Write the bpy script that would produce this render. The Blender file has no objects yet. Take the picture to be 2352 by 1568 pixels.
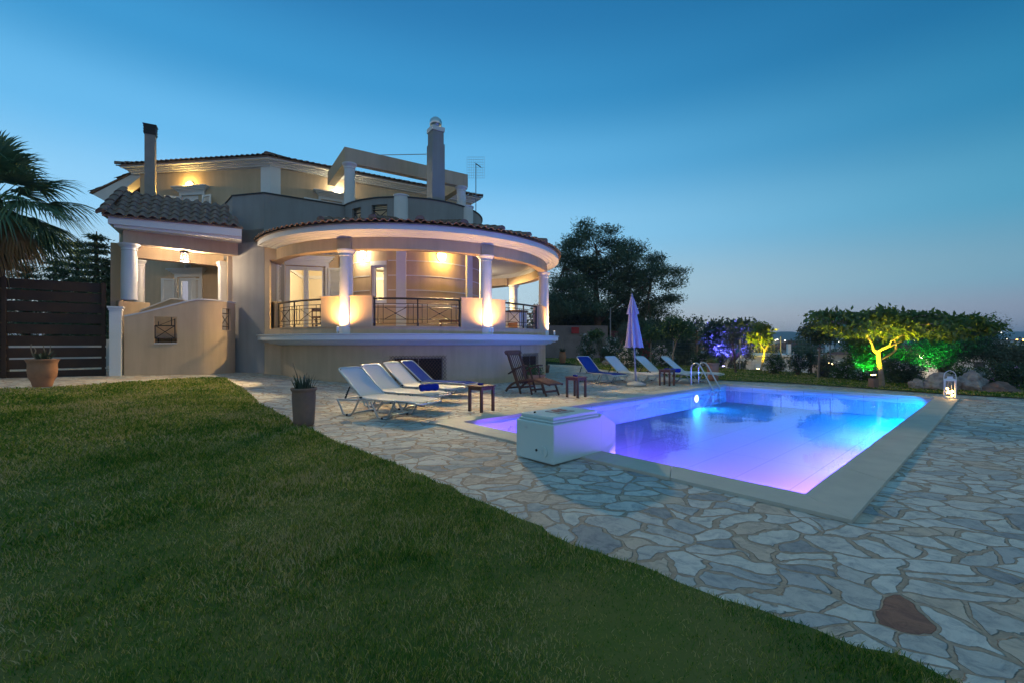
import bpy, bmesh, math, random
import numpy as np
from mathutils import Vector, Matrix
from mathutils.geometry import delaunay_2d_cdt

R_ = math.radians
SC = bpy.context.scene
COL = SC.collection
PI = math.pi
F_, CX_, HY_, HC_ = 1047.0, 1176.0, 788.0, 1.3      # focal length, centre, horizon row (photo at 2352 px wide), eye height

# ------------------------------------------------------------------ camera
cam = bpy.data.objects.new('camera', bpy.data.cameras.new('camera'))
COL.objects.link(cam); SC.camera = cam
cam.location = (0, 0, HC_); cam.rotation_euler = (PI/2, 0, 0)
cam.data.sensor_width = 36; cam.data.lens = F_/2352*36; cam.data.shift_y = 4/2352
cam.data.clip_start = .05; cam.data.clip_end = 9000

# ------------------------------------------------------------------ sky (dusk)
world = bpy.data.worlds.new('World'); SC.world = world; world.use_nodes = True
wn = world.node_tree; N = wn.nodes; L = wn.links
bg = N['Background']
tc = N.new('ShaderNodeTexCoord'); sp = N.new('ShaderNodeSeparateXYZ'); L.new(tc.outputs['Generated'], sp.inputs[0])
def ramp(nt, stops, interp='LINEAR'):
    r = nt.nodes.new('ShaderNodeValToRGB'); cr = r.color_ramp; cr.interpolation = interp
    while len(cr.elements) < len(stops): cr.elements.new(.5)
    for e, (p, c) in zip(cr.elements, stops): e.position = p; e.color = (*c, 1) if len(c) == 3 else c
    return r
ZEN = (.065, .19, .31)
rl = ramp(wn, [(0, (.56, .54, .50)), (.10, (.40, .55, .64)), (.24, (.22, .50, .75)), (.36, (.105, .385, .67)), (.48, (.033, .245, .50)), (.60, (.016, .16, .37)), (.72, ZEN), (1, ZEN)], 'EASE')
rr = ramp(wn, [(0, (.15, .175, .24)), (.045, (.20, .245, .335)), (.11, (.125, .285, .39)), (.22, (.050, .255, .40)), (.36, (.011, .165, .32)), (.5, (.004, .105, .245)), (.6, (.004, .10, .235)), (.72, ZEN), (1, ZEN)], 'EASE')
L.new(sp.outputs['Z'], rl.inputs[0]); L.new(sp.outputs['Z'], rr.inputs[0])
dp = N.new('ShaderNodeVectorMath'); dp.operation = 'DOT_PRODUCT'; L.new(tc.outputs['Generated'], dp.inputs[0])
dp.inputs[1].default_value = (math.sin(R_(-38)), math.cos(R_(-38)), 0)
mr = N.new('ShaderNodeMapRange'); mr.interpolation_type = 'SMOOTHSTEP'; L.new(dp.outputs['Value'], mr.inputs[0])
mr.inputs[1].default_value = -.15; mr.inputs[2].default_value = 1.0
mx = N.new('ShaderNodeMix'); mx.data_type = 'RGBA'; L.new(mr.outputs[0], mx.inputs[0]); L.new(rr.outputs[0], mx.inputs[6]); L.new(rl.outputs[0], mx.inputs[7])
# the pink anti-twilight arch low in the sky opposite the sunset
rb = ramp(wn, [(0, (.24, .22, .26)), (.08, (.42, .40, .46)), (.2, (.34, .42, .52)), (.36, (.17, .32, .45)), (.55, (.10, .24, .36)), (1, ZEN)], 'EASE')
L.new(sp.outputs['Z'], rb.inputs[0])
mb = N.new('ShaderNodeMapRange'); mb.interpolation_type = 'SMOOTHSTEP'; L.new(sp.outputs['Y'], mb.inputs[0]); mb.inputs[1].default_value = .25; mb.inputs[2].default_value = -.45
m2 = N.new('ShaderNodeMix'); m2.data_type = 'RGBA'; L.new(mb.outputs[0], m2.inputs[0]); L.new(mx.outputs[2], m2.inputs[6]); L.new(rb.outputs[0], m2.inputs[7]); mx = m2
sky = N.new('ShaderNodeTexSky'); sky.sky_type = 'NISHITA'; sky.sun_disc = False
sky.sun_elevation = R_(-3); sky.sun_rotation = R_(-38); sky.dust_density = 1.5
cl = N.new('ShaderNodeTexNoise'); cl.inputs['Scale'].default_value = 1.0; cl.inputs['Detail'].default_value = 5; cmp_ = N.new('ShaderNodeMapping'); cmp_.inputs['Scale'].default_value = (1.6, 1.6, 17)
L.new(tc.outputs['Generated'], cmp_.inputs[0]); L.new(cmp_.outputs[0], cl.inputs['Vector'])
cr_ = ramp(wn, [(.38, (.985, .99, .992)), (.66, (1.02, 1.01, 1.01))]); L.new(cl.outputs[0], cr_.inputs[0])
cm_ = N.new('ShaderNodeMix'); cm_.data_type = 'RGBA'; cm_.blend_type = 'MULTIPLY'; cm_.inputs[0].default_value = 1; L.new(mx.outputs[2], cm_.inputs[6]); L.new(cr_.outputs[0], cm_.inputs[7]); mx = cm_
ad = N.new('ShaderNodeMix'); ad.data_type = 'RGBA'; ad.blend_type = 'ADD'; ad.inputs[0].default_value = .1
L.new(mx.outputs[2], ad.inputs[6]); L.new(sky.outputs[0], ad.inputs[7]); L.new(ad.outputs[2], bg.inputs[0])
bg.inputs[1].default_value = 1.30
SC.view_settings.view_transform = 'Standard'; SC.view_settings.look = 'None'
SC.view_settings.exposure = 0.0; SC.view_settings.gamma = 1.0
SC.cycles.max_bounces = 6; SC.cycles.transparent_max_bounces = 12; SC.cycles.diffuse_bounces = 4; SC.cycles.volume_bounces = 1
SC.cycles.glossy_bounces = 3; SC.cycles.sample_clamp_indirect = 3.0; SC.cycles.use_denoising = True
SC.cycles.caustics_reflective = False; SC.cycles.caustics_refractive = False
rng = random.Random(7)

# ------------------------------------------------------------------ helpers
def V(*a): return Vector(a)
def G(x, y):                                             # the garden rises gently towards the stairs on the left
    t = max(0.0, -x-3.4)*max(0.0, min(1.0, (y-2)/8.0))
    return .35*(1-math.exp(-t*.16))*1.45 if t > 0 else 0.0
def at(px, py, Y): return V((px-CX_)/F_*Y, Y, HC_-(py-HY_)/F_*Y)
def gp(px, py):                                          # ground point under a pixel row
    Y = HC_*F_/(py-HY_)
    for _ in range(40): Y = .5*Y+.5*(HC_-G((px-CX_)/F_*Y, Y))*F_/(py-HY_)
    return V((px-CX_)/F_*Y, Y, G((px-CX_)/F_*Y, Y))
def rot2(x, y, a): return (x*math.cos(a)-y*math.sin(a), x*math.sin(a)+y*math.cos(a))

class MB:
    def __init__(s): s.v = []; s.f = []; s.m = []
    def add(s, vs, fs, sm=False):
        o = len(s.v); s.v += [tuple(v) for v in vs]; s.f += [tuple(i+o for i in f) for f in fs]; s.m += [sm]*len(fs)
    def box(s, c, sz, rz=0.0, ax=None):
        c = V(*c); hx, hy, hz = sz[0]/2, sz[1]/2, sz[2]/2
        if ax is None: ax = (V(math.cos(rz), math.sin(rz), 0), V(-math.sin(rz), math.cos(rz), 0), V(0, 0, 1))
        vs = [c+ax[0]*(hx*i)+ax[1]*(hy*j)+ax[2]*(hz*k) for i in (-1, 1) for j in (-1, 1) for k in (-1, 1)]
        s.add(vs, [(0, 1, 3, 2), (4, 6, 7, 5), (0, 4, 5, 1), (2, 3, 7, 6), (0, 2, 6, 4), (1, 5, 7, 3)])
    def bar(s, p, q, w, h, up=(0, 0, 1)):                # a beam of section w x h from p to q
        p, q = V(*p), V(*q); d = (q-p); ln = d.length; d.normalize(); u = V(*up)
        x = d.cross(u)
        if x.length < 1e-4: x = d.cross(V(0, 1, 0))
        x.normalize(); z = x.cross(d)
        s.box((p+q)/2, (ln, w, h), ax=(d, x, z))
    def prism(s, poly, z0, z1):
        n = len(poly); z0 = z0 if hasattr(z0, '__len__') else [z0]*n; z1 = z1 if hasattr(z1, '__len__') else [z1]*n
        vs = [(p[0], p[1], z0[i]) for i, p in enumerate(poly)]+[(p[0], p[1], z1[i]) for i, p in enumerate(poly)]
        s.add(vs, [tuple(range(n))[::-1], tuple(range(n, 2*n))]+[(i, (i+1) % n, n+(i+1) % n, n+i) for i in range(n)])
    def wall(s, p, q, z0, z1, t):                        # thickness t to the left of p->q; z1 may be (at p, at q)
        p, q = V(p[0], p[1]), V(q[0], q[1]); d = (q-p).normalized(); nrm = V(-d.y, d.x)
        a, b = p+nrm*t, q+nrm*t
        z0 = z0 if hasattr(z0, '__len__') else (z0, z0); z1 = z1 if hasattr(z1, '__len__') else (z1, z1)
        s.prism([p, q, b, a], [z0[0], z0[1], z0[1], z0[0]], [z1[0], z1[1], z1[1], z1[0]])
    def wallh(s, p, q, z0, z1, t, holes):                # wall with openings (s0, s1, za, zb) in metres along p->q
        p, q = V(p[0], p[1]), V(q[0], q[1]); ln = (q-p).length; d = (q-p)/ln
        xs = sorted({0, ln, *[h[0] for h in holes], *[h[1] for h in holes]})
        for a, b in zip(xs, xs[1:]):
            hs = sorted([(h[2], h[3]) for h in holes if h[0] <= a+1e-6 and h[1] >= b-1e-6]); z = z0
            for (za, zb) in hs:
                if za > z: s.wall(p+d*a, p+d*b, z, za, t)
                z = zb
            if z < z1: s.wall(p+d*a, p+d*b, z, z1, t)
    def arc(s, c, prof, a0, a1, n, sm=True, cap=True, closed=True):
        m = len(prof); vs = []
        for i in range(n+1):
            a = a0+(a1-a0)*i/n; ca, sa = math.cos(a), math.sin(a)
            vs += [(c[0]+r*ca, c[1]+r*sa, z) for r, z in prof]
        mm = m if closed else m-1
        # split rings so that the profile keeps its creases while the sweep stays smooth
        for j in range(mm):
            k = (j+1) % m; o = []; fs = []
            for i in range(n+1): o += [vs[i*m+j], vs[i*m+k]]
            fs = [(2*i, 2*i+2, 2*i+3, 2*i+1) for i in range(n)]
            s.add(o, fs, sm)
        if cap and closed: s.add(vs[:m], [tuple(range(m))]); s.add(vs[-m:], [tuple(range(m))[::-1]])
    def lathe(s, prof, c=(0, 0, 0), n=20, sm=True, crease=False):
        if crease:
            for a, b in zip(prof, prof[1:]): s.lathe([a, b], c, n, sm)
            return
        m = len(prof); vs = []
        for i in range(n):
            a = 2*PI*i/n; vs += [(c[0]+r*math.cos(a), c[1]+r*math.sin(a), c[2]+z) for r, z in prof]
        s.add(vs, [(i*m+j, ((i+1) % n)*m+j, ((i+1) % n)*m+j+1, i*m+j+1) for i in range(n) for j in range(m-1)], sm)
    def tube(s, pts, r, n=8, sm=True, cap=True):
        pts = [V(*p) for p in pts]; m = len(pts); r = r if hasattr(r, '__len__') else [r]*m
        vs = []; prev = None
        for i, p in enumerate(pts):
            d = (pts[min(i+1, m-1)]-pts[max(i-1, 0)]).normalized()
            if prev is None: x = d.orthogonal().normalized()
            else:
                x = prev-d*prev.dot(d); x = x.normalized() if x.length > 1e-5 else d.orthogonal().normalized()
            prev = x; y = d.cross(x)
            vs += [p+(x*math.cos(2*PI*k/n)+y*math.sin(2*PI*k/n))*r[i] for k in range(n)]
        fs = [(i*n+k, i*n+(k+1) % n, (i+1)*n+(k+1) % n, (i+1)*n+k) for i in range(m-1) for k in range(n)]
        s.add(vs, fs, sm)
        if cap: s.add(vs[:n], [tuple(range(n))[::-1]]); s.add(vs[-n:], [tuple(range(n))])
    def ball(s, c, r, n=10, sz=(1, 1, 1)):
        pr = [(math.sin(PI*j/n), -math.cos(PI*j/n)) for j in range(n+1)]; vs = []; k = n*2
        for i in range(k):
            a = 2*PI*i/k; vs += [(c[0]+r*sz[0]*q*math.cos(a), c[1]+r*sz[1]*q*math.sin(a), c[2]+r*sz[2]*z) for q, z in pr]
        m = n+1
        s.add(vs, [(i*m+j, ((i+1) % k)*m+j, ((i+1) % k)*m+j+1, i*m+j+1) for i in range(k) for j in range(n)], True)
    def build(s, name, mat, parent=None, local=False, bevel=0):
        sh = V(0, 0, 0)
        if parent is not None and not local:
            p = parent
            while p: sh += p.location; p = p.parent
        me = bpy.data.meshes.new(name)
        me.from_pydata([(v[0]-sh.x, v[1]-sh.y, v[2]-sh.z) for v in s.v], [], s.f)
        me.polygons.foreach_set('use_smooth', s.m); me.update()
        me.materials.append(mat)
        o = bpy.data.objects.new(name, me); COL.objects.link(o)
        if parent is not None: o.parent = parent
        if bevel:
            b = o.modifiers.new('bevel', 'BEVEL'); b.width = bevel; b.segments = 2; b.limit_method = 'ANGLE'; b.angle_limit = R_(40)
        return o

def mesh_np(name, Vx, Fx, mat, parent=None, smooth=False):
    Vx = np.asarray(Vx, dtype=np.float32); Fx = np.asarray(Fx, dtype=np.int32); k = Fx.shape[1]
    if parent is not None:
        sh = V(0, 0, 0); p = parent
        while p: sh += p.location; p = p.parent
        Vx = Vx-np.array(sh, dtype=np.float32)
    me = bpy.data.meshes.new(name)
    me.vertices.add(len(Vx)); me.vertices.foreach_set('co', Vx.ravel())
    me.loops.add(Fx.size); me.loops.foreach_set('vertex_index', Fx.ravel())
    me.polygons.add(len(Fx)); me.polygons.foreach_set('loop_start', np.arange(len(Fx), dtype=np.int32)*k)
    if smooth: me.polygons.foreach_set('use_smooth', np.ones(len(Fx), dtype=bool))
    me.update(calc_edges=True); me.materials.append(mat)
    o = bpy.data.objects.new(name, me); COL.objects.link(o)
    if parent is not None: o.parent = parent
    return o

def tag(o, label=None, cat=None, group=None, kind=None):
    if label: o['label'] = label
    if cat: o['category'] = cat
    if group: o['group'] = group
    if kind: o['kind'] = kind
    return o
def thing(name, label, cat, loc=(0, 0, 0), rz=0.0, group=None):
    o = bpy.data.objects.new(name, None); COL.objects.link(o); o.location = loc; o.rotation_euler = (0, 0, rz)
    o.empty_display_size = .2
    return tag(o, label, cat, group)
def copy_tree(o, parent=None):
    c = o.copy(); COL.objects.link(c)
    if parent is not None: c.parent = parent
    for ch in list(o.children): copy_tree(ch, c)
    return c
def lamp(kind, name, loc, energy, color, parent=None, radius=.05, **kw):
    l = bpy.data.lights.new(name, kind); l.energy = energy; l.color = color
    if kind in ('POINT', 'SPOT'): l.shadow_soft_size = radius
    if kind == 'SPOT': l.spot_size = kw.get('cone', 1.0); l.spot_blend = kw.get('blend', .6)
    o = bpy.data.objects.new(name, l); COL.objects.link(o)
    p = V(*loc)
    if parent is not None:
        o.parent = parent; q = parent
        while q: p = p-q.location; q = q.parent
    o.location = p
    if 'aim' in kw:
        o.rotation_euler = V(*kw['aim']).to_track_quat('-Z', 'Y').to_euler()
    return o

# ------------------------------------------------------------------ materials
MT = {}
def mat(name, color, rough=.8, spec=.3, metal=0, var=.0, vscale=3.0, bump=0.0, bscale=60.0, color2=None, emit=None, estr=0, sheen=0):
    m = bpy.data.materials.new(name); m.use_nodes = True; nt = m.node_tree; b = nt.nodes['Principled BSDF']
    b.inputs['Base Color'].default_value = (*color, 1); b.inputs['Roughness'].default_value = rough
    b.inputs['Metallic'].default_value = metal; b.inputs['Specular IOR Level'].default_value = spec
    co = nt.nodes.new('ShaderNodeTexCoord')
    if var or color2:
        n = nt.nodes.new('ShaderNodeTexNoise'); n.inputs['Scale'].default_value = vscale; n.inputs['Detail'].default_value = 6; n.inputs['Roughness'].default_value = .62
        nt.links.new(co.outputs['Object'], n.inputs['Vector'])
        c2 = color2 or tuple(c*(1-var) for c in color); c1 = color if color2 else tuple(min(1, c*(1+var)) for c in color)
        r = ramp(nt, [(.33, c1), (.67, c2)]); nt.links.new(n.outputs[0], r.inputs[0]); nt.links.new(r.outputs[0], b.inputs['Base Color'])
    if bump:
        n2 = nt.nodes.new('ShaderNodeTexNoise'); n2.inputs['Scale'].default_value = bscale; n2.inputs['Detail'].default_value = 4
        nt.links.new(co.outputs['Object'], n2.inputs['Vector'])
        bp = nt.nodes.new('ShaderNodeBump'); bp.inputs['Strength'].default_value = bump; bp.inputs['Distance'].default_value = .01
        nt.links.new(n2.outputs[0], bp.inputs['Height']); nt.links.new(bp.outputs[0], b.inputs['Normal'])
    if emit:
        b.inputs['Emission Color'].default_value = (*emit, 1); b.inputs['Emission Strength'].default_value = estr
    MT[name] = m; return m
def leafmat(name, c1, c2, trans=.35):
    m = bpy.data.materials.new(name); m.use_nodes = True; nt = m.node_tree; nt.nodes.clear()
    out = nt.nodes.new('ShaderNodeOutputMaterial'); g = nt.nodes.new('ShaderNodeNewGeometry')
    r = ramp(nt, [(0, c1), (1, c2)]); nt.links.new(g.outputs['Random Per Island'], r.inputs[0])
    d = nt.nodes.new('ShaderNodeBsdfDiffuse'); t = nt.nodes.new('ShaderNodeBsdfTranslucent'); gl = nt.nodes.new('ShaderNodeBsdfGlossy')
    gl.inputs['Roughness'].default_value = .45
    for s in (d, t): nt.links.new(r.outputs[0], s.inputs['Color'])
    a = nt.nodes.new('ShaderNodeMixShader'); a.inputs[0].default_value = trans
    nt.links.new(d.outputs[0], a.inputs[1]); nt.links.new(t.outputs[0], a.inputs[2])
    b = nt.nodes.new('ShaderNodeMixShader'); b.inputs[0].default_value = .04
    nt.links.new(a.outputs[0], b.inputs[1]); nt.links.new(gl.outputs[0], b.inputs[2]); nt.links.new(b.outputs[0], out.inputs[0])
    MT[name] = m; return m
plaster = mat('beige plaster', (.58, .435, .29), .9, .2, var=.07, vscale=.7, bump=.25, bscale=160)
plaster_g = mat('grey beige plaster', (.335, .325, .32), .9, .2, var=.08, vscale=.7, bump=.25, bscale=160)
plaster_in = mat('room plaster', (.80, .70, .50), .9, .2, var=.03, vscale=1)
def weather(m, amt):
    global nt
    nt = m.node_tree; b = nt.nodes['Principled BSDF']; src = b.inputs['Base Color'].links[0].from_socket
    co = nt.nodes.new('ShaderNodeTexCoord'); mp = nt.nodes.new('ShaderNodeMapping'); mp.inputs['Scale'].default_value = (5, 5, .45); n = nt.nodes.new('ShaderNodeTexNoise'); n.inputs['Scale'].default_value = 1; n.inputs['Detail'].default_value = 5
    nt.links.new(co.outputs['Object'], mp.inputs[0]); nt.links.new(mp.outputs[0], n.inputs['Vector'])
    r = ramp(nt, [(.35, (1-amt, 1-amt*1.05, 1-amt*1.1)), (.62, (1, 1, 1))]); nt.links.new(n.outputs[0], r.inputs[0])
    x = nt.nodes.new('ShaderNodeMix'); x.data_type = 'RGBA'; x.blend_type = 'MULTIPLY'; x.inputs[0].default_value = 1; nt.links.new(src, x.inputs[6]); nt.links.new(r.outputs[0], x.inputs[7]); nt.links.new(x.outputs[2], b.inputs['Base Color'])
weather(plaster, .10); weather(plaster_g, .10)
white = mat('white moulding paint', (.74, .73, .71), .6, .35, var=.03, vscale=1.5)
white_door = mat('white lacquer', (.76, .77, .77), .35, .5)
ceiling_m = mat('ceiling paint', (.78, .76, .74), .85, .2)
tile_m = mat('terracotta roof tile', (.34, .215, .155), .85, .25, color2=(.18, .135, .112), vscale=7, bump=.3, bscale=50)
iron = mat('black iron', (.018, .016, .016), .45, .5)
slate = mat('dark coping', (.06, .065, .07), .6, .3)
concrete = mat('chimney render', (.30, .27, .25), .9, .2, var=.1, vscale=2)
black_cap = mat('black metal cowl', (.02, .02, .022), .5, .4)
steel = mat('stainless steel', (.62, .63, .64), .28, .5, metal=1)
alu = mat('aluminium tube', (.60, .60, .60), .32, .5, metal=1)
marble = mat('marble sill', (.66, .64, .60), .5, .4, var=.06, vscale=3)
floor_m = mat('floor tile', (.45, .38, .30), .4, .4)
interior_dark = mat('dark opening', (.012, .011, .011), .6, .3)
def glow(name, c, s): return mat(name, (.8, .8, .8), .6, emit=c, estr=s)
glow_warm = glow('lit orange shade', (1, .60, .18), 34)
glow_white = glow('lit white shade', (1, .84, .60), 34)
off_shade = mat('frosted shade', (.6, .6, .58), .5)
glass = bpy.data.materials.new('window glass'); glass.use_nodes = True
nt = glass.node_tree; nt.nodes.clear(); o_ = nt.nodes.new('ShaderNodeOutputMaterial'); tr = nt.nodes.new('ShaderNodeBsdfTransparent'); gl = nt.nodes.new('ShaderNodeBsdfGlossy')
gl.inputs['Roughness'].default_value = .02; fr = nt.nodes.new('ShaderNodeFresnel'); fr.inputs[0].default_value = 1.5; ms = nt.nodes.new('ShaderNodeMixShader')
nt.links.new(fr.outputs[0], ms.inputs[0]); nt.links.new(tr.outputs[0], ms.inputs[1]); nt.links.new(gl.outputs[0], ms.inputs[2]); nt.links.new(ms.outputs[0], o_.inputs[0])
MT['glass'] = glass

# flagstones: irregular slabs in sandy mortar
pav = bpy.data.materials.new('crazy paving'); pav.use_nodes = True; nt = pav.node_tree; b = nt.nodes['Principled BSDF']
def nd(t, **k):
    n = nt.nodes.new('ShaderNode'+t)
    for a, v_ in k.items():
        if a in n.inputs: n.inputs[a].default_value = v_
        else: setattr(n, a, v_)
    return n
def lk(a, b_): nt.links.new(a, b_)
co = nd('TexCoord'); nz = nd('TexNoise', Scale=1.6, Detail=2.0); lk(co.outputs['Object'], nz.inputs['Vector'])
sub = nd('VectorMath', operation='SUBTRACT'); lk(nz.outputs['Color'], sub.inputs[0]); sub.inputs[1].default_value = (.5, .5, .5)
scl = nd('VectorMath', operation='SCALE'); lk(sub.outputs[0], scl.inputs[0]); scl.inputs['Scale'].default_value = .62
nz2 = nd('TexNoise', Scale=14.0, Detail=3.0); lk(co.outputs['Object'], nz2.inputs['Vector'])
sub2 = nd('VectorMath', operation='SUBTRACT'); lk(nz2.outputs['Color'], sub2.inputs[0]); sub2.inputs[1].default_value = (.5, .5, .5)
scl2 = nd('VectorMath', operation='SCALE'); lk(sub2.outputs[0], scl2.inputs[0]); scl2.inputs['Scale'].default_value = .05
a1 = nd('VectorMath', operation='ADD'); lk(co.outputs['Object'], a1.inputs[0]); lk(scl.outputs[0], a1.inputs[1])
a2 = nd('VectorMath', operation='ADD'); lk(a1.outputs[0], a2.inputs[0]); lk(scl2.outputs[0], a2.inputs[1])
mp = nd('Mapping'); mp.inputs['Rotation'].default_value = (0, 0, R_(25)); mp.inputs['Scale'].default_value = (3.9, 5.5, 1); lk(a2.outputs[0], mp.inputs[0])
vd = nd('TexVoronoi', voronoi_dimensions='2D', feature='DISTANCE_TO_EDGE', Scale=1.0); lk(mp.outputs[0], vd.inputs['Vector'])
vf = nd('TexVoronoi', voronoi_dimensions='2D', feature='F1', Scale=1.0); lk(mp.outputs[0], vf.inputs['Vector'])
sc_ = nd('SeparateColor'); lk(vf.outputs['Color'], sc_.inputs[0])
wid = nd('MapRange'); lk(sc_.outputs[1], wid.inputs[0]); wid.inputs[3].default_value = .03; wid.inputs[4].default_value = .095
df = nd('Math', operation='SUBTRACT'); lk(vd.outputs['Distance'], df.inputs[0]); lk(wid.outputs[0], df.inputs[1])
edge = nd('MapRange', interpolation_type='SMOOTHSTEP'); lk(df.outputs[0], edge.inputs[0]); edge.inputs[1].default_value = -.012; edge.inputs[2].default_value = .016
stc = ramp(nt, [(0, (.62, .60, .54)), (.2, (.52, .50, .46)), (.36, (.44, .44, .43)), (.48, (.64, .62, .57)), (.62, (.58, .47, .37)), (.80, (.60, .57, .52)), (.93, (.34, .335, .33))], 'CONSTANT')
lk(sc_.outputs[0], stc.inputs[0])
vn = nd('TexNoise', Scale=9.0, Detail=8.0, Roughness=.7, Distortion=.8); lk(co.outputs['Object'], vn.inputs['Vector'])
vr = ramp(nt, [(.30, (.42, .44, .48)), (.42, (.74, .75, .77)), (.52, (.98, .97, .95)), (.7, (1.18, 1.15, 1.10))]); lk(vn.outputs[0], vr.inputs[0])
tx, ty = (lambda q: (3.9*q.x, 5.5*q.y))(gp(2022, 1385)); tx, ty = rot2(tx, ty, R_(25))     # one rust red flag near the lawn
dst = nd('VectorMath', operation='DISTANCE'); lk(vf.outputs['Position'], dst.inputs[0]); dst.inputs[1].default_value = (tx, ty, 0)
isr = nd('Math', operation='LESS_THAN'); lk(dst.outputs['Value'], isr.inputs[0]); isr.inputs[1].default_value = .72
red = nd('Mix', data_type='RGBA'); lk(isr.outputs[0], red.inputs[0]); lk(stc.outputs[0], red.inputs[6]); red.inputs[7].default_value = (.30, .145, .10, 1)
mul = nd('Mix', data_type='RGBA', blend_type='MULTIPLY'); mul.inputs[0].default_value = .85; lk(red.outputs[2], mul.inputs[6]); lk(vr.outputs[0], mul.inputs[7])
mn = nd('TexNoise', Scale=40.0, Detail=5.0); lk(co.outputs['Object'], mn.inputs['Vector'])
mor = ramp(nt, [(.3, (.34, .25, .18)), (.7, (.48, .37, .27))]); lk(mn.outputs[0], mor.inputs[0])
mxp = nd('Mix', data_type='RGBA'); lk(edge.outputs[0], mxp.inputs[0]); lk(mor.outputs[0], mxp.inputs[6]); lk(mul.outputs[2], mxp.inputs[7]); lk(mxp.outputs[2], b.inputs['Base Color'])
b.inputs['Roughness'].default_value = .78; b.inputs['Specular IOR Level'].default_value = .3
h1 = nd('Math', operation='MULTIPLY_ADD'); lk(vn.outputs[0], h1.inputs[0]); h1.inputs[1].default_value = .45; lk(edge.outputs[0], h1.inputs[2])
bp = nd('Bump', Strength=1.0, Distance=.03); lk(h1.outputs[0], bp.inputs['Height']); lk(bp.outputs[0], b.inputs['Normal'])

# coping stone with joints every so often
coping_m = mat('limestone coping', (.56, .51, .42), .65, .35, color2=(.47, .43, .36), vscale=2.2, bump=.15, bscale=120)
# pool liner: pale, with faint weld lines
def line_mat(name, color, line, sx, sy, w=.004, vertical=False, rough=.5):
    global nt
    m = bpy.data.materials.new(name); m.use_nodes = True; nt = m.node_tree; b = nt.nodes['Principled BSDF']
    co = nd('TexCoord'); sp_ = nd('SeparateXYZ'); lk(co.outputs['Object'], sp_.inputs[0]); prev = None
    for ax, s_ in ((0, sx), (1, sy)):
        if not s_: continue
        d_ = nd('Math', operation='DIVIDE'); lk(sp_.outputs[ax], d_.inputs[0]); d_.inputs[1].default_value = s_
        f_ = nd('Math', operation='PINGPONG'); lk(d_.outputs[0], f_.inputs[0]); f_.inputs[1].default_value = .5
        l_ = nd('Math', operation='LESS_THAN'); lk(f_.outputs[0], l_.inputs[0]); l_.inputs[1].default_value = w/s_
        if prev is None: prev = l_
        else:
            q = nd('Math', operation='MAXIMUM'); lk(prev.outputs[0], q.inputs[0]); lk(l_.outputs[0], q.inputs[1]); prev = q
    x_ = nd('Mix', data_type='RGBA'); lk(prev.outputs[0], x_.inputs[0]); x_.inputs[6].default_value = (*color, 1); x_.inputs[7].default_value = (*line, 1)
    lk(x_.outputs[2], b.inputs['Base Color']); b.inputs['Roughness'].default_value = rough
    return m
liner = line_mat('pool liner', (.54, .63, .82), (.34, .40, .50), 1.7, .68, .006)
# water: clear with a rippled mirror surface
water_m = bpy.data.materials.new('pool water'); water_m.use_nodes = True; nt = water_m.node_tree; nt.nodes.clear()
out = nd('OutputMaterial'); tr = nd('BsdfTransparent', Color=(.68, .84, 1, 1)); gl = nd('BsdfGlossy', Roughness=.03); fr = nd('Fresnel', IOR=1.33); ms = nd('MixShader')
co = nd('TexCoord'); wv = nd('TexNoise', Scale=1.3, Detail=3.0); lk(co.outputs['Object'], wv.inputs['Vector'])
bp = nd('Bump', Strength=.10, Distance=.05); lk(wv.outputs[0], bp.inputs['Height']); lk(bp.outputs[0], gl.inputs['Normal']); lk(bp.outputs[0], fr.inputs['Normal'])
lk(fr.outputs[0], ms.inputs[0]); lk(tr.outputs[0], ms.inputs[1]); lk(gl.outputs[0], ms.inputs[2]); lk(ms.outputs[0], out.inputs[0])

# grass blades and turf
grass_m = bpy.data.materials.new('grass blades'); grass_m.use_nodes = True; nt = grass_m.node_tree; nt.nodes.clear()
out = nd('OutputMaterial'); co = nd('TexCoord'); g_ = nd('NewGeometry')
n1 = nd('TexNoise', Scale=.85, Detail=8.0, Roughness=.70); lk(co.outputs['Object'], n1.inputs['Vector'])
rnd = nd('MapRange'); lk(g_.outputs['Random Per Island'], rnd.inputs[0]); rnd.inputs[3].default_value = -.17; rnd.inputs[4].default_value = .17
sm_ = nd('Math', operation='ADD'); lk(n1.outputs[0], sm_.inputs[0]); lk(rnd.outputs[0], sm_.inputs[1])
gr = ramp(nt, [(.25, (.030, .100, .015)), (.40, (.080, .180, .024)), (.48, (.17, .245, .036)), (.56, (.33, .32, .075)), (.68, (.50, .41, .22))]); lk(sm_.outputs[0], gr.inputs[0])
d = nd('BsdfDiffuse'); t = nd('BsdfTranslucent'); lk(gr.outputs[0], d.inputs[0]); lk(gr.outputs[0], t.inputs[0]); x = nd('MixShader'); x.inputs[0].default_value = .3
lk(d.outputs[0], x.inputs[1]); lk(t.outputs[0], x.inputs[2]); lk(x.outputs[0], out.inputs[0])
turf = mat('turf soil', (.07, .12, .022), .95, .1, color2=(.16, .15, .05), vscale=1.2, bump=.6, bscale=30)
field = mat('hillside scrub', (.030, .048, .026), .95, .1, color2=(.06, .062, .036), vscale=.06)
hill_m = mat('wooded hill', (.030, .050, .040), .95, .1, color2=(.020, .036, .030), vscale=.01)
bark = mat('bark', (.16, .115, .08), .9, .2, color2=(.09, .065, .045), vscale=9, bump=.6, bscale=30)
bark_pale = mat('pale bark', (.33, .27, .21), .9, .2, color2=(.22, .18, .14), vscale=9, bump=.4, bscale=30)
lf_pine = leafmat('pine needles', (.038, .085, .052), (.075, .135, .070), .15)
lf_dark = leafmat('dark foliage', (.042, .085, .048), (.095, .15, .080), .25)
lf_mid = leafmat('green foliage', (.045, .105, .030), (.10, .17, .050))
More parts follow.
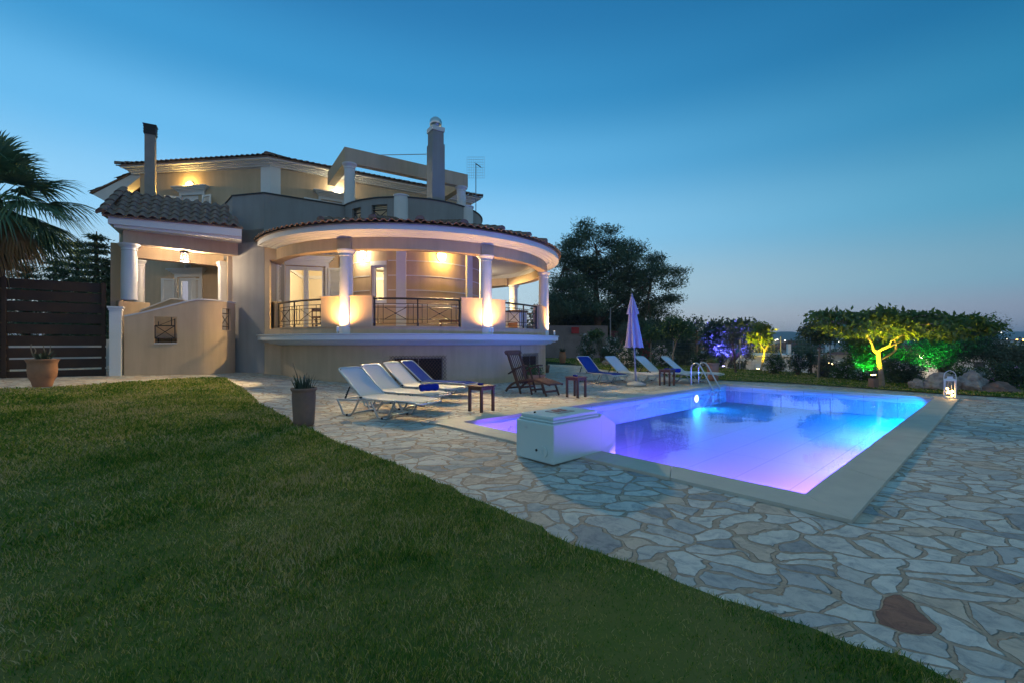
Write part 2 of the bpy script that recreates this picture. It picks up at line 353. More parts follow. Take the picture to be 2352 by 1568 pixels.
lf_mul = leafmat('mulberry leaves', (.060, .13, .026), (.13, .20, .040), .4)
lf_olive = leafmat('olive leaves', (.09, .11, .065), (.15, .165, .10), .2)
lf_palm = leafmat('palm leaves', (.065, .14, .075), (.13, .22, .10), .25)
lf_dead = leafmat('dead palm leaves', (.26, .18, .07), (.42, .28, .12), .25)
lf_aloe = leafmat('aloe leaves', (.045, .070, .050), (.085, .12, .075), .05)
petal_w = leafmat('white petals', (.62, .60, .60), (.78, .74, .76), .3)
petal_r = leafmat('red petals', (.30, .02, .04), (.45, .05, .09), .3)
petal_p = leafmat('mauve petals', (.40, .22, .45), (.55, .32, .58), .3)
terracotta = mat('terracotta pot', (.42, .21, .12), .85, .25, color2=(.30, .16, .10), vscale=4, bump=.25, bscale=30)
terracotta_old = mat('weathered terracotta', (.27, .17, .12), .9, .2, color2=(.19, .13, .105), vscale=5, bump=.3, bscale=24)
soil = mat('potting soil', (.04, .03, .02), .95, .1)
teak = mat('dark teak', (.13, .055, .032), .55, .4, color2=(.10, .045, .028), vscale=6)
fence_wood = mat('dark stained boards', (.050, .030, .022), .7, .3, color2=(.032, .020, .016), vscale=3, bump=.3, bscale=40)
canvas_w = mat('white sling fabric', (.62, .60, .57), .75, .3)
canvas_b = mat('blue sling fabric', (.008, .045, .26), .95, .05)
towel_m = mat('blue terry towel', (.010, .03, .30), .95, .1, bump=.8, bscale=220)
parasol_m = mat('cream parasol cloth', (.38, .34, .45), .8, .2)
grey_metal = mat('grey painted metal', (.20, .22, .25), .4, .5)
base_c = mat('concrete foot', (.42, .42, .40), .8, .2, var=.05, vscale=6)
cobalt = mat('cobalt glass', (.004, .01, .25), .08, .6)
rock = mat('limestone rock', (.40, .37, .35), .9, .2, color2=(.16, .15, .15), vscale=5, bump=.9, bscale=9)
rock_red = mat('reddish rock', (.26, .17, .14), .9, .2, color2=(.14, .09, .08), vscale=4, bump=.9, bscale=9)
blockwall = mat('rendered block wall', (.22, .205, .22), .95, .2, color2=(.16, .15, .165), vscale=1.2, bump=.4, bscale=25)
polyester = mat('white filter housing', (.56, .68, .66), .35, .5)
sign_red = mat('sign print', (.48, .20, .15), .5, .4)
sign_plate = mat('sign plate', (.50, .42, .38), .5, .4)

# ------------------------------------------------------------------ pool frame of reference
A_ = R_(42.6); PU = V(math.cos(A_), math.sin(A_)); PV = V(-math.sin(A_), math.cos(A_)); PN = V(2.503, 3.900)
PL, PW, CW, PD, WL = 10.28, 4.87, .41, .54, -.08
def pl(u, v, z=0.0): q = PN+PU*u+PV*v; return V(q.x, q.y, z)

# ------------------------------------------------------------------ terrain
CREST = [(-30, 46), (6, 47), (8.6, 36), (9.6, 28), (11.3, 23), (13.2, 19.3), (14.6, 16.6), (15.6, 14.6), (17.5, 12), (20, 9), (30, 2), (60, -30)]
def seg_d(px, py, a, b_):
    ax, ay = a; bx, by = b_; dx, dy = bx-ax, by-ay; t_ = max(0, min(1, ((px-ax)*dx+(py-ay)*dy)/(dx*dx+dy*dy)))
    return math.hypot(px-ax-dx*t_, py-ay-dy*t_), (dx*(py-ay)-dy*(px-ax))
def beyond(x, y):
    d_, s_ = min((seg_d(x, y, a, b_) for a, b_ in zip(CREST, CREST[1:])), key=lambda q: q[0])
    return d_ if s_ > 0 else -d_
def sst(t_): t_ = max(0, min(1, t_)); return t_*t_*(3-2*t_)
def T(x, y):
    d_ = beyond(x, y); z = G(x, y)-.03
    if d_ > 0: z += -3.6*sst(d_/9)-14*sst((d_-12)/230)
    return z
def steps(a, b_, n0, first, grow):                       # grid lines that widen away from the garden
    o = [a]
    while o[-1] < b_: o.append(o[-1]+first); first *= grow
    return o
ul = [0, PL]+[PL*i/8 for i in range(1, 8)]+[-x for x in steps(.5, 2600, 0, .6, 1.06)]+[PL+x for x in steps(.5, 3000, 0, .6, 1.05)]
vl = [0, PW]+[PW*i/4 for i in range(1, 4)]+[-x for x in steps(.5, 2600, 0, .6, 1.06)]+[PW+x for x in steps(.5, 3000, 0, .6, 1.05)]
def grid(us, vs, zf, hole=True):
    us, vs = sorted(set(us)), sorted(set(vs)); m = MB(); P = []
    for u in us:
        for v_ in vs: q = pl(u, v_); P.append((q.x, q.y, zf(q.x, q.y)))
    n = len(vs); fs = []
    for i in range(len(us)-1):
        for j in range(n-1):
            if hole and us[i] >= -1e-6 and us[i+1] <= PL+1e-6 and vs[j] >= -1e-6 and vs[j+1] <= PW+1e-6: continue
            fs.append((i*n+j, (i+1)*n+j, (i+1)*n+j+1, i*n+j+1))
    m.add(P, fs, True); return m
tag(grid(ul, vl, T).build('ground', field), kind='structure')
us = [0, PL]+[PL*i/16 for i in range(1, 16)]+[-.5*i for i in range(1, 40)]+[PL+.5*i for i in range(1, 14)]
vs = [0, PW]+[PW*i/8 for i in range(1, 8)]+[-.5*i for i in range(1, 26)]+[PW+.5*i for i in range(1, 46)]
pm = grid(us, vs, lambda x, y: G(x, y)-.012)
keep = [f for f in pm.f if beyond(sum(pm.v[i][0] for i in f)/4, sum(pm.v[i][1] for i in f)/4) < -1.2]
pm.f = keep; pm.m = [True]*len(keep)
tag(pm.build('paving', pav), kind='structure')
# coping round the pool, four mitred lengths split into slabs by narrow joints
cm = MB()
def quad_slab(m, a, b_, c, d_, z0, z1): m.prism([a, b_, c, d_], z0, z1)
def cop(side):
    n = {0: 4, 2: 4, 1: 8, 3: 8}[side]
    for i in range(n):
        t0, t1 = i/n, (i+1)/n
        def pt(t_, k):
            o_ = CW*k
            u0, u1, v0, v1 = -o_, PL+o_, -o_, PW+o_
            return {0: (u0, v0+(v1-v0)*t_), 1: (u0+(u1-u0)*t_, v1), 2: (u1, v1-(v1-v0)*t_), 3: (u1-(u1-u0)*t_, v0)}[side]
        e = .0004
        ia, ib = pt(t0+(e if i else 0), 0), pt(t1-(e if i < n-1 else 0), 0)
        oa, ob = pt(t0+(e if i else 0), 1), pt(t1-(e if i < n-1 else 0), 1)
        # inner edge overhangs the wall by 2 cm
        P4 = [pl(*ia), pl(*ib), pl(*ob), pl(*oa)]
        quad_slab(cm, P4[0], P4[1], P4[2], P4[3], -.045, .018)
for s_ in range(4): cop(s_)
tag(cm.build('pool_coping', coping_m, bevel=.004), kind='structure')
# basin in its own frame so the liner lines run along the pool
def pool_obj(m, name, mt, **k):
    o = m.build(name, mt); o.location = (PN.x, PN.y, 0); o.rotation_euler = (0, 0, A_); return tag(o, kind='structure')
m = MB(); m.add([(0, 0, -PD), (PL, 0, -PD), (PL, PW, -PD), (0, PW, -PD)], [(0, 1, 2, 3)])
e = .0
m.add([(0, 0, -.04), (PL, 0, -.04), (PL, 0, -PD), (0, 0, -PD)], [(0, 1, 2, 3)])
m.add([(0, PW, -.04), (PL, PW, -.04), (PL, PW, -PD), (0, PW, -PD)], [(0, 3, 2, 1)])
m.add([(0, 0, -.04), (0, PW, -.04), (0, PW, -PD), (0, 0, -PD)], [(0, 3, 2, 1)])
m.add([(PL, 0, -.04), (PL, PW, -.04), (PL, PW, -PD), (PL, 0, -PD)], [(0, 1, 2, 3)])
pool_obj(m, 'pool_basin', liner)
m = MB(); m.add([(0, 0, WL), (PL, 0, WL), (PL, PW, WL), (0, PW, WL)], [(0, 1, 2, 3)]); pool_obj(m, 'pool_water', water_m)
def pool_light(u, v, z, nrm, e, c, glowc, label):
    p = pl(u, v, z); nn = PU*nrm[0]+PV*nrm[1]; nn = V(nn.x, nn.y, 0)
    t = thing('pool_light', label, 'pool light', p, group='underwater lamps in the pool walls')
    r = MB(); r.tube([p, p+nn*.03], .125, 24); r.build('ring', white, t)
    r = MB(); r.tube([p+nn*.031, p+nn*.045], .095, 20); r.build('lens', glow('pool lens '+label[:9], glowc, 10), t)
    lo_ = lamp('AREA', 'pool_lamp', p+nn*.05, e, c, t, aim=(nn.x, nn.y, -.1)); lo_.data.shape = 'DISK'; lo_.data.size = .17
pool_light(8.2, PW, -.27, (0, -1), 60, (.0, .34, 1), (.8, .85, 1), 'lit round pool lamp in the long wall beside the ladder')
def strip(ua, va, ub, vb, nrm, e, c, label):             # added strip hidden below the water line, lights the pool floor evenly
    a, b_ = pl(ua, va, -.13), pl(ub, vb, -.13); mid = (a+b_)/2; nn = PU*nrm[0]+PV*nrm[1]; nn = V(nn.x, nn.y, 0); ln = (b_-a).length
    t = thing('added_fill_strip', label, 'added fill light', mid, group='added coloured fill strips hidden under the pool coping'); m = MB(); m.bar(a+nn*.006, b_+nn*.006, .012, .03); m.build('housing', white, t)
    o = lamp('AREA', 'added_fill_light', mid+nn*.03+V(0, 0, .03), e*ln, c, t); o.data.shape = 'RECTANGLE'; o.data.size = ln*.98; o.data.size_y = .04; o.data.spread = R_(125)
    z = -(nn*.94+V(0, 0, -.34)).normalized(); x = (b_-a).normalized(); y = z.cross(x).normalized(); x = y.cross(z)
    o.rotation_euler = Matrix((x, y, z)).transposed().to_euler()
VIO, VB, MIDB, BL2 = (.30, .10, 1), (.19, .12, 1), (.055, .20, 1), (.0, .32, 1)
strip(.03, .1, .03, PW-.1, (1, 0), 70, VIO, 'added violet fill strip hidden under the short coping by the filter box')
strip(.1, .03, 2.9, .03, (0, 1), 46, VIO, 'added violet fill strip hidden under the long coping next to the front corner')
strip(3.0, .03, 5.4, .03, (0, 1), 74, VB, 'added violet blue fill strip hidden under the long coping before its middle')
strip(5.5, .03, 7.7, .03, (0, 1), 90, MIDB, 'added deep blue fill strip hidden under the long coping past its middle')
strip(7.8, .03, PL-.1, .03, (0, 1), 78, BL2, 'added azure fill strip hidden under the long coping near the candle lantern')
# ------------------------------------------------------------------ HOUSE
H = thing('villa', 'cream two storey villa with tiled roofs, lit round veranda and rooftop pergola', 'house', (-6, 19, 0))
VC = V(-4.0, 19.2); VR = 5.4                              # centre and radius of the round veranda
TC = V(-4.1, 18.9); TR = 2.8                              # the round room behind it
def hit(px, C, R, far=False):                             # polar angle where the sight line of a column of the photo meets a circle
    t_ = (px-CX_)/F_; a = 1+t_*t_; b_ = -2*(t_*C.x+C.y); c_ = C.x**2+C.y**2-R*R; D = math.sqrt(max(0, b_*b_-4*a*c_))
    Y = (-b_+(D if far else -D))/(2*a); return math.atan2(Y-C.y, t_*Y-C.x)
def pol(C, r, a, z=0): return V(C.x+r*math.cos(a), C.y+r*math.sin(a), z)
A0, AB = V(-9.76, 15.92), V(-8.48, 15.60); AC = V(-8.56, 17.2); BE = V(-6.22, 17.1)
G0, G1, G2 = V(-16.0, 19.85), V(-10.07, 19.0), V(-2.14, 24.05)
G3, G4 = V(-7.4, 32.2), V(-17.0, 28.6)
DW0, DW1 = V(-8.56, 17.2), V(-5.55, 18.0)                 # wall with the veranda door
dd = (DW1-DW0).normalized(); gd = (G2-G1).normalized(); ldir = (G1-G0).normalized()
aL, aR = R_(-157), R_(66)
# main walls
m = MB()
# ground-floor wall under the upper left wall, with the porch door, and the same wall upstairs
sd = (at(400, 700, 19.5).x-G0.x)/ldir.x
def sL(px): # metres along G0->G1 for a photo column
    t_ = (px-CX_)/F_; return (t_*G0.y-G0.x)/(ldir.x-t_*ldir.y)
def sG(px): t_ = (px-CX_)/F_; return (t_*G1.y-G1.x)/(gd.x-t_*gd.y)
def sD(px): t_ = (px-CX_)/F_; return (t_*DW0.y-DW0.x)/(dd.x-t_*dd.y)
L0 = sL(322)
def onL(s, z=0, off=0): q = G0+ldir*s; return V(q.x+ldir.y*off, q.y-ldir.x*off, z)   # off > 0 is towards the viewer
def onG(s, z=0, off=0): q = G1+gd*s; return V(q.x+gd.y*off, q.y-gd.x*off, z)
def onD(s, z=0, off=0): q = DW0+dd*s; return V(q.x+dd.y*off, q.y-dd.x*off, z)
Ll = (G1-G0).length; Gl = (G2-G1).length; Dl = (DW1-DW0).length
pdoor = (sL(408), sL(460), 1.62, 4.1)
udoor = (sL(418), sL(466), 5.25, 7.60)
m.wallh(onL(L0), G1, -.3, 8.74, .3, [pdoor, udoor])
gdoor = (sG(737), sG(785), 5.25, 7.60)
m.wallh(G1, G2, 4.9, 8.74, .3, [gdoor])
m.wallh(DW0, DW1, 1.62, 4.78, .25, [(sD(655), sD(748), 1.66, 4.22), (sD(812), sD(827), 2.7, 4.19)])
m.wall(G2, G3, -.3, 8.74, .3); m.wall(G3, G4, -.3, 8.74, .3); m.wall(G4, onL(L0), -.3, 8.74, .3)
m.wall(V(-1.95, 20.75), G2, -.3, 4.78, .25)
m.build('wall', plaster, H)
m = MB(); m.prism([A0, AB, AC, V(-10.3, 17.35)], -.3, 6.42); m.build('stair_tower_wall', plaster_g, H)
# corner strip
m = MB(); m.prism([onL(Ll-.42, 0, .03), onL(Ll, 0, .03)+V(.02, 0, 0), onG(.38, 0, .03), onG(.38, 0, -.05), V(G1.x, G1.y+.05, 0), onL(Ll-.42, 0, -.05)], 4.8, 8.66)
m.build('corner_pilaster', white, H)
# wing on the far left
m = MB(); W0, W1 = V(-18.1, 21.0), V(-16.4, 20.8)
m.prism([W0, W1, V(-16.6, 25), V(-18.4, 25)], [-.3]*4, [7.9, 8.3, 8.3, 7.9]); m.build('wing_wall', plaster, H)
# round room: wall with two tall windows
def arcwall(m, C, r0, r1, z0, z1, a0, a1, holes, n=6):
    xs = sorted({a0, a1, *[h[0] for h in holes], *[h[1] for h in holes]})
    for a, b_ in zip(xs, xs[1:]):
        hs = sorted([(h[2], h[3]) for h in holes if h[0] <= a+1e-6 and h[1] >= b_-1e-6]); z = z0; k = max(2, int((b_-a)/R_(4)))
        for za, zb in hs:
            if za > z: m.arc(C, [(r0, z), (r1, z), (r1, za), (r0, za)], a, b_, k)
            z = zb
        if z < z1: m.arc(C, [(r0, z), (r1, z), (r1, z1), (r0, z1)], a, b_, k)
tw = (hit(852, TC, TR), hit(888, TC, TR), 2.68, 4.19)
m = MB(); arcwall(m, TC, TR-.22, TR, 1.62, 4.78, R_(-152), R_(25), [tw])
tower = m.build('round_room_wall', plaster, H)
m = MB()
for z in (2.65, 3.17, 3.69, 4.21):
    for a, b_ in ((R_(-152), tw[0]-.02), (tw[1]+.02, R_(22))):
        if z < 2.66: a, b_ = R_(-152), R_(22)
        m.arc(TC, [(TR-.02, z-.016), (TR+.012, z-.016), (TR+.012, z+.016), (TR-.02, z+.016)], a, b_, 34)
        if z < 2.66: break
m.build('groove_band', white, tower)
for a, b_ in ((911, 933), (1069, 1081)):
    m = MB(); a, b_ = hit(a, TC, TR), hit(b_, TC, TR)
    m.arc(TC, [(TR-.02, 1.62), (TR+.09, 1.62), (TR+.09, 4.76), (TR-.02, 4.76)], a, b_, 6); m.build('pilaster', white, H)
# veranda: base wall, slab, floor, ceiling
m = MB(); m.arc(VC, [(VR-.3, -.4), (VR, -.4), (VR, 1.27), (VR-.3, 1.27)], aL, aR, 110); m.build('veranda_base', plaster, H)
m = MB(); m.arc(VC, [(5.3, 1.24), (5.44, 1.24), (5.50, 1.27), (5.62, 1.275), (5.66, 1.32), (5.72, 1.335), (5.79, 1.345), (5.83, 1.39), (5.915, 1.40), (5.915, 1.545), (5.955, 1.555), (5.955, 1.58), (5.3, 1.585)], aL+.02, aR, 130); m.build('veranda_slab', white, H)
m = MB(); m.prism([pol(VC, 5.35, aL+(aR-aL)*i/60) for i in range(61)]+[G2, G1, V(-10.2, 17.3)], 1.50, 1.62); m.build('veranda_floor', floor_m, H)
m = MB(); m.prism([pol(VC, 5.3, aL+(aR-aL)*i/60) for i in range(61)]+[V(-3, 23.4), G1+V(.3, 0), V(-10.0, 17.3)], 4.70, 4.76); m.build('veranda_ceiling', ceiling_m, H)
# the flat piece of wall that joins the round base to the main block
FA = pol(VC, 5.405, R_(-134))
for poly, za, zb in (([AB+V(.004, .004), FA.xy, V(-7.9, 17.0), V(-8.5, 17.1)], -.35, 1.50), ([AB+V(.004, .004), FA.xy, V(-8.3, 16.6)], 1.552, 1.783), ([AB+V(.004, .004), pol(VC, 5.41, R_(-138)).xy, V(-8.3, 16.6)], 4.145, 4.60)):
    m = MB(); m.prism(poly, za, zb); m.build('join_wall', plaster, H)
# plinth and solid panels
m = MB(); m.arc(VC, [(5.18, 1.55), (5.42, 1.55), (5.42, 1.785), (5.18, 1.785)], aL, aR, 100)
m.arc(VC, [(5.16, 1.785), (5.455, 1.785), (5.455, 1.81), (5.16, 1.81)], aL, aR, 100); m.build('plinth', plaster, H)
pan = [(R_(-156), hit(631, VC, 5.42)), (hit(737, VC, 5.42), hit(855, VC, 5.42)), (hit(1060, VC, 5.42), hit(1161, VC, 5.42)), (hit(1239, VC, 5.42), R_(-2)), (R_(34), R_(48))]
for a, b_ in pan:
    m = MB(); m.arc(VC, [(5.17, 1.81), (5.42, 1.81), (5.42, 2.70), (5.17, 2.70)], a, b_, 12)
    m.arc(VC, [(5.145, 2.70), (5.45, 2.70), (5.45, 2.735), (5.145, 2.735)], a-.004, b_+.004, 12); m.build('parapet_panel', plaster, H)
# ring beam and cornice
m = MB(); m.arc(VC, [(5.12, 4.14), (5.43, 4.14), (5.43, 4.50), (5.12, 4.50)], aL, aR, 110, cap=True); m.build('ring_beam', plaster, H)
m = MB(); m.arc(VC, [(5.1, 4.60), (5.1, 4.502), (5.46, 4.502), (5.49, 4.518), (5.56, 4.522), (5.595, 4.548), (5.69, 4.553), (5.725, 4.578), (5.82, 4.584), (5.86, 4.61), (5.925, 4.615), (5.925, 4.79), (5.1, 4.80)], aL+.03, aR, 130); m.build('cornice', white, H)
m = MB(); m.wall(pol(VC, 5.3, R_(43)), V(-2.0, 23.6), 4.14, 4.5, .3); m.build('back_beam', plaster, H)
# round roof of barrel tiles
def tile(m, p, e, up, n, Lt, r0, r1, th=.016, seg=6):      # half round ridge tile
    vs = []
    for (q, r, lift) in ((p, r0, .018), (p+up*Lt, r1, 0)):
        vs += [q+e*(math.cos(PI*i/seg)*r)+n*(math.sin(PI*i/seg)*r*.80+lift) for i in range(seg+1)]
    vs += [p+e*(math.cos(PI*i/seg)*(r0-th))+n*(math.sin(PI*i/seg)*(r0-th)*.80+.018) for i in range(seg+1)]
    k = seg+1; j = rng.uniform(-.004, .004); vs = [v+n*j for v in vs]
    m.add(vs, [(i, i+1, k+i+1, k+i) for i in range(seg)], True); m.add(vs, [(2*k+i, 2*k+i+1, i+1, i) for i in range(seg)])
WAVE = [(-.5, .02), (-.40, .06), (-.30, .38), (-.20, .78), (-.08, .98), (.04, 1.0), (.16, .86), (.28, .50), (.38, .14), (.5, .02)]
def pantile(m, p, e, up, n, Lt, w0, w1, amp=.062):       # S shaped tile: a barrel and its trough
    k = len(WAVE); j = rng.uniform(-.004, .005); tw = rng.uniform(-.006, .006); vs = []
    for (q, w, lift, a) in ((p, w0, .026, amp), (p+up*Lt, w1, 0, amp*w1/w0), (p+up*.012, w0, .004, amp*.98)):
        vs += [q+e*(x*w+tw)+n*(h*a+lift+j) for x, h in WAVE]
    m.add(vs, [(i, i+1, k+i+1, k+i) for i in range(k-1)], True); m.add(vs, [(2*k+i, 2*k+i+1, i+1, i) for i in range(k-1)])
def caps(m, p, q, n, r=.12, Lt=.36, closed=True):
    p, q = V(*p), V(*q); up = (q-p); ln = up.length; up.normalize(); e = up.cross(n).normalized(); n = e.cross(up).normalized()
    if n.z < 0: n = -n
    k = max(1, int(ln/Lt)); Lt = ln/k
    for i in range(k): tile(m, p+up*(i*Lt), e, up, n, Lt*1.1, r, r*.86, .02, 8)
    if closed: m.add([p+n*.012+e*(math.cos(PI*i/8)*r*.95)+n*(math.sin(PI*i/8)*r*.82) for i in range(9)], [tuple(range(9))])
m = MB(); RZ0, RZ1, RR0, RR1 = 4.815, 5.60, 6.02, 2.8
sl = math.atan2(RZ1-RZ0, RR0-RR1); m.arc(VC, [(RR1, RZ1-.02), (RR0-.04, RZ0-.015), (RR0-.04, RZ0-.045), (RR1, RZ1-.08)], aL+.02, aR, 90, cap=False)
nt_ = int((aR-aL)*RR0/.2345)
for i in range(nt_):
    a = aL+.03+(aR-aL-.04)*(i+.5)/nt_; rad = V(math.cos(a), math.sin(a), 0); e = V(-math.sin(a), math.cos(a), 0)
    up = (-rad*math.cos(sl)+V(0, 0, math.sin(sl))); n = rad*math.sin(sl)+V(0, 0, math.cos(sl)); r = RR0; z = RZ0
    while r > RR1:
        k = r/RR0
        pantile(m, V(VC.x, VC.y, z)+rad*r, e, up, n, .40, .2345*k, .2345*(k-.065))
        r -= .36*math.cos(sl); z += .36*math.sin(sl)
vroof = m.build('veranda_roof', tile_m, H)
m = MB()
for px in (740, 858, 965, 1065, 1150, 1212, 1250):
    a = hit(px, VC, 5.9); rad = V(math.cos(a), math.sin(a), 0)
    caps(m, V(VC.x, VC.y, RZ0+.10)+rad*(RR0-.05), V(VC.x, VC.y, RZ1+.08)+rad*RR1, rad*math.sin(sl)+V(0, 0, math.cos(sl)), .135, .38)
m.build('ridge_tiles', tile_m, vroof)
# veranda columns
def column(name, p, z0, z1, r, parent, base=True, mt=None):
    m = MB(); c = (p.x, p.y, 0)
    m.lathe([(r, z0), (r*.99, z0+(z1-z0)*.5), (r*.93, z1-.20)], c, 28)
    m.lathe([(r*.93, z1-.20), (r*1.02, z1-.195), (r*1.04, z1-.175), (r*.96, z1-.17), (r*.96, z1-.13), (r*1.12, z1-.10), (r*1.14, z1-.075), (r*1.22, z1-.07), (r*1.33, z1-.03), (r*1.34, z1)], c, 28, crease=False)
    m.add([(p.x+r*1.34*math.cos(k*PI/14), p.y+r*1.34*math.sin(k*PI/14), z1) for k in range(28)], [tuple(range(28))])
    return m.build(name, mt or white, parent)
colA = [hit(794.5, VC, 5.35), hit(1116, VC, 5.35), R_(-7.5), R_(40)]
for a in colA:
    p = pol(VC, 5.33, a); column('column', p, 1.585, 4.14, .205, H)
    m = MB(); e_ = a; m.box((*pol(VC, 5.31, a).xy, 4.275), (.30, .46, .245), rz=a); m.build('column_block', plaster, H)
m = MB(); m.prism([AB+V(.004, .006), at(619, 700, 15.55).xy, at(623, 700, 15.85).xy, V(-8.46, 15.95)], 1.785, 4.146); m.build('end_pilaster', plaster, H)
# railings between the panels
def railing(pos, s0, s1, z0, z1, parent, bays=2, name='railing', r=.011):
    m = MB(); h = z1-z0
    def ln(sa, za, sb, zb, rr, k=6):
        m.tube([pos(sa+(sb-sa)*i/k, za+(zb-za)*i/k) for i in range(k+1)], rr, 6)
    ln(s0, z1, s1, z1, .032, 14)
    for i in range(bays+1):
        s = s0+(s1-s0)*i/bays; s = min(max(s, s0+(s1-s0)*.012), s1-(s1-s0)*.012); ln(s, z0, s, z1, .026, 1); ln(s, z0, s, z0+.09, .036, 1)
    for b_ in range(bays):
        a, c = s0+(s1-s0)*b_/bays, s0+(s1-s0)*(b_+1)/bays; d_ = c-a
        for f in (.106, .25, .68, .81): ln(a, z0+h*f, c, z0+h*f, r, 8)
        for f in (.10, .22, .78, .90): ln(a+d_*f, z0+h*.106, a+d_*f, z0+h*.81, r, 1)
        ln(a+d_*.25, z0+h*.25, a+d_*.75, z0+h*.68, r, 4); ln(a+d_*.25, z0+h*.68, a+d_*.75, z0+h*.25, r, 4)
        q = pos(a+d_*.5, z0+h*.465); m.ball(q, .03, 5)
    return m.build(name, iron, parent)
vpos = lambda s, z: pol(VC, 5.30, s, z)
for a, b_ in ((pan[0][1], pan[1][0]), (pan[1][1], pan[2][0]), (pan[2][1], pan[3][0]), (pan[3][1], pan[4][0])):
    railing(vpos, a, b_, 1.81, 2.66, H)
# upper terrace: parapets, round parapet, openings
m = MB(); m.prism([A0, AB, BE]+[pol(TC, 2.7, R_(-140)+R_(5)*i) for i in range(32)]+[V(-2.3, 21.0), G2, G1, V(-10.9, 17.3)], 4.77, 5.2); m.build('terrace_floor', floor_m, H)
m = MB(); m.wall(AB+V(0, .004), BE, 4.77, 6.42, .22); m.wall(V(-10.85, 17.15), A0+V(-.004, 0), 4.4, 6.42, .22)
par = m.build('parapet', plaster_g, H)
m = MB()
def cappath(pts, w=.30, t_=.035, z=6.42):
    for p, q in zip(pts, pts[1:]):
        d_ = V((q-p).x, (q-p).y, 0).normalized(); nn = V(-d_.y, d_.x)
        a, b_ = V(p.x, p.y)-nn*.04, V(q.x, q.y)-nn*.04; m.prism([a, b_, b_+nn*w, a+nn*w], z, z+t_)
cappath([V(-10.87, 17.17), A0, AB, BE]); m.build('parapet_cap', slate, par)
op1 = (hit(808, TC, 2.85), hit(828, TC, 2.85), 5.45, 6.19); op2 = (hit(853, TC, 2.85), hit(889, TC, 2.85), 5.45, 6.19)
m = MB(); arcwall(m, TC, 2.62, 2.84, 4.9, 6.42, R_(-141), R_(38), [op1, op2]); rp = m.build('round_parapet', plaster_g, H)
m = MB(); m.arc(TC, [(2.59, 6.42), (2.88, 6.42), (2.88, 6.455), (2.59, 6.455)], R_(-141), R_(38), 60); m.build('parapet_cap', slate, rp)
tpos = lambda s, z: pol(TC, 2.74, s, z)
for o_ in (op1, op2):
    m = MB()
    def ln2(sa, za, sb, zb, rr=.014): m.tube([tpos(sa+(sb-sa)*i/4, za+(zb-za)*i/4) for i in range(5)], rr, 6)
    a, b_ = o_[0], o_[1]; ln2(a, 6.02, b_, 6.02, .02); ln2(a, 5.6, b_, 5.6, .02); ln2(a, 6.02, b_, 5.6); ln2(a, 5.6, b_, 6.02); ln2(a, 6.10, b_, 6.10, .008)
    for f in (.06, .94): ln2(a+(b_-a)*f, 5.46, a+(b_-a)*f, 6.18, .014)
    m.build('window_grille', iron, rp)
for px in (920.5, 1076):
    a = hit(px, TC, 2.87); p = pol(TC, 2.77, a); m = MB(); m.lathe([(.255, 4.9), (.255, 6.46)], (p.x, p.y, 0), 24); m.lathe([(.255, 6.46), (.285, 6.46), (.285, 6.50), (0, 6.50)], (p.x, p.y, 0), 24, crease=True)
    m.build('parapet_post', white, H)
# pergola on the roof terrace
PA, PB_ = V(-6.28, 17.1), V(-1.93, 19.94); pdir = (PB_-PA).normalized(); pb = V(-pdir.y, pdir.x)
m = MB(); pt, pbm = 8.66, 8.10
m.wall(PA, PB_, pbm, pt, .30)
m.wall(PA+pb*3.05, PA+pb*.302, pbm+.002, pt-.002, .30); m.wall(PB_-pdir*.30+pb*2.7, PB_-pdir*.30+pb*.302, pbm+.002, pt-.002, .30)
m.build('pergola_beam', plaster, H)
for q in (PA+pdir*.22+pb*.16, PB_-pdir*.24+pb*.16): column('pergola_column', q, 5.2, 8.10, .205, H)
# chimneys
m = MB(); cq = V(-2.86, 17.1); ca = math.atan2(pdir.y, pdir.x)
m.box((cq.x, cq.y, 6.9), (.50, .52, 3.6), rz=ca); m.box((cq.x, cq.y, 8.935), (.44, .46, .47), rz=ca)
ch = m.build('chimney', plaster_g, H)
m = MB(); m.box((cq.x, cq.y, 9.25), (.50, .52, .16), rz=ca); m.build('chimney_cap', white, ch)
m = MB(); m.lathe([(.13, 9.32), (.15, 9.36), (.20, 9.40), (.235, 9.48), (.235, 9.56), (.20, 9.66), (.12, 9.73), (0, 9.755)], (cq.x, cq.y, 0), 24); m.build('chimney_cowl', steel, ch)
m = MB(); m.tube([V(-5.15, 17.93, 8.69), V(-3.1, 17.2, 8.42)], .016, 6); m.build('brace_rod', steel, H)
cq = V(-14.75, 18.6); ca = math.atan2(ldir.y, ldir.x)+R_(38)
m = MB(); m.box((cq.x, cq.y, 7.6), (.34, .34, 4.3), rz=ca); ch = m.build('chimney', concrete, H)
m = MB(); m.box((cq.x, cq.y, 9.93), (.39, .39, .36), rz=ca)
for k in range(3): m.box((cq.x, cq.y, 9.82+.11*k), (.42, .42, .03), rz=ca)
m.prism([V(cq.x, cq.y)+V(*rot2(i*.225, j*.225, ca)) for i, j in ((-1, -1), (1, -1), (1, 1), (-1, 1))], 10.12, 10.15); m.build('chimney_cap', black_cap, ch)
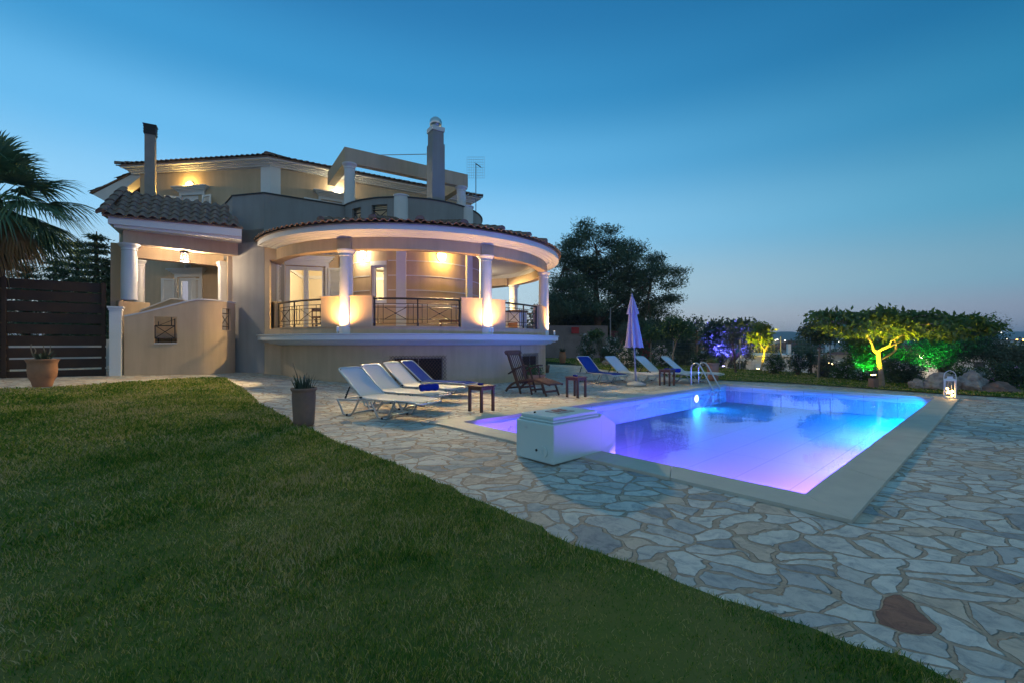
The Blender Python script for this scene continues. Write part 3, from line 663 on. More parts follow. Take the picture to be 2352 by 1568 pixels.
# main tiled roof
def tile_plane(m, A, B, C, D, w=.235, row=.36, r0=.094):
    A, B, C, D = (V(*q) for q in (A, B, C, D)); e = (B-A); We = e.length; e.normalize(); n = e.cross(D-A).normalized()
    if n.z < 0: n = -n
    up = n.cross(e).normalized()
    if up.z < 0: up = -up
    hL, hR = (D-A).dot(up), (C-B).dot(up); hh = max(hL, hR); oL, oR = (D-A).dot(e), (C-B).dot(e)
    m.add([q-n*.012 for q in (A, B, C, D)]+[q-n*.05 for q in (A, B, C, D)], [(0, 1, 2, 3), (4, 7, 6, 5), (0, 4, 5, 1), (1, 5, 6, 2), (2, 6, 7, 3), (3, 7, 4, 0)])
    k0 = int(min(0, oL)/w)-1; k1 = int((We+max(0, oR))/w)+1
    for k in range(k0, k1):
        s = (k+.5)*w; t_ = 0
        while t_ < hh-.05:
            tm = t_+row*.5; l_ = oL*tm/hL if hL else 0; r_ = We+(oR*tm/hR if hR else 0)
            top = hL+(hR-hL)*max(0, min(1, s/We))
            if l_ <= s <= r_ and top-t_ > .07: pantile(m, A+e*s+up*t_, e, up, n, min(row*1.12, top-t_), w, w, r0*.66)
            t_ += row
EZ = 8.94
def off(p, q, r): pass
lo, go = V(ldir.y, -ldir.x), V(gd.y, -gd.x)
def isec(p, d1, q, d2):
    den = d1.x*d2.y-d1.y*d2.x; t_ = ((q.x-p.x)*d2.y-(q.y-p.y)*d2.x)/den; return p+d1*t_
OH = .44
E1 = isec(G0+lo*OH, ldir, G1+go*OH, gd)
E0 = G0+lo*OH-ldir*.95; rd = (G3-G2).normalized(); ro = V(rd.y, -rd.x); E2 = isec(G1+go*OH, gd, G2+ro*OH, rd)
bd = (G4-G3).normalized(); bo = V(bd.y, -bd.x); E3 = isec(G2+ro*OH, rd, G3+bo*OH, bd); E4 = V(-17.9, 29.3)
PK = V(-11.2, 24.3, 10.80); z3 = lambda p, z=EZ: V(p.x, p.y, z)
m = MB()
tile_plane(m, z3(E0), z3(E1), PK, V(-13.6, 24.4, 10.80)); tile_plane(m, z3(E1), z3(E2), PK+V(.5, .3, 0), PK)
m.add([z3(E2), z3(E3), PK+V(.5, .3, 0)], [(0, 1, 2)]); m.add([z3(E3), z3(E4), V(-13.6, 24.4, 10.80), PK], [(0, 1, 2, 3)]); m.add([z3(E4), z3(E0), V(-13.6, 24.4, 10.80)], [(0, 1, 2)])
roof = m.build('roof', tile_m, H)
m = MB(); caps(m, z3(E1, EZ+.03), PK+V(0, 0, .05), V(0, 0, 1), .13); caps(m, z3(E2, EZ+.03), PK+V(0, 0, .05), V(0, 0, 1), .13); caps(m, z3(E0, EZ+.03), V(-13.6, 24.4, 10.85), V(0, 0, 1), .13)
caps(m, V(-13.6, 24.4, 10.85), PK+V(0, 0, .05), V(0, 0, 1), .13); m.build('ridge_tiles', tile_m, roof)
# eaves cornice: boxed soffit in three steps along each wall
m = MB()
for (o1, za, zb) in ((.07, 8.66, 8.73), (.15, 8.73, 8.79), (.23, 8.79, 8.84), (OH-.06, 8.84, 8.895)):
    q1 = isec(G0+lo*o1, ldir, G1+go*o1, gd); q2 = isec(G1+go*o1, gd, G2+ro*o1, rd); q0 = onL(L0-.35-o1*.6, 0, o1)
    q3 = isec(G2+ro*o1, rd, G3+bo*o1, bd)
    i1, i2, i0, i3 = isec(G0-lo*.1, ldir, G1-go*.1, gd), isec(G1-go*.1, gd, G2-ro*.1, rd), onL(L0-.35-o1*.6, 0, -.1), isec(G2-ro*.1, rd, G3-bo*.1, bd)
    for a, b_, c, d_ in ((q0, q1, i1, i0), (q1, q2, i2, i1), (q2, q3, i3, i2)): m.prism([a.xy, b_.xy, c.xy, d_.xy], za, zb)
m.build('eaves_cornice', white, H)
m = MB(); m.prism([G0, G1, G2, G3, G4], 8.6, 8.66); m.build('upper_ceiling', ceiling_m, H)
# wing roof with a raking edge
m = MB(); a, b_, c, d_ = V(-18.75, 20.2, 7.97), V(-16.2, 19.9, 8.98), V(-16.3, 26, 8.98), V(-18.9, 26, 7.97)
tile_plane(m, d_, a, b_, c, w=.235); m.build('wing_roof', tile_m, H)
m = MB(); m.add([a+V(.1, .06, -.07), b_+V(0, .06, -.07), b_+V(0, .06, -.36), a+V(.75, .06, -.42)]+[a+V(.1, .5, -.07), b_+V(0, .5, -.07), b_+V(0, .5, -.36), a+V(.75, .5, -.42)], [(0, 1, 2, 3), (4, 7, 6, 5), (0, 3, 7, 4), (3, 2, 6, 7), (0, 4, 5, 1)])
m.build('wing_fascia', white, H)
# ------------------------------------------------------------------ porch
EL, ER = at(233, 493, 13.2), at(559, 523, 15.0); TL = at(284, 440, 14.35)
nn_p = (ER-EL).cross(TL-EL); dv = at(514, 474, 1.0)-V(0, 0, HC_); TRR = V(0, 0, HC_)+dv*((EL-V(0, 0, HC_)).dot(nn_p)/dv.dot(nn_p))
m = MB(); tile_plane(m, EL, ER, TRR, TL, w=.262, row=.275, r0=.122)
EBk = EL+V(-1.2, 2.6, 0); TBk = V(-13.1, 16.9, TL.z)
tile_plane(m, EBk, EL+V(-.0, .0, 0), TL, TBk, w=.262, row=.275, r0=.122)
prf = m.build('porch_roof', tile_m, H)
m = MB(); caps(m, EL+V(0, 0, .05), TL+V(0, 0, .05), V(-.3, -.2, 1), .15, .30); m.build('ridge_tiles', tile_m, prf)
pd = V((ER-EL).x, (ER-EL).y, 0).normalized(); pbk = V(-pd.y, pd.x, 0)
FL, FR = EL+pd*.12+pbk*.10, ER+pbk*.05-pd*.05
m = MB()
def slab3(m, p, q, back, z0, z1):
    m.prism([V(p.x, p.y), V(q.x, q.y), V(q.x+back.x, q.y+back.y), V(p.x+back.x, p.y+back.y)], z0, z1)
slab3(m, FL, FR, pbk*.5, 4.80, 5.045); slab3(m, FL+pd*.12+pbk*.08, FR+pbk*.08, pbk*.4, 4.72, 4.80)
slab3(m, FL+pbk*.502, FL+pbk*.502+pd*.35, pbk*2.4, 4.80, 5.045)
m.build('porch_fascia', white, H)
m = MB(); BL0, BR0 = at(283, 560, 13.75), at(528, 571, 15.05)
bl = V(BL0.x, BL0.y); br = V(A0.x+.25, A0.y-.1)
pd2 = (br-bl).normalized(); pb2 = V(-pd2.y, pd2.x)
m.wall(bl, br, 4.33, 4.75, .36); m.wall(bl+pb2*2.2, bl+pb2*.36, 4.33, 4.75, .36)
m.wall(bl+pb2*1.9, br+pb2*1.9+pd2*.2, 4.18, 4.75, .3)
m.wall(V(-9.68, 16.0), V(-10.75, 17.6), 1.6, 4.75, .25)
m.build('porch_beam', plaster, H)
m = MB(); slab3(m, FL+pbk*.3+pd*.3, FR+pbk*.3, pbk*6.2, 4.75, 4.795); m.build('porch_ceiling', ceiling_m, H)
m = MB(); slab3(m, V(bl.x, bl.y)+V(0, .1), V(br.x, br.y)+V(0, .1), V(pb2.x, pb2.y)*5.4, 1.45, 1.60); m.build('porch_floor', floor_m, H)
cp = at(297, 640, 14.0); column('column', cp, 2.62, 4.33, .205, H)
cp = at(321, 640, 15.9); column('column', cp, 1.6, 4.18, .15, H)
m = MB(); q = at(513, 640, 16.25); m.box((q.x, q.y, 2.85), (.26, .26, 2.5), rz=R_(-40)); m.box((q.x, q.y, 4.14), (.36, .36, .08), rz=R_(-40)); m.box((q.x, q.y, 4.06), (.31, .31, .08), rz=R_(-40)); m.build('square_pilaster', white, H)
m = MB(); q = at(271, 640, 14.35); m.box((q.x, q.y, 2.2), (.26, .5, 4.4), rz=R_(30)); m.build('porch_pier', plaster, H)
# low parapet under the porch column, the outer stair wall with its sweeping top, the inner stair wall
m = MB(); a, b_ = at(272, 700, 14.05), at(345, 700, 14.75); m.wall(a, b_, -.3, 2.60, .25); m.build('porch_parapet', plaster, H)
SW0, SW1 = V(-11.42, 13.42), V(-9.93, 14.40)
sw = [SW0+(SW1-SW0)*(i/12) for i in range(13)]; cc = V(SW1.x-.26, SW1.y+1.0)
dS = (SW1-SW0).normalized()
p0, p1, p2 = SW1, SW1+dS*.62, V(-9.56, 15.75)
for i in range(1, 15):
    t_ = i/14; sw.append(p0*(1-t_)**2+p1*2*t_*(1-t_)+p2*t_*t_)
cum = [0]
for a, b_ in zip(sw, sw[1:]): cum.append(cum[-1]+(b_-a).length)
def ztop(s): k = s/1.78; return 2.07+(2.66-2.07)*(sst(min(1, k*.92))*.3+.7*min(1, k)) if s < 1.78 else 2.66
def spt(s):
    for i in range(len(cum)-1):
        if cum[i+1] >= s or i == len(cum)-2: t_ = (s-cum[i])/(cum[i+1]-cum[i]); return sw[i]+(sw[i+1]-sw[i])*t_
TOT = cum[-1]
w1 = (.70, 1.26, 1.30, 2.10); w2 = (TOT-.72, TOT-.30, 1.72, 2.45)
ss = sorted({0, *[TOT*i/60 for i in range(61)], w1[0], w1[1], w2[0], w2[1]})
mw, mc = MB(), MB()
for a, b_ in zip(ss, ss[1:]):
    p, q = spt(a), spt(b_); zt = (ztop(a), ztop(b_)); hole = None
    for h in (w1, w2):
        if a >= h[0]-1e-6 and b_ <= h[1]+1e-6: hole = h
    if hole: mw.wall(p, q, -.3, hole[2], .16); mw.wall(p, q, hole[3], zt, .16)
    else: mw.wall(p, q, -.3, zt, .16)
    d_ = (q-p).normalized(); nn = V(-d_.y, d_.x); mc.wall(p-nn*.03, q-nn*.03, (zt[0], zt[1]), (zt[0]+.045, zt[1]+.045), .22)
st = mw.build('stair_wall', plaster, H); mc.build('marble_coping', marble, st)
m = MB(); a, b_ = spt(w1[0]), spt(w1[1]); d_ = (b_-a).normalized(); nn = V(-d_.y, d_.x); m.wall(a-nn*.03, b_-nn*.03, w1[2]-.02, w1[2]+.012, .2); m.build('sill', marble, st)
m = MB(); gpos = lambda s, z: V((spt(s)+V(-dS.y, dS.x)*.02).x, (spt(s)+V(-dS.y, dS.x)*.02).y, z)
s0, s1 = w1[0]+.02, w1[1]-.06; z0, z1 = 1.45, 1.83
for (a, za, b_, zb, r) in ((s0, z0, s1, z0, .016), (s0, z1, s1, z1, .016), (s0, z0, s0, z1, .016), (s1, z0, s1, z1+.22, .014), (s0, z0, s1, z1, .012), (s0, z1, s1, z0, .012), (s0+.08, z1, s1, z1+.20, .008), (s0+.08, 1.32, s0+.08, z0, .012), (s1-.08, 1.32, s1-.08, z0, .012), (s0+.08, z1, s0+.08, z1+.12, .012), (s1-.08, z1, s1-.08, z1+.26, .014)):
    m.tube([gpos(a, za), gpos(b_, zb)], r, 6)
m.build('window_grille', iron, st)
m = MB(); sm = (w2[0]+w2[1])/2; g2 = lambda s, z: V(spt(s).x-.06, spt(s).y, z)
for (a, za, b_, zb, r) in ((w2[0]+.03, 1.85, w2[1]-.03, 1.85, .016), (w2[0]+.03, 2.28, w2[1]-.03, 2.28, .016), (w2[0]+.03, 1.74, w2[0]+.03, 2.44, .014), (w2[1]-.03, 1.74, w2[1]-.03, 2.44, .014), (w2[0], 1.85, w2[1], 2.28, .011), (w2[0], 2.28, w2[1], 1.85, .011)):
    m.tube([g2(a, za), g2(b_, zb)], r, 6)
m.build('window_grille', iron, st)
m = MB(); q = V(-11.58, 13.33); m.box((q.x, q.y, 1.02), (.27, .27, 2.6), rz=math.atan2(dS.y, dS.x)); m.box((q.x, q.y, 2.27), (.31, .31, .05), rz=math.atan2(dS.y, dS.x)); m.box((q.x, q.y, 2.335), (.36, .36, .05), rz=math.atan2(dS.y, dS.x)); m.build('gate_pier', white, H)
iw = [V(-12.15, 14.35), V(-11.2, 14.98), V(-10.95, 15.15), V(-10.65, 15.5)]; iz = [2.12, 2.74, 2.72, 2.45]
mi, mk = MB(), MB()
for i in range(3):
    mi.wall(iw[i], iw[i+1], .2, (iz[i], iz[i+1]), .16); d_ = (iw[i+1]-iw[i]).normalized(); nn = V(-d_.y, d_.x)
    mk.wall(iw[i]-nn*.03, iw[i+1]-nn*.03, (iz[i], iz[i+1]), (iz[i]+.045, iz[i+1]+.045), .24)
s2 = mi.build('inner_stair_wall', plaster, H); mk.build('marble_coping', marble, s2)
m = MB()
for i in range(9):
    a = SW0+dS*(.15+.22*i)+V(-dS.y, dS.x)*.17; m.prism([a, a+dS*.22, a+dS*.22+V(-dS.y, dS.x)*.75, a+V(-dS.y, dS.x)*.75], .2, .45+.135*(i+1))
m.build('stair_steps', marble, H)
# ------------------------------------------------------------------ doors, windows, shutters
def opening(pos, s0, s1, z0, z1, parent, leaves=2, lintel=None, surround=.16, depth=.12, name='window'):
    """pos(s, z, off): off > 0 towards the viewer. Frame is the window itself; glass, lintel are its pieces."""
    def bx(m, sa, sb, za, zb, oa, ob):
        P = [pos(sa, za, oa), pos(sb, za, oa), pos(sb, za, ob), pos(sa, za, ob)]; m.prism([p.xy for p in P], za, zb)
    m = MB(); f = .06
    bx(m, s0, s0+f, z0, z1, -depth, -depth+.07); bx(m, s1-f, s1, z0, z1, -depth, -depth+.07); bx(m, s0+f, s1-f, z1-f, z1, -depth, -depth+.07); bx(m, s0+f, s1-f, z0, z0+f, -depth, -depth+.07)
    w_ = (s1-s0-2*f)/leaves
    for i in range(leaves):
        a = s0+f+w_*i; b_ = a+w_; k = .085
        for (sa, sb, za, zb) in ((a+.004, a+k, z0+f, z1-f), (b_-k, b_-.004, z0+f, z1-f), (a+k, b_-k, z1-f-k, z1-f), (a+k, b_-k, z0+f, z0+f+k)): bx(m, sa, sb, za, zb, -depth+.012, -depth+.058)
    w = m.build(name, white_door, parent)
    m = MB(); bx(m, s0+f, s1-f, z0+f, z1-f, -depth+.028, -depth+.034); m.build('pane', glass, w)
    if surround:
        m = MB(); bx(m, s0-surround, s0, z0, z1+.02, -.02, .05); bx(m, s1, s1+surround, z0, z1+.02, -.02, .05); bx(m, s0-surround, s1+surround, z1+.02, z1+.16, -.02, .05); m.build('frame', white, w)
    if lintel:
        m = MB(); h = z1+.16
        for k, (o1, t1) in enumerate(((.09, .05), (.14, .05), (.20, .06), (.26, .05))): bx(m, s0-surround-o1+.04, s1+surround+o1-.04, h, h+t1, -.02, o1); h += t1
        m.build('lintel', white, w)
    return w
def shutter(hinge, d_, wd, z0, z1, parent, nn):
    """hinge (2D), d_ direction the leaf extends, nn outward normal of its face"""
    m = MB(); t_ = .04; h = V(hinge.x, hinge.y)
    def bx(a, b_, za, zb, oa=-t_/2, ob=t_/2): m.prism([h+d_*a+nn*oa, h+d_*b_+nn*oa, h+d_*b_+nn*ob, h+d_*a+nn*ob], za, zb)
    k = .075; bx(0, k, z0, z1); bx(wd-k, wd, z0, z1); bx(k, wd-k, z1-k, z1); bx(k, wd-k, z0, z0+k*1.4); zm = z0+(z1-z0)*.45; bx(k, wd-k, zm, zm+k)
    z = z0+k*1.4+.02
    while z < z1-k-.03:
        if not (zm-.03 < z < zm+k): 
            a, b_ = h+d_*k, h+d_*(wd-k)
            m.add([(*(a-nn*.012), z+.035), (*(b_-nn*.012), z+.035), (*(b_+nn*.014), z), (*(a+nn*.014), z)]+[(*(a-nn*.012), z+.027), (*(b_-nn*.012), z+.027), (*(b_+nn*.014), z-.008), (*(a+nn*.014), z-.008)], [(0, 1, 2, 3), (4, 7, 6, 5), (2, 6, 7, 3), (0, 4, 5, 1)])
        z += .048
    return m.build('shutter', white_door, parent)
# veranda door
w = opening(onD, sD(655), sD(748), 1.66, 4.22, H, 2, True, .12, .14, 'door')
s0, s1 = sD(655), sD(748); nD = V(dd.y, -dd.x)
shutter(onD(s0-.06, 0, .06).xy, V(*rot2(nD.x, nD.y, R_(-6))), .62, 1.68, 4.18, w, V(*rot2(dd.x, dd.y, R_(-6))))
shutter(onD(s1+.10, 0, .08).xy, V(*rot2(dd.x, dd.y, R_(-14))), .72, 1.68, 4.18, w, V(*rot2(nD.x, nD.y, R_(-14))))
opening(onD, sD(812), sD(827), 2.7, 4.19, H, 1, None, .05, .10)
# tall window of the round room
def onT(s, z=0, off=0): q = pol(TC, TR+off, s); return V(q.x, q.y, z)
w = opening(onT, tw[0], tw[1], 2.68, 4.19, H, 1, None, 0, .10) if False else None
m = MB(); ta, tb = tw[0], tw[1]; fz = .05
for (a, b_, za, zb) in ((ta, ta+.02, 2.68, 4.19), (tb-.02, tb, 2.68, 4.19), (ta, tb, 2.68, 2.74), (ta, tb, 4.13, 4.19), (ta+.02, ta+.05, 2.74, 4.03), (tb-.05, tb-.02, 2.74, 4.03), (ta+.02, tb-.02, 3.99, 4.06), (ta+.05, tb-.05, 2.74, 2.82)):
    m.arc(TC, [(TR-.13, za), (TR-.06, za), (TR-.06, zb), (TR-.13, zb)], a, b_, 3)
w = m.build('window', white_door, H)
m = MB(); m.arc(TC, [(TR-.102, 2.7), (TR-.096, 2.7), (TR-.096, 4.17), (TR-.102, 4.17)], ta, tb, 4); m.build('pane', glass, w)
m = MB(); m.arc(TC, [(TR-.05, 4.05), (TR+.03, 4.05), (TR+.03, 4.2), (TR-.05, 4.2)], ta, tb, 4); m.build('shutter_box', white_door, w)
# porch door
w = opening(onL, pdoor[0], pdoor[1], 1.62, 4.1, H, 2, True, .12, .10, 'door'); nL = V(ldir.y, -ldir.x)
shutter(onL(pdoor[0]-.06, 0, .08).xy, V(*rot2(-ldir.x, -ldir.y, R_(22))), .5, 1.64, 4.05, w, nL)
shutter(onL(pdoor[1], 0, .0).xy, V(*rot2(-ldir.x, -ldir.y, R_(2))), .46, 1.64, 4.05, w, nL)
# upper door on the left wall
w = opening(onL, udoor[0], udoor[1], 5.25, 7.60, H, 2, True, .10, .10, 'door')
shutter(onL(udoor[0]-.06, 0, .08).xy, V(*rot2(-ldir.x, -ldir.y, R_(30))), .52, 5.27, 7.56, w, nL)
shutter(onL(udoor[1]+.04, 0, .08).xy, V(*rot2(ldir.x, ldir.y, R_(-12))), .52, 5.27, 7.56, w, nL)
w = opening(onG, gdoor[0], gdoor[1], 5.25, 7.60, H, 2, True, .10, .10, 'door'); nG = V(gd.y, -gd.x)
shutter(onG(gdoor[0]-.04, 0, .08).xy, V(*rot2(-gd.x, -gd.y, R_(4))), .66, 5.27, 7.56, w, nG)
# basement windows behind the trellises
for px, wd in ((961, .105), (1216, .075)):
    a = hit(px, VC, VR); m = MB(); m.arc(VC, [(VR-.02, .18), (VR+.006, .18), (VR+.006, .84), (VR-.02, .84)], a-wd*1.25, a+wd*1.25, 6); bw = m.build('basement_window', interior_dark, H)
    m = MB()
    for (aa, bb, za, zb) in ((-1.3, 1.3, .84, .875), (-1.3, 1.3, .15, .18), (-1.3, -1.25, .15, .875), (1.25, 1.3, .15, .875), (-.02, .02, .18, .84)): m.arc(VC, [(VR-.02, za), (VR+.02, za), (VR+.02, zb), (VR-.02, zb)], a+wd*aa, a+wd*bb, 4)
    m.build('frame', concrete, bw)
m = MB(); q = hit(873, VC, VR); m.box((*pol(VC, VR+.01, q).xy, .93), (.03, .13, .13), rz=q); m.build('junction_box', plaster, H)
# ------------------------------------------------------------------ rooms seen through the glass
m = MB()
m.wall(V(-9.9, 21.3), V(-9.0, 17.4), 1.62, 4.7, .1); m.wall(V(-2.2, 22.6), V(-9.9, 21.3), 1.62, 4.7, .1); m.wall(V(-2.2, 20.5), V(-2.2, 22.6), 1.62, 4.7, .1)
room = m.build('dining_room', plaster_in, H)
m = MB()
bt = (V(-2.2, 22.6)-V(-9.9, 21.3)).normalized()
m.wall(V(-9.85, 21.2), V(-2.25, 22.48), 4.28, 4.42, -.06); m.wall(V(-8.9, 17.6), V(-9.8, 21.2), 4.28, 4.42, -.06); m.build('cove', white, room)
m = MB(); m.box((-8.15, 21.42, 3.1), (.34, .04, .46), rz=math.atan2(bt.y, bt.x)); m.build('picture_frame', teak, room)
m = MB(); m.box((-8.15, 21.39, 3.1), (.24, .03, .36), rz=math.atan2(bt.y, bt.x)); m.build('picture', marble, room)
m = MB(); m.wall(V(-17.2, 23.6), V(-8.2, 22.6), -.2, 8.6, .1); m.wall(V(-9.6, 23), V(-9.6, 19.8), 5.2, 8.6, .1) ; m.wall(V(-3.6, 27.2), V(-9.4, 23.4), 5.2, 8.6, .1); m.prism([G0+V(.4, .4), G1+V(-.1, .4), G2+V(-.4, .2), G3, G4], 4.9, 5.2)
m.build('room_partition', plaster_in, H)
for loc, e in (((-6.6, 19.6, 4.2), 420), ((-12.6, 21.2, 3.9), 220), ((-12.6, 21.0, 7.9), 220), ((-6.2, 22.8, 7.9), 220)):
    m = MB(); m.lathe([(.0, .1), (.16, .08), (.2, 0), (.16, -.06), (0, -.08)], (loc[0], loc[1], loc[2]+.35), 14); rl_ = m.build('ceiling_lamp', off_shade, H)
    lamp('POINT', 'room_light', loc, e, (1, .80, .50), rl_, radius=.12)
# ------------------------------------------------------------------ lamps on the house
def wall_lamp(p, nn, mt, r=.17, lit=None):
    m = MB(); k = 14; vs = []; t_ = V(-nn.y, nn.x, 0); up = V(0, 0, 1)
    # half dome, flat on top, hanging on the wall
    for i in range(6):
        ph = PI/2*i/5
        for j in range(k+1):
            th = PI*j/k; rr = r*math.cos(ph)
            vs.append(V(*p)+t_*(-math.cos(th)*rr)+nn*(math.sin(th)*rr*.62)-up*(math.sin(ph)*r*.72))
    m.add(vs, [(i*(k+1)+j, i*(k+1)+j+1, (i+1)*(k+1)+j+1, (i+1)*(k+1)+j) for i in range(5) for j in range(k)], True)
    m.add(vs[:k+1], [tuple(range(k+1))])
    l_ = m.build('wall_lamp', mt, H)
    m = MB(); m.tube([V(*p)+V(0, 0, -.05)-nn*.03, V(*p)+V(0, 0, -.05)+nn*.012], r*1.05, 20); m.build('back_plate', white, l_)
    if lit:
        lamp('POINT', 'wall_lamp_light', V(*p)+nn*.22+V(0, 0, -.07), lit[0], lit[1], l_, radius=.06)
        ao = lamp('AREA', 'wall_lamp_beam', V(*p)+nn*(r*.68)+V(0, 0, -.05), lit[2], lit[3], l_, aim=(nn.x, nn.y, -.85)); ao.data.shape = 'DISK'; ao.data.size = .22; ao.data.spread = R_(100)
    return l_
OR, WH = (1, .64, .16), (1, .84, .54)
q = sL(437); wall_lamp(onL(q, 8.10, .03), V(nL.x, nL.y, 0), glow_warm, .17, (50, OR, 60, OR))
q = sG(774.8); wall_lamp(onG(q, 8.12, .03), V(nG.x, nG.y, 0), glow_white, .17, (50, WH, 110, WH))
q = sD(834); a = hit(834, TC, TR); nn = V(math.cos(a), math.sin(a), 0); wall_lamp(pol(TC, TR+.02, a, 4.52), nn, glow_white, .16, (75, WH, 220, (1, .70, .31)))
a = hit(1014, TC, TR); nn = V(math.cos(a), math.sin(a), 0); wall_lamp(pol(TC, TR+.02, a, 4.49), nn, glow_warm, .18, (95, OR, 260, (1, .70, .31)))
q = sL(432); wall_lamp(onL(q, 4.62, .03), V(nL.x, nL.y, 0), off_shade, .15)
q = V(-1.9, 21.6); nn = V(1, -.05, 0).normalized(); wall_lamp(V(-1.9, 21.6, 4.3), nn, glow_white, .16, (34, WH, 160, (1, .70, .31)))
wl = V(-17.2, 20.75, 7.6)
lampo = wall_lamp(wl, V(-.1, -1, 0).normalized(), glow_warm, .15, (30, OR, 20, OR))
# hanging lantern in the porch
lq = at(424, 590, 15.05); m = MB(); m.tube([(lq.x, lq.y, 4.75), (lq.x, lq.y, lq.z+.22)], .008, 6)
m.lathe([(.02, .24), (.05, .20), (.12, .14), (.125, .12), (.10, .12)], lq, 8, False)
for k in range(6):
    a = k*PI/3; x, y = math.cos(a)*.115, math.sin(a)*.115
    m.tube([(lq.x+x, lq.y+y, lq.z+.13), (lq.x+x, lq.y+y, lq.z-.12)], .009, 5)
    m.tube([(lq.x+x*1.15, lq.y+y*1.15, lq.z+.16), (lq.x+x*1.5, lq.y+y*1.5, lq.z+.21)], .007, 5)
for z in (.12, -.03, -.12):
    m.tube([(lq.x+math.cos(k*PI/3)*.115, lq.y+math.sin(k*PI/3)*.115, lq.z+z) for k in range(7)], .009, 5)
lt = m.build('hanging_lantern', iron, H)
m = MB(); m.ball(lq, .030, 8); m.build('bulb', glow('lantern bulb', (1, .85, .62), 60), lt)
dropm = glow('lantern drops', (1, .88, .7), 6)
for k in range(6):
    a = (k+.5)*PI/3; x, y = math.cos(a)*.10, math.sin(a)*.10; m = MB(); m.tube([(lq.x+x, lq.y+y, lq.z-.13), (lq.x+x, lq.y+y, lq.z-.17)], .015, 6); m.build('glass_drop', dropm, lt)
m = MB(); m.ball((lq.x, lq.y, lq.z-.17), .03, 6); m.build('glass_drop', dropm, lt)
lamp('POINT', 'lantern_light', (lq.x, lq.y, lq.z), 380, (1, .76, .50), lt, radius=.055)
# spotlights standing on the slab, one before each column
for a in colA[:3]:
    p = pol(VC, 5.77, a+R_(-.15), 1.585); ax = (V(-math.cos(a), -math.sin(a), 0)*.10+V(0, 0, 1)).normalized()
    m = MB(); m.lathe([(0, 0), (.035, 0), (.035, .012), (0, .014)], p, 12); m.tube([p, p+V(0, 0, .05)], .008, 6); b0 = p+V(0, 0, .05); m.tube([b0, b0+ax*.15], .038, 16)
    sp_l = m.build('spotlight', white_door, H)
    m = MB(); m.tube([b0+ax*.1505, b0+ax*.154], .032, 14); m.build('lens', glow('spot lens', (1, .7, .3), 6), sp_l)
    lamp('SPOT', 'spot_beam', b0+ax*.17, 340, (1, .55, .20), sp_l, radius=.03, cone=R_(160), blend=1.0, aim=(-math.cos(a)*.16, -math.sin(a)*.16, 1))
# loudspeaker cable on the base wall
a = hit(1195, VC, VR); m = MB(); m.tube([pol(VC, VR+.01, a, 1.25), pol(VC, VR+.012, a+.002, .9)], .006, 5); m.build('cable', iron, H)
# ------------------------------------------------------------------ furniture behind the glass and on the veranda
zf = 1.62
dt = thing('dining_table', 'brown dining table inside the lit room behind the veranda door', 'table', (-7.35, 19.0, zf)); m = MB(); m.box((0, 0, .74), (1.5, .85, .05)); m.build('tabletop', teak, dt, local=True)
for i in (-1, 1):
    for j in (-1, 1): m = MB(); m.box((i*.66, j*.34, .36), (.07, .07, .71)); m.build('leg', teak, dt, local=True)
def dchair(x, y, rz, label):
    t = thing('dining_chair', label, 'chair', (x, y, zf), rz, 'dining chairs behind the veranda door'); m = MB(); m.box((0, 0, .45), (.44, .44, .06)); m.build('seat', marble, t, local=True)
    m = MB(); m.box((0, .21, .98), (.44, .035, .12)); m.box((0, .21, .70), (.44, .03, .06))
    for i in (-1, 1): m.box((i*.2, .21, .75), (.04, .035, .58))
    m.build('backrest', teak, t, local=True)
    for i in (-1, 1):
        for j in (-1, 1): m = MB(); m.box((i*.19, j*.19, .21), (.04, .04, .42)); m.build('leg', teak, t, local=True)
dchair(-7.75, 18.35, PI, 'brown dining chair with its back to the veranda door, under the left pane'); dchair(-6.95, 18.42, PI, 'brown dining chair with its back to the veranda door, under the right pane'); dchair(-7.3, 19.75, 0, 'brown dining chair on the far side of the dining table')
t = thing('vase_plant', 'small leafy plant in a vase on the dining table', 'plant', (-6.9, 18.9, zf+.765)); m = MB(); m.lathe([(0, 0), (.05, 0), (.06, .08), (.035, .15), (.04, .17)], (0, 0, 0), 14); m.build('vase', cobalt, t, local=True)
m = MB()
for i in range(16): a = rng.uniform(0, 6.3); m.tube([(0, 0, .15), (.03*math.cos(a), .03*math.sin(a), .28), (.10*math.cos(a), .10*math.sin(a), rng.uniform(.28, .42))], [.012, .02, .004], 4)
m.build('leaves', lf_mid, t, local=True)
def vthing(px, r): a = hit(px, VC, r); return pol(VC, r, a, 1.62)
p = vthing(1045, 4.2); t = thing('wooden_bench', 'low wooden bench behind the middle railing of the veranda', 'bench', p, R_(10)); m = MB()
for i in range(4): m.box((0, -.16+.107*i, .42), (1.1, .09, .03))
m.build('seat', teak, t, local=True)
for i in (-1, 1): m = MB(); m.box((i*.48, 0, .2), (.06, .36, .40)); m.build('leg', teak, t, local=True)
p = vthing(1182, 4.55); t = thing('barbecue_counter', 'white masonry counter with a wooden top behind the right railing', 'counter', p, R_(-35)); m = MB(); m.box((0, 0, .42), (.75, .5, .84)); m.build('body', white, t, local=True, bevel=.01)
m = MB(); m.box((0, 0, .865), (.85, .6, .05)); m.build('worktop', teak, t, local=True); m = MB(); m.box((.1, -.255, .25), (.4, .02, .36)); m.build('cupboard_door', terracotta, t, local=True)
t = thing('wire_basket', 'round black wire basket with a hoop handle on the masonry counter', 'basket', (p.x-.1, p.y, p.z+.90)); m = MB()
for z in (0.0, .1, .2): m.tube([(.14*math.cos(k*PI/8), .14*math.sin(k*PI/8), z) for k in range(17)], .006, 4)
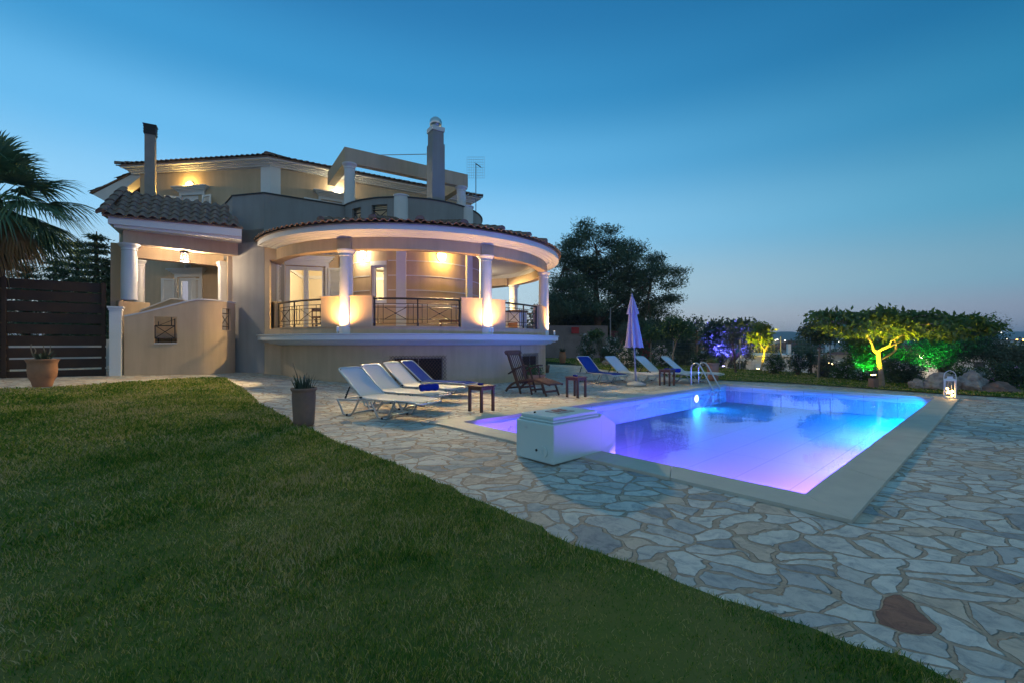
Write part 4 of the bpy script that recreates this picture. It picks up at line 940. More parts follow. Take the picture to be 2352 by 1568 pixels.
for k in range(12): a = k*PI/6; m.tube([(.14*math.cos(a), .14*math.sin(a), 0), (.14*math.cos(a), .14*math.sin(a), .2)], .004, 4)
m.build('basket_body', iron, t, local=True); m = MB(); m.tube([(.14*math.cos(k*PI/10), 0, .2+.26*math.sin(k*PI/10)) for k in range(11)], .007, 5); m.build('handle', iron, t, local=True)
# ------------------------------------------------------------------ LAWNS
def smooth_poly(pts, k=6):
    o = []
    for i in range(len(pts)-1):
        p0 = pts[max(i-1, 0)]; p1 = pts[i]; p2 = pts[i+1]; p3 = pts[min(i+2, len(pts)-1)]
        for j in range(k):
            t_ = j/k
            o.append(((2*p1+(p2-p0)*t_+(2*p0-5*p1+4*p2-p3)*t_*t_+(3*p1-p0-3*p2+p3)*t_**3)*.5))
    o.append(pts[-1]); return o
edge1 = [gp(*q).xy for q in [(-150, 893), (0, 893), (120, 890), (233, 882), (330, 875), (420, 870), (480, 867), (515, 867), (532, 876), (556, 892), (600, 926), (660, 962), (760, 1008), (880, 1056), (1000, 1106), (1180, 1188), (1330, 1252), (1560, 1338), (1800, 1430), (2080, 1522), (2350, 1640), (2600, 1800)]]
edge1 = smooth_poly(edge1, 5)
edge1 = [V(p.x+rng.uniform(-.03, .03), p.y+rng.uniform(-.03, .03)) for p in edge1]
lawn1 = edge1+[V(2.2, .2), V(2.0, -3), V(-16, -3), V(-16, 9)]
edge2 = [(1.0, 37.0)]+[tuple(gp(*q).xy) for q in [(1255, 829.4), (1309, 834), (1345, 841), (1405, 851), (1480, 858), (1560, 866), (1654, 872), (1740, 876), (1826, 880), (1900, 885), (1990, 891), (2093, 898.7), (2200, 905), (2352, 913.7), (2600, 925)]]+[(20, 8.2)]
edge2 = smooth_poly([V(*q) for q in edge2], 3)
lawn2 = edge2+[V(20.2, 8.8), V(17.7, 11.8), V(15.8, 14.4), V(14.8, 16.4), V(13.4, 19.1), V(11.5, 22.8), V(9.8, 27.8), V(8.8, 35.8), V(6.2, 46), V(-3, 46)]
def in_poly(P, poly):
    x, y = P[:, 0], P[:, 1]; ins = np.zeros(len(P), bool); n = len(poly); j = n-1
    for i in range(n):
        xi, yi, xj, yj = poly[i].x, poly[i].y, poly[j].x, poly[j].y
        c = ((yi > y) != (yj > y)) & (x < (xj-xi)*(y-yi)/(yj-yi+1e-12)+xi); ins ^= c; j = i
    return ins
nr = np.random.default_rng(3)
def turf_sheet(name, poly, lift, stp):
    xs = [p.x for p in poly]; ys = [p.y for p in poly]
    gx, gy = np.meshgrid(np.arange(min(xs), max(xs), stp), np.arange(min(ys), max(ys), stp)); Q = np.stack([gx.ravel(), gy.ravel()], 1)
    Q = Q+nr.uniform(-.1, .1, Q.shape)*stp; Q = Q[in_poly(Q, poly)]
    n = len(poly); pts = [Vector((p.x, p.y)) for p in poly]+[Vector((float(a), float(b_))) for a, b_ in Q]
    vs, _, fs, *_ = delaunay_2d_cdt(pts, [(i, (i+1) % n) for i in range(n)], [], 1, 1e-4)
    m = MB(); m.add([(v.x, v.y, G(v.x, v.y)+lift+rng.uniform(-.006, .008)) for v in vs], [tuple(f) for f in fs], True)
    return tag(m.build(name, turf), kind='structure')
turf_sheet('lawn_soil', lawn1, .012, .5); turf_sheet('back_lawn_soil', lawn2, .010, 1.0)
def Gnp(x, y):
    t_ = np.maximum(0, -x-3.4)*np.clip((y-2)/8, 0, 1); return .35*(1-np.exp(-t_*.16))*1.45
def grass(name, poly, bands, lift, label_kind='stuff'):
    VS, FS = [], []; base = 0
    xs = [p.x for p in poly]; ys = [p.y for p in poly]
    for (d0, d1, dens, w, h) in bands:
        x0, x1, y0, y1 = max(min(xs), -d1), min(max(xs), d1), max(min(ys), -1.0), min(max(ys), d1)
        if x1 <= x0 or y1 <= y0: continue
        n = int((x1-x0)*(y1-y0)*dens); P = np.stack([nr.uniform(x0, x1, n), nr.uniform(y0, y1, n)], 1)
        # tufts: draw points towards clump centres
        nc = max(1, n//26); C_ = np.stack([nr.uniform(x0, x1, nc), nr.uniform(y0, y1, nc)], 1)
        k = nr.random(n) < .35; P[k] = C_[nr.integers(0, nc, k.sum())]+nr.normal(0, .022+w, (k.sum(), 2))
        dist = np.hypot(P[:, 0], P[:, 1]); ok = (dist >= d0) & (dist < d1) & (np.abs(P[:, 0]) < P[:, 1]*1.35+1.6); P = P[ok]; P = P[in_poly(P, poly)]; n = len(P)
        if not n: continue
        patch = np.sin(P[:, 0]*1.7+1.3*np.sin(P[:, 1]*1.1))*np.sin(P[:, 1]*1.9+np.sin(P[:, 0]*1.4)*1.2)
        hh = h*(.35+.85*nr.random(n)**1.5+.30*patch); ww = w*(.7+.6*nr.random(n)); th = nr.uniform(0, 2*PI, n); ph = nr.uniform(0, 2*PI, n); ln = nr.uniform(.2, 1.15, n)*hh
        z = Gnp(P[:, 0], P[:, 1])+lift; dx, dy = np.cos(th)*ww/2, np.sin(th)*ww/2; lx, ly = np.cos(ph)*ln, np.sin(ph)*ln
        v0 = np.stack([P[:, 0]-dx, P[:, 1]-dy, z], 1); v1 = np.stack([P[:, 0]+dx, P[:, 1]+dy, z], 1)
        v2 = np.stack([P[:, 0]+dx*.8+lx*.35, P[:, 1]+dy*.8+ly*.35, z+hh*.58], 1); v3 = np.stack([P[:, 0]-dx*.8+lx*.35, P[:, 1]-dy*.8+ly*.35, z+hh*.58], 1)
        v4 = np.stack([P[:, 0]+lx, P[:, 1]+ly, z+hh*.95], 1)
        VS.append(np.stack([v0, v1, v2, v3, v4], 1).reshape(-1, 3)); b_ = base+5*np.arange(n)[:, None]
        FS.append(np.concatenate([b_+np.array([[0, 1, 2]]), b_+np.array([[0, 2, 3]]), b_+np.array([[3, 2, 4]])], 0)); base += 5*n
    o = mesh_np(name, np.concatenate(VS), np.concatenate(FS), grass_m)
    return o
tag(grass('lawn_grass', lawn1, [(.8, 2.6, 12000, .0032, .031), (2.6, 4.2, 7500, .0046, .036), (4.2, 7, 3400, .008, .045), (7, 12, 1500, .015, .048), (12, 20, 700, .026, .05)], .01),
    'short dark green lawn with straw coloured patches beside the flagstones', 'grass', kind='stuff')
tag(grass('back_lawn_grass', lawn2, [(8, 16, 900, .018, .042), (16, 26, 320, .035, .045), (26, 47, 100, .07, .05)], .008), 'strip of mown grass between the pool terrace and the shrubs', 'grass', kind='stuff')

# ------------------------------------------------------------------ FILTER BOX at the near end of the pool
def pb_box(m, u0, u1, v0, v1, z0, z1): m.prism([pl(u0, v0).xy, pl(u1, v0).xy, pl(u1, v1).xy, pl(u0, v1).xy], z0, z1)
fb = thing('filter_box', 'white boxy pool filter unit with a lid, straddling the stone edge of the pool', 'pool filter', pl(-.45, 2.38, 0))
u0, u1, v0, v1 = -.875, -.02, 2.10, 2.68
m = MB(); pb_box(m, u0, u1, v0, v1, .0, .435); hb = m.build('housing', polyester, fb, bevel=.018)
m = MB(); pb_box(m, u0+.025, u1-.02, v0+.022, v1-.022, .437, .462); pb_box(m, u0+.045, u1-.03, v0+.04, v1-.04, .462, .505); m.build('lid', polyester, fb, bevel=.012)
m = MB(); prof = [(u1+.002, -.30), (u1+.31, -.30), (u1+.31, .30), (u1+.27, .335), (u1+.06, .452), (u1+.002, .455)]
a = [pl(u, v0+.012, z) for u, z in prof]; b_ = [pl(u, v1-.012, z) for u, z in prof]; n = len(prof)
m.add(a+b_, [tuple(range(n))[::-1], tuple(range(n, 2*n))]+[(i, (i+1) % n, n+(i+1) % n, n+i) for i in range(n)]); m.build('spout_hood', polyester, fb, bevel=.012)
m = MB(); m.tube([pl(u0-.014, 2.24, .125), pl(u0+.002, 2.24, .125)], .062, 28); cap_ = m.build('round_cap', polyester, fb, bevel=.004)
m = MB()
for k in (-1, 1): m.box(pl(u0-.016, 2.24+.014*k, .125), (.006, .008, .05), rz=A_)
m.build('grip', polyester, cap_)
m = MB(); m.tube([pl(u0-.008, 2.345, .125), pl(u0+.002, 2.345, .125)], .014, 12); m.build('screw', black_cap, fb)
m = MB(); m.tube([pl(u0+.13, 2.5, .505), pl(u0+.13, 2.5, .522)], .014, 12); m.build('lid_knob', black_cap, fb)
m = MB()
for a_, b_ in (((2.53, .345), (2.49, .345)), ((2.49, .345), (2.51, .375)), ((2.51, .375), (2.53, .345))): m.tube([pl(u0-.001, a_[0], a_[1]), pl(u0-.001, b_[0], b_[1])], .0028, 5)
m.build('triangle_mark', steel, fb)
m = MB(); m.box(pl(-.46, 2.37, .511), (.27, .22, .010), rz=A_); pt_ = m.build('sign', sign_plate, fb)
m = MB()
for uu, vv, rr in ((-.52, 2.36, .045), (-.42, 2.34, .035), (-.40, 2.42, .03), (-.50, 2.43, .026)):
    for r2 in (rr, rr*.55): m.tube([pl(uu+r2*math.cos(k*PI/8), vv+r2*math.sin(k*PI/8), .5175) for k in range(14)], .006, 4)
m.build('swirl_print', sign_red, pt_)
# ------------------------------------------------------------------ POOL LADDER
ld = thing('pool_ladder', 'stainless steel pool ladder arching over the far corner of the pool', 'pool ladder', pl(9.45, PW+.45, 0))
for i, u in enumerate((9.18, 9.68)):
    pts = []; vb = PW+.60
    for (dv, z) in ((0, 0), (0, .25), (0, .48), (-.01, .56), (-.05, .63), (-.12, .675), (-.20, .67), (-.27, .62), (-.33, .53), (-.50, .22), (-.64, -.03), (-.67, -.09), (-.68, -.15), (-.68, -.9)): pts.append(pl(u, vb+dv, z+.018))
    m = MB(); m.tube(smooth_poly(pts, 4), .0215, 14); hr = m.build('handrail', steel, ld)
    m = MB(); m.lathe([(.022, .03), (.045, .026), (.05, .018), (.05, .018)], pl(u, vb, 0), 16); m.build('floor_flange', steel, ld)
for k in range(3):
    m = MB(); m.box(pl(9.43, PW-.08, -.20-.24*k), (.48, .08, .02), rz=A_); m.build('tread', steel, ld)

# ------------------------------------------------------------------ SUN LOUNGERS
def lounger(fab, label, loc, rz, group):
    t = thing('sun_lounger', label, 'sun lounger', loc, rz, group); W = .31; R = .0175; kw = dict(local=True)
    m = MB()                                             # side rails and foot bow
    rail = [(.02, .28), (.60, .30), (.66, .325), (1.60, .325), (1.84, .315), (1.90, .30)]
    for s in (-1, 1): m.tube([(x, s*W, z) for x, z in rail]+[(1.93, s*W*.93, .295)], R, 8)
    m.tube([(1.92, -W*.95, .297), (1.95, -W*.6, .295), (1.95, W*.6, .295), (1.92, W*.95, .297)], R, 8)
    m.tube([(.60, -W, .30), (.60, W, .30)], R, 8); m.tube([(.04, -W, .28), (.04, W, .28)], R*.9, 8)
    m.build('frame', alu, t, **kw)
    for (xa, xb, xc, xd) in ((.03, .20, .38, .60), (.86, 1.04, 1.24, 1.44)):
        for s in (-1, 1):
            m = MB(); y = s*(W+.012)
            pts = [V(xa, y, .285), V(xa+(xb-xa)*.45, y, .17), V(xb-.03, y, .05), V(xb, y, .022), V(xb+.05, y, .014), V(xc-.05, y, .014), V(xc, y, .022), V(xc+.03, y, .05), V(xc+(xd-xc)*.55, y, .17), V(xd-.03, y, .30), V(xd, y, .318)]
            m.tube(smooth_poly(pts, 3), R, 8); lg = m.build('leg', alu, t, **kw)
            m = MB(); m.box(((xb+xc)/2, y, .014), (.045, .036, .034)); m.build('rubber_foot', black_cap, lg, **kw)
        m = MB(); m.tube([((xb+xc)/2+.0, -W-.012, .03), ((xb+xc)/2, W+.012, .03)], R*.8, 8); m.build('crossbar', alu, t, **kw)
    # backrest frame: rounded top corners, hinged at x = .62
    a = R_(41); ca, sa = -math.cos(R_(39)), math.sin(R_(39)); hx, hz = .62, .335; Lb = .82
    def bp_(l, y, o=0): return V(hx+ca*l+o*sa, y, hz+sa*l-o*ca)
    m = MB(); w2 = W-.03
    pts = [bp_(0, -w2), bp_(Lb*.5, -w2), bp_(Lb-.10, -w2), bp_(Lb-.02, -w2+.03), bp_(Lb, -w2+.11), bp_(Lb, 0), bp_(Lb, w2-.11), bp_(Lb-.02, w2-.03), bp_(Lb-.10, w2), bp_(Lb*.5, w2), bp_(0, w2)]
    m.tube(smooth_poly(pts, 3), R, 8); bf = m.build('back_frame', alu, t, **kw)
    def sheet(P, th=.006):
        m = MB(); nu = len(P); nv = len(P[0]); vs = [p for r_ in P for p in r_]
        up = [(i*nv+j, (i+1)*nv+j, (i+1)*nv+j+1, i*nv+j+1) for i in range(nu-1) for j in range(nv-1)]
        nrm = (P[1][0]-P[0][0]).cross(P[0][1]-P[0][0]).normalized()*th
        m.add(vs, up, True); m.add([v-nrm for v in vs], [f[::-1] for f in up], True); return m
    P = []
    for i in range(13):
        l = .05+(Lb-.055)*i/12; inset = .0 if l < Lb-.11 else (l-(Lb-.11))/.105*.085; sag = -.018*math.sin(PI*i/12); row = []
        for j in range(9):
            y = (w2-inset)*(-1+2*j/8); row.append(bp_(l, y, sag*(1-(abs(j-4)/4)**2)))
        P.append(row)
    sheet(P).build('back_sling', fab, t, **kw)
    P = []
    for i in range(15):
        x = .58+1.32*i/14; sag = .022*math.sin(PI*min(1, i/14*1.0))
        P.append([V(x, (W-.004-(.03 if i == 14 else 0))*(-1+2*j/8), .345-(.02 if i > 12 else 0)*(i-12)*.5-sag*(1-(abs(j-4)/4)**2)) for j in range(9)])
    P[0] = [bp_(.06, v.y*.9, 0) for v in P[0]]
    sheet(P).build('seat_sling', fab, t, **kw)
    for s in (-1, 1):
        m = MB(); m.tube([(.16, s*(W-.05), .285), (.16+.12, s*(W-.05), .52)], .012, 6)
        for k in range(5): m.box((.17+.015*k, s*(W-.05), .31+.032*k), (.035, .02, .014))
        m.build('support_strut', black_cap, t, **kw)
        m = MB(); m.box((.60, s*(W-.012), .335), (.05, .022, .05)); m.build('hinge', black_cap, t, **kw)
    return t
def place_l(fab, label, hp, ang, group):                # hp: ground position of the hinge
    a = R_(ang); d = V(math.cos(a), math.sin(a)); p = V(hp[0], hp[1])-d*.62
    z = max(G(hp[0], hp[1]), 0); return lounger(fab, label, (p.x, p.y, z-.008), a, group)
g1, g2 = 'sun loungers lined up beside the house', 'sun loungers standing behind the parasol'
place_l(canvas_w, 'white sling lounger nearest the tall clay pot of aloe', (-2.55, 8.42), -28, g1)
l2 = place_l(canvas_w, 'white sling lounger with a rolled blue towel at its foot, second from the aloe pot', (-2.52, 9.55), -29, g1)
place_l(canvas_w, 'white sling lounger between the towel lounger and the blue one by the house', (-2.37, 10.75), -27, g1)
place_l(canvas_b, 'blue sling lounger with raised back before the trellised basement window', (-2.20, 11.85), -21, g1)
place_l(canvas_b, 'blue sling lounger standing left of the folded parasol', (2.80, 15.55), -61, g2)
place_l(canvas_w, 'white sling lounger directly behind the folded parasol pole', (3.83, 15.62), -54, g2)
l7 = place_l(canvas_w, 'white sling lounger behind the small table nearest the pool ladder', (4.93, 15.68), -48, g2)
place_l(canvas_w, 'white sling lounger beside the pool ladder and the large clay pot', (5.85, 15.72), -41, g2)
def towel(p, ang, label, r=.075, ln=.36):
    m = MB(); d = V(math.cos(R_(ang)), math.sin(R_(ang)), 0); p = V(*p); e = V(-d.y, d.x, 0)
    pts = [p+d*(-ln/2+ln*i/8) for i in range(9)]; m.tube(pts, [r*(.93+.07*math.sin(i*2.1)) for i in range(9)], 18)
    for k in (-1, 1):                                    # the spiral of the roll at both ends
        sp_ = [p+d*(k*(ln/2+.004))+e*(r*(.9-.045*i)*math.cos(i*.7))+V(0, 0, 1)*(r*(.9-.045*i)*math.sin(i*.7)) for i in range(18)]
        m.tube(sp_, .006, 5)
    fl = [p+d*(-ln/2+ln*i/6)+e*(r*.98)+V(0, 0, .02) for i in range(7)]; m.tube(fl, .011, 6)
    return tag(m.build('rolled_towel', towel_m), label, 'towel', 'rolled blue beach towels')
towel((-1.66, 9.12, .425), 28, 'rolled royal blue towel on the lounger behind the front one')
towel((5.30, 14.95, .42), -10, 'rolled blue towel on the far lounger behind the small table', .07, .42)
# ------------------------------------------------------------------ SIDE TABLES with ashtrays
def side_table(p, rz, label, h=.50, w=.36):
    t = thing('side_table', label, 'side table', p, rz, 'low wooden side tables'); k = dict(local=True)
    m = MB(); n = 6; sw_ = (w+.04)/n
    for i in range(n): m.box((0, -(w+.04)/2+sw_*(i+.5), h-.011), (w+.04, sw_-.004, .022))
    m.build('tabletop', teak, t, bevel=.003, **k)
    m = MB()
    for sx, sy, dx, dy in ((0, 1, w-.05, .02), (0, -1, w-.05, .02), (1, 0, .02, w-.05), (-1, 0, .02, w-.05)): m.box((sx*(w/2-.025), sy*(w/2-.025), h-.055), (dx, dy, .06))
    m.build('apron', teak, t, **k)
    for i in (-1, 1):
        for j in (-1, 1): m = MB(); m.box((i*(w/2-.023), j*(w/2-.023), (h-.023)/2), (.045, .045, h-.024)); m.build('leg', teak, t, **k)
    return t
def ashtray(p, label):
    m = MB(); m.lathe([(0, .004), (.05, .004), (.056, .012), (.06, .034), (.054, .034), (.048, .014), (0, .012)], p, 20)
    for k in range(3): a = k*2*PI/3; m.box((p[0]+.057*math.cos(a), p[1]+.057*math.sin(a), p[2]+.036), (.016, .014, .006), rz=a)
    tag(m.build('ashtray', cobalt), label, 'ashtray', 'cobalt glass ashtrays')
for p, a, tl, al in (((-.59, 8.79), -41, 'dark wooden side table in front of the loungers by the house', 'cobalt blue glass ashtray on the table nearest the filter box'),
                     ((1.56, 11.08), -44, 'dark wooden side table beside the slatted deck chair', 'cobalt blue ashtray on the table beside the deck chair'),
                     ((4.80, 14.12), -44, 'dark wooden side table between the parasol and the pool ladder', 'cobalt blue ashtray on the table nearest the pool ladder')):
    side_table((p[0], p[1], .0), R_(a), tl); ashtray((p[0]-.02, p[1]+.02, .50), al)
# ------------------------------------------------------------------ STEAMER DECK CHAIR
dc = thing('deck_chair', 'reddish wooden steamer deck chair with slatted back, arms and leg rest', 'deck chair', (.02, 12.55, -.01), R_(-48)); k = dict(local=True)
W = .25
def plank(m, pts, w, th):
    pts = [V(*p) for p in pts]
    for a, b_ in zip(pts, pts[1:]): m.bar(a, b_+(b_-a).normalized()*.004, w, th)
for s in (-1, 1):
    y = s*W
    m = MB(); plank(m, smooth_poly([V(.0, y, .02), V(.12, y, .14), (V(.30, y, .25)), V(.55, y, .32), V(.80, y, .365), V(1.04, y, .385)], 3), .028, .055); m.build('seat_rail', teak, dc, **k)
    m = MB(); plank(m, [(.62, y+s*.03, .0), (.50, y+s*.03, .33), (.36, y+s*.03, .66)], .026, .05); m.build('leg', teak, dc, **k)
    m = MB(); plank(m, [(.98, y-s*.03, .0), (.86, y-s*.03, .36)], .026, .045); m.build('leg', teak, dc, **k)
    m = MB(); plank(m, [(.45, y-s*.03, .17), (.24, y-s*.03, .60), (.02, y-s*.03, 1.06)], .026, .05); m.build('back_post', teak, dc, **k)
    m = MB(); plank(m, smooth_poly([V(.16, y+s*.035, .50), V(.36, y+s*.035, .60), V(.56, y+s*.035, .68), V(.74, y+s*.035, .735), V(.84, y+s*.035, .735)], 3), .07, .024); m.build('armrest', teak, dc, **k)
    m = MB(); plank(m, [(.80, y+s*.02, .36), (.70, y+s*.03, .70)], .022, .035); m.build('arm_support', teak, dc, **k)
    m = MB(); plank(m, [(1.34, y-s*.02, .33), (1.50, y-s*.02, .0)], .026, .045); m.build('leg', teak, dc, **k)
    m = MB(); plank(m, [(1.03, y-s*.02, .385), (1.30, y-s*.02, .35), (1.62, y-s*.02, .285)], .026, .045); m.build('leg_rest_rail', teak, dc, **k)
m = MB()
for yy in np.linspace(-.17, .17, 6):
    plank(m, [(.44, yy, .23), (.24, yy, .63), (.05, yy, 1.01)], .028, .012)
m.build('back_slats', teak, dc, **k)
m = MB(); c = [V(.03+.008*math.cos(a), 0, 1.045) for a in (0,)]
pr = []
for i in range(24):
    a = 2*PI*i/24; y_ = (.235 if math.cos(a) > 0 else -.235)+.07*math.cos(a); q = .065*math.sin(a); pr.append((y_, q))
up_ = V(-.4226, 0, .906); nn_ = V(.906, 0, .4226); ctr = V(.015, 0, 1.06)
a = [ctr+V(0, y_, 0)+up_*q+nn_*.014 for y_, q in pr]; b_ = [ctr+V(0, y_, 0)+up_*q-nn_*.014 for y_, q in pr]; n = 24
m.add(a+b_, [tuple(range(n)), tuple(range(n, 2*n))[::-1]]+[(i, n+i, n+(i+1) % n, (i+1) % n) for i in range(n)]); m.build('headboard', teak, dc, **k)
m = MB()
for i in range(9): m.box((.47+.062*i, 0, .325+.0085*i), (.042, 2*W-.04, .014))
m.build('seat_slats', teak, dc, **k)
m = MB()
for yy in np.linspace(-.19, .19, 8): plank(m, [(1.04, yy, .405), (1.30, yy, .373), (1.60, yy, .312)], .034, .013)
m.bar((1.62, -W+.01, .30), (1.62, W-.01, .30), .03, .03); m.bar((1.05, -W+.01, .395), (1.05, W-.01, .395), .03, .03)
m.build('leg_rest_slats', teak, dc, **k)
m = MB()
for (x, z, e) in ((.12, .12, 0), (.57, .16, .03), (.94, .12, -.03), (1.45, .11, -.02), (.40, .28, 0)): m.bar((x, -W-e, z), (x, W+e, z), .022, .05)
m.build('stretcher', teak, dc, **k)
# ------------------------------------------------------------------ PARASOL
ps = thing('parasol', 'closed cream parasol leaning slightly on its grey pole and round base', 'parasol', (3.86, 14.2, 0)); k = dict(local=True)
m = MB(); m.lathe([(0, 0), (.30, 0), (.31, .02), (.30, .045), (.24, .085), (.14, .115), (.06, .13), (0, .13)], (0, 0, 0), 32); m.build('base', base_c, ps, **k)
lean = V(-.115, .02, 2.72); pp = lambda z: V(lean.x*z/2.72, lean.y*z/2.72, z)
m = MB(); m.tube([pp(.1), pp(.52)], .034, 14); m.build('base_tube', grey_metal, ps, **k)
m = MB(); m.tube([pp(.5), pp(2.78)], .022, 12); m.tube([pp(2.70), pp(2.83)], .034, 12); m.build('pole', grey_metal, ps, **k)
def folds(prof, nf, amp, n=72, ph=0):
    m = MB(); vs = []
    for (r, z, am) in prof:
        c = pp(z)
        for i in range(n):
            a = 2*PI*i/n; f_ = abs(math.sin(nf*a/2+ph)); rr = .84*r*(1-am+am*f_*1.25)
            vs.append((c.x+rr*math.cos(a+.25*(2.7-z)*am), c.y+rr*math.sin(a+.25*(2.7-z)*am), z+(-.035*f_ if z < prof[-1][1]+.01 else 0)))
    k_ = len(prof); m.add(vs, [(j*n+i, j*n+(i+1) % n, (j+1)*n+(i+1) % n, (j+1)*n+i) for j in range(k_-1) for i in range(n)], True); return m
folds([(.03, 2.76, .0), (.07, 2.66, .15), (.12, 2.50, .3), (.165, 2.36, .38), (.20, 2.24, .42), (.215, 2.22, .42)], 8, .3).build('canopy_vent', parasol_m, ps, **k)
folds([(.05, 2.60, .1), (.12, 2.38, .3), (.155, 2.1, .4), (.20, 1.8, .45), (.245, 1.5, .48), (.285, 1.28, .5), (.30, 1.20, .52)], 8, .3, ph=.5).build('canopy', parasol_m, ps, **k)
# ------------------------------------------------------------------ LANTERN on the pool corner
lp = at(2182, 914, 10.75); ln_ = thing('candle_lantern', 'white metal lantern with four lit candles on the pool corner', 'lantern', (lp.x, lp.y, .018), R_(-40)); k = dict(local=True)
w, h = .092, .40; m = MB()
for i in (-1, 1):
    for j in (-1, 1): m.box((i*w, j*w, h/2+.02), (.026, .026, h))
for z in (.012, h+.022):
    m.box((0, w, z), (2*w+.03, .03, .03)); m.box((0, -w, z), (2*w+.03, .03, .03)); m.box((w, 0, z), (.03, 2*w-.03, .03)); m.box((-w, 0, z), (.03, 2*w-.03, .03))
m.box((0, 0, .008), (2*w, 2*w, .014)); m.build('frame', white_door, ln_, **k)
m = MB(); v_ = [(-w-.01, -w-.01, h+.037), (w+.01, -w-.01, h+.037), (w+.01, w+.01, h+.037), (-w-.01, w+.01, h+.037), (-.045, -.045, h+.065), (.045, -.045, h+.065), (.045, .045, h+.065), (-.045, .045, h+.065)]
m.add(v_, [(0, 1, 5, 4), (1, 2, 6, 5), (2, 3, 7, 6), (3, 0, 4, 7), (0, 3, 2, 1)]); m.box((0, 0, h+.085), (.09, .09, .045)); m.build('lid', white_door, ln_, **k)
m = MB(); m.tube(smooth_poly([V(-w-.012, 0, h*.95), V(-w-.01, 0, h+.12), V(-w*.8, 0, h+.20), V(0, 0, h+.245), V(w*.8, 0, h+.20), V(w+.01, 0, h+.12), V(w+.012, 0, h*.95)], 4), .007, 8); m.build('handle', white_door, ln_, **k)
for i, j, ax in ((0, -1, 0), (0, 1, 0), (-1, 0, 1), (1, 0, 1)):
    m = MB(); m.box((i*w, j*w, h/2+.02), (.003, 2*w-.03, h-.03) if ax else (2*w-.03, .003, h-.03)); m.build('pane', glass, ln_, **k)
flame = glow('candle flame', (1, .55, .14), 90)
for i, (x, y, z) in enumerate(((-.042, .02, .20), (.038, -.02, .145), (-.038, -.03, .11), (.042, .03, .05))):
    m = MB(); m.lathe([(0, z-.03), (.022, z-.03), (.024, z), (0, z)], (x, y, 0), 12); m.tube([(x*.4, y*.4, h), (x, y, z+.09)], .0025, 4); m.tube([(x, y, z+.09), (x-.02, y, z)], .002, 4); m.tube([(x, y, z+.09), (x+.02, y, z)], .002, 4)
    c_ = m.build('candle', white, ln_, **k)
    m = MB(); m.ball((x, y, z+.016), .017, 6, (1, 1, 1.3)); m.build('flame', flame, c_, **k)
lamp('POINT', 'candle_light', (lp.x, lp.y, .14), 9, (1, .48, .14), None, radius=.05).parent = None
# ------------------------------------------------------------------ TRELLISES on the base wall
def trellis(px, wd, z0, z1, label, cell=.10):
    a = hit(px, VC, VR); m = MB(); s = wd/2/VR; n = int(wd/cell); H_ = z1-z0
    def q(x, z): return pol(VC, VR+.05, a+(x-wd/2)/VR, z)
    rows = int(H_/cell/1.15); ch_ = H_/rows
    for i in range(-rows, n+rows):
        for sg in (1, -1):
            x0 = i*cell; pts = []
            for r_ in range(rows+1):
                x = x0+(r_*cell if sg > 0 else (rows-r_)*cell)
                if -1e-6 <= x <= wd+1e-6: pts.append(q(x, z0+r_*ch_))
            if len(pts) > 1: m.tube(pts, .0065, 4, False)
            elif False: pass
    tag(m.build('trellis', teak), label, 'trellis', 'diamond trellises over basement windows')
trellis(964, 1.78, .10, .93, 'wide diamond wooden trellis over the basement window behind the loungers')
trellis(1219, 1.25, .12, .95, 'diamond wooden trellis over the basement window behind the deck chair')
# ------------------------------------------------------------------ FENCE on the left
fn = thing('board_fence', 'tall dark fence of wide horizontal boards left of the steps', 'fence', (-13.3, 11.85, .3))
fa, fb_ = V(-11.86, 13.32), V(-16.2, 9.5); fd = (fb_-fa).normalized(); fnn = V(-fd.y, fd.x); FLn = (fb_-fa).length
m = MB(); tops = 3.02
for i in range(9):
    zt = tops-.30*i-(.0 if i < 4 else .012*(i-3)); m.wall(fa, fb_, zt-.262+rng.uniform(-.004, .004), zt, .028)
m.build('board', fence_wood, fn)
for s in (.06, 2.0, 4.0, 5.7):
    m = MB(); q = fa+fd*s+fnn*.07; m.box((q.x, q.y, 1.62), (.08, .08, 2.85), rz=math.atan2(fd.y, fd.x)); m.build('post', fence_wood, fn)
m = MB(); q = fa-fd*.0; m.wall(fa+fnn*.12, fb_+fnn*.12, .0, .36, -.35); m.build('plinth', base_c, fn)
# antenna
an = thing('tv_antenna', 'television aerial with a grid reflector on a thin mast', 'antenna', (-1.545, 19.5, 5.2)); x0, y0 = -1.545, 19.5
m = MB(); m.tube([(x0, y0, 5.2), (x0, y0, 8.98)], .018, 8); m.build('mast', grey_metal, an)
m = MB()
for i in range(9): m.tube([(x0-.33+.75*i/8-.05, y0, 8.35), (x0-.33+.75*i/8-.05, y0, 9.25)], .005, 4)
for i in range(9): m.tube([(x0-.38, y0, 8.35+.9*i/8), (x0+.37, y0, 8.35+.9*i/8)], .005, 4)
m.build('grid_reflector', steel, an)
m = MB(); m.bar((x0, y0-.05, 8.95), (x0+.25, y0-.7, 8.55), .03, .03)
for i in range(7): f_ = i/6; q = V(x0+.25*f_, y0-.05-.65*f_, 8.95-.4*f_); m.tube([q+V(-.07, 0, .05), q+V(.07, 0, -.05)], .006, 4)
m.build('dipole_arm', black_cap, an)

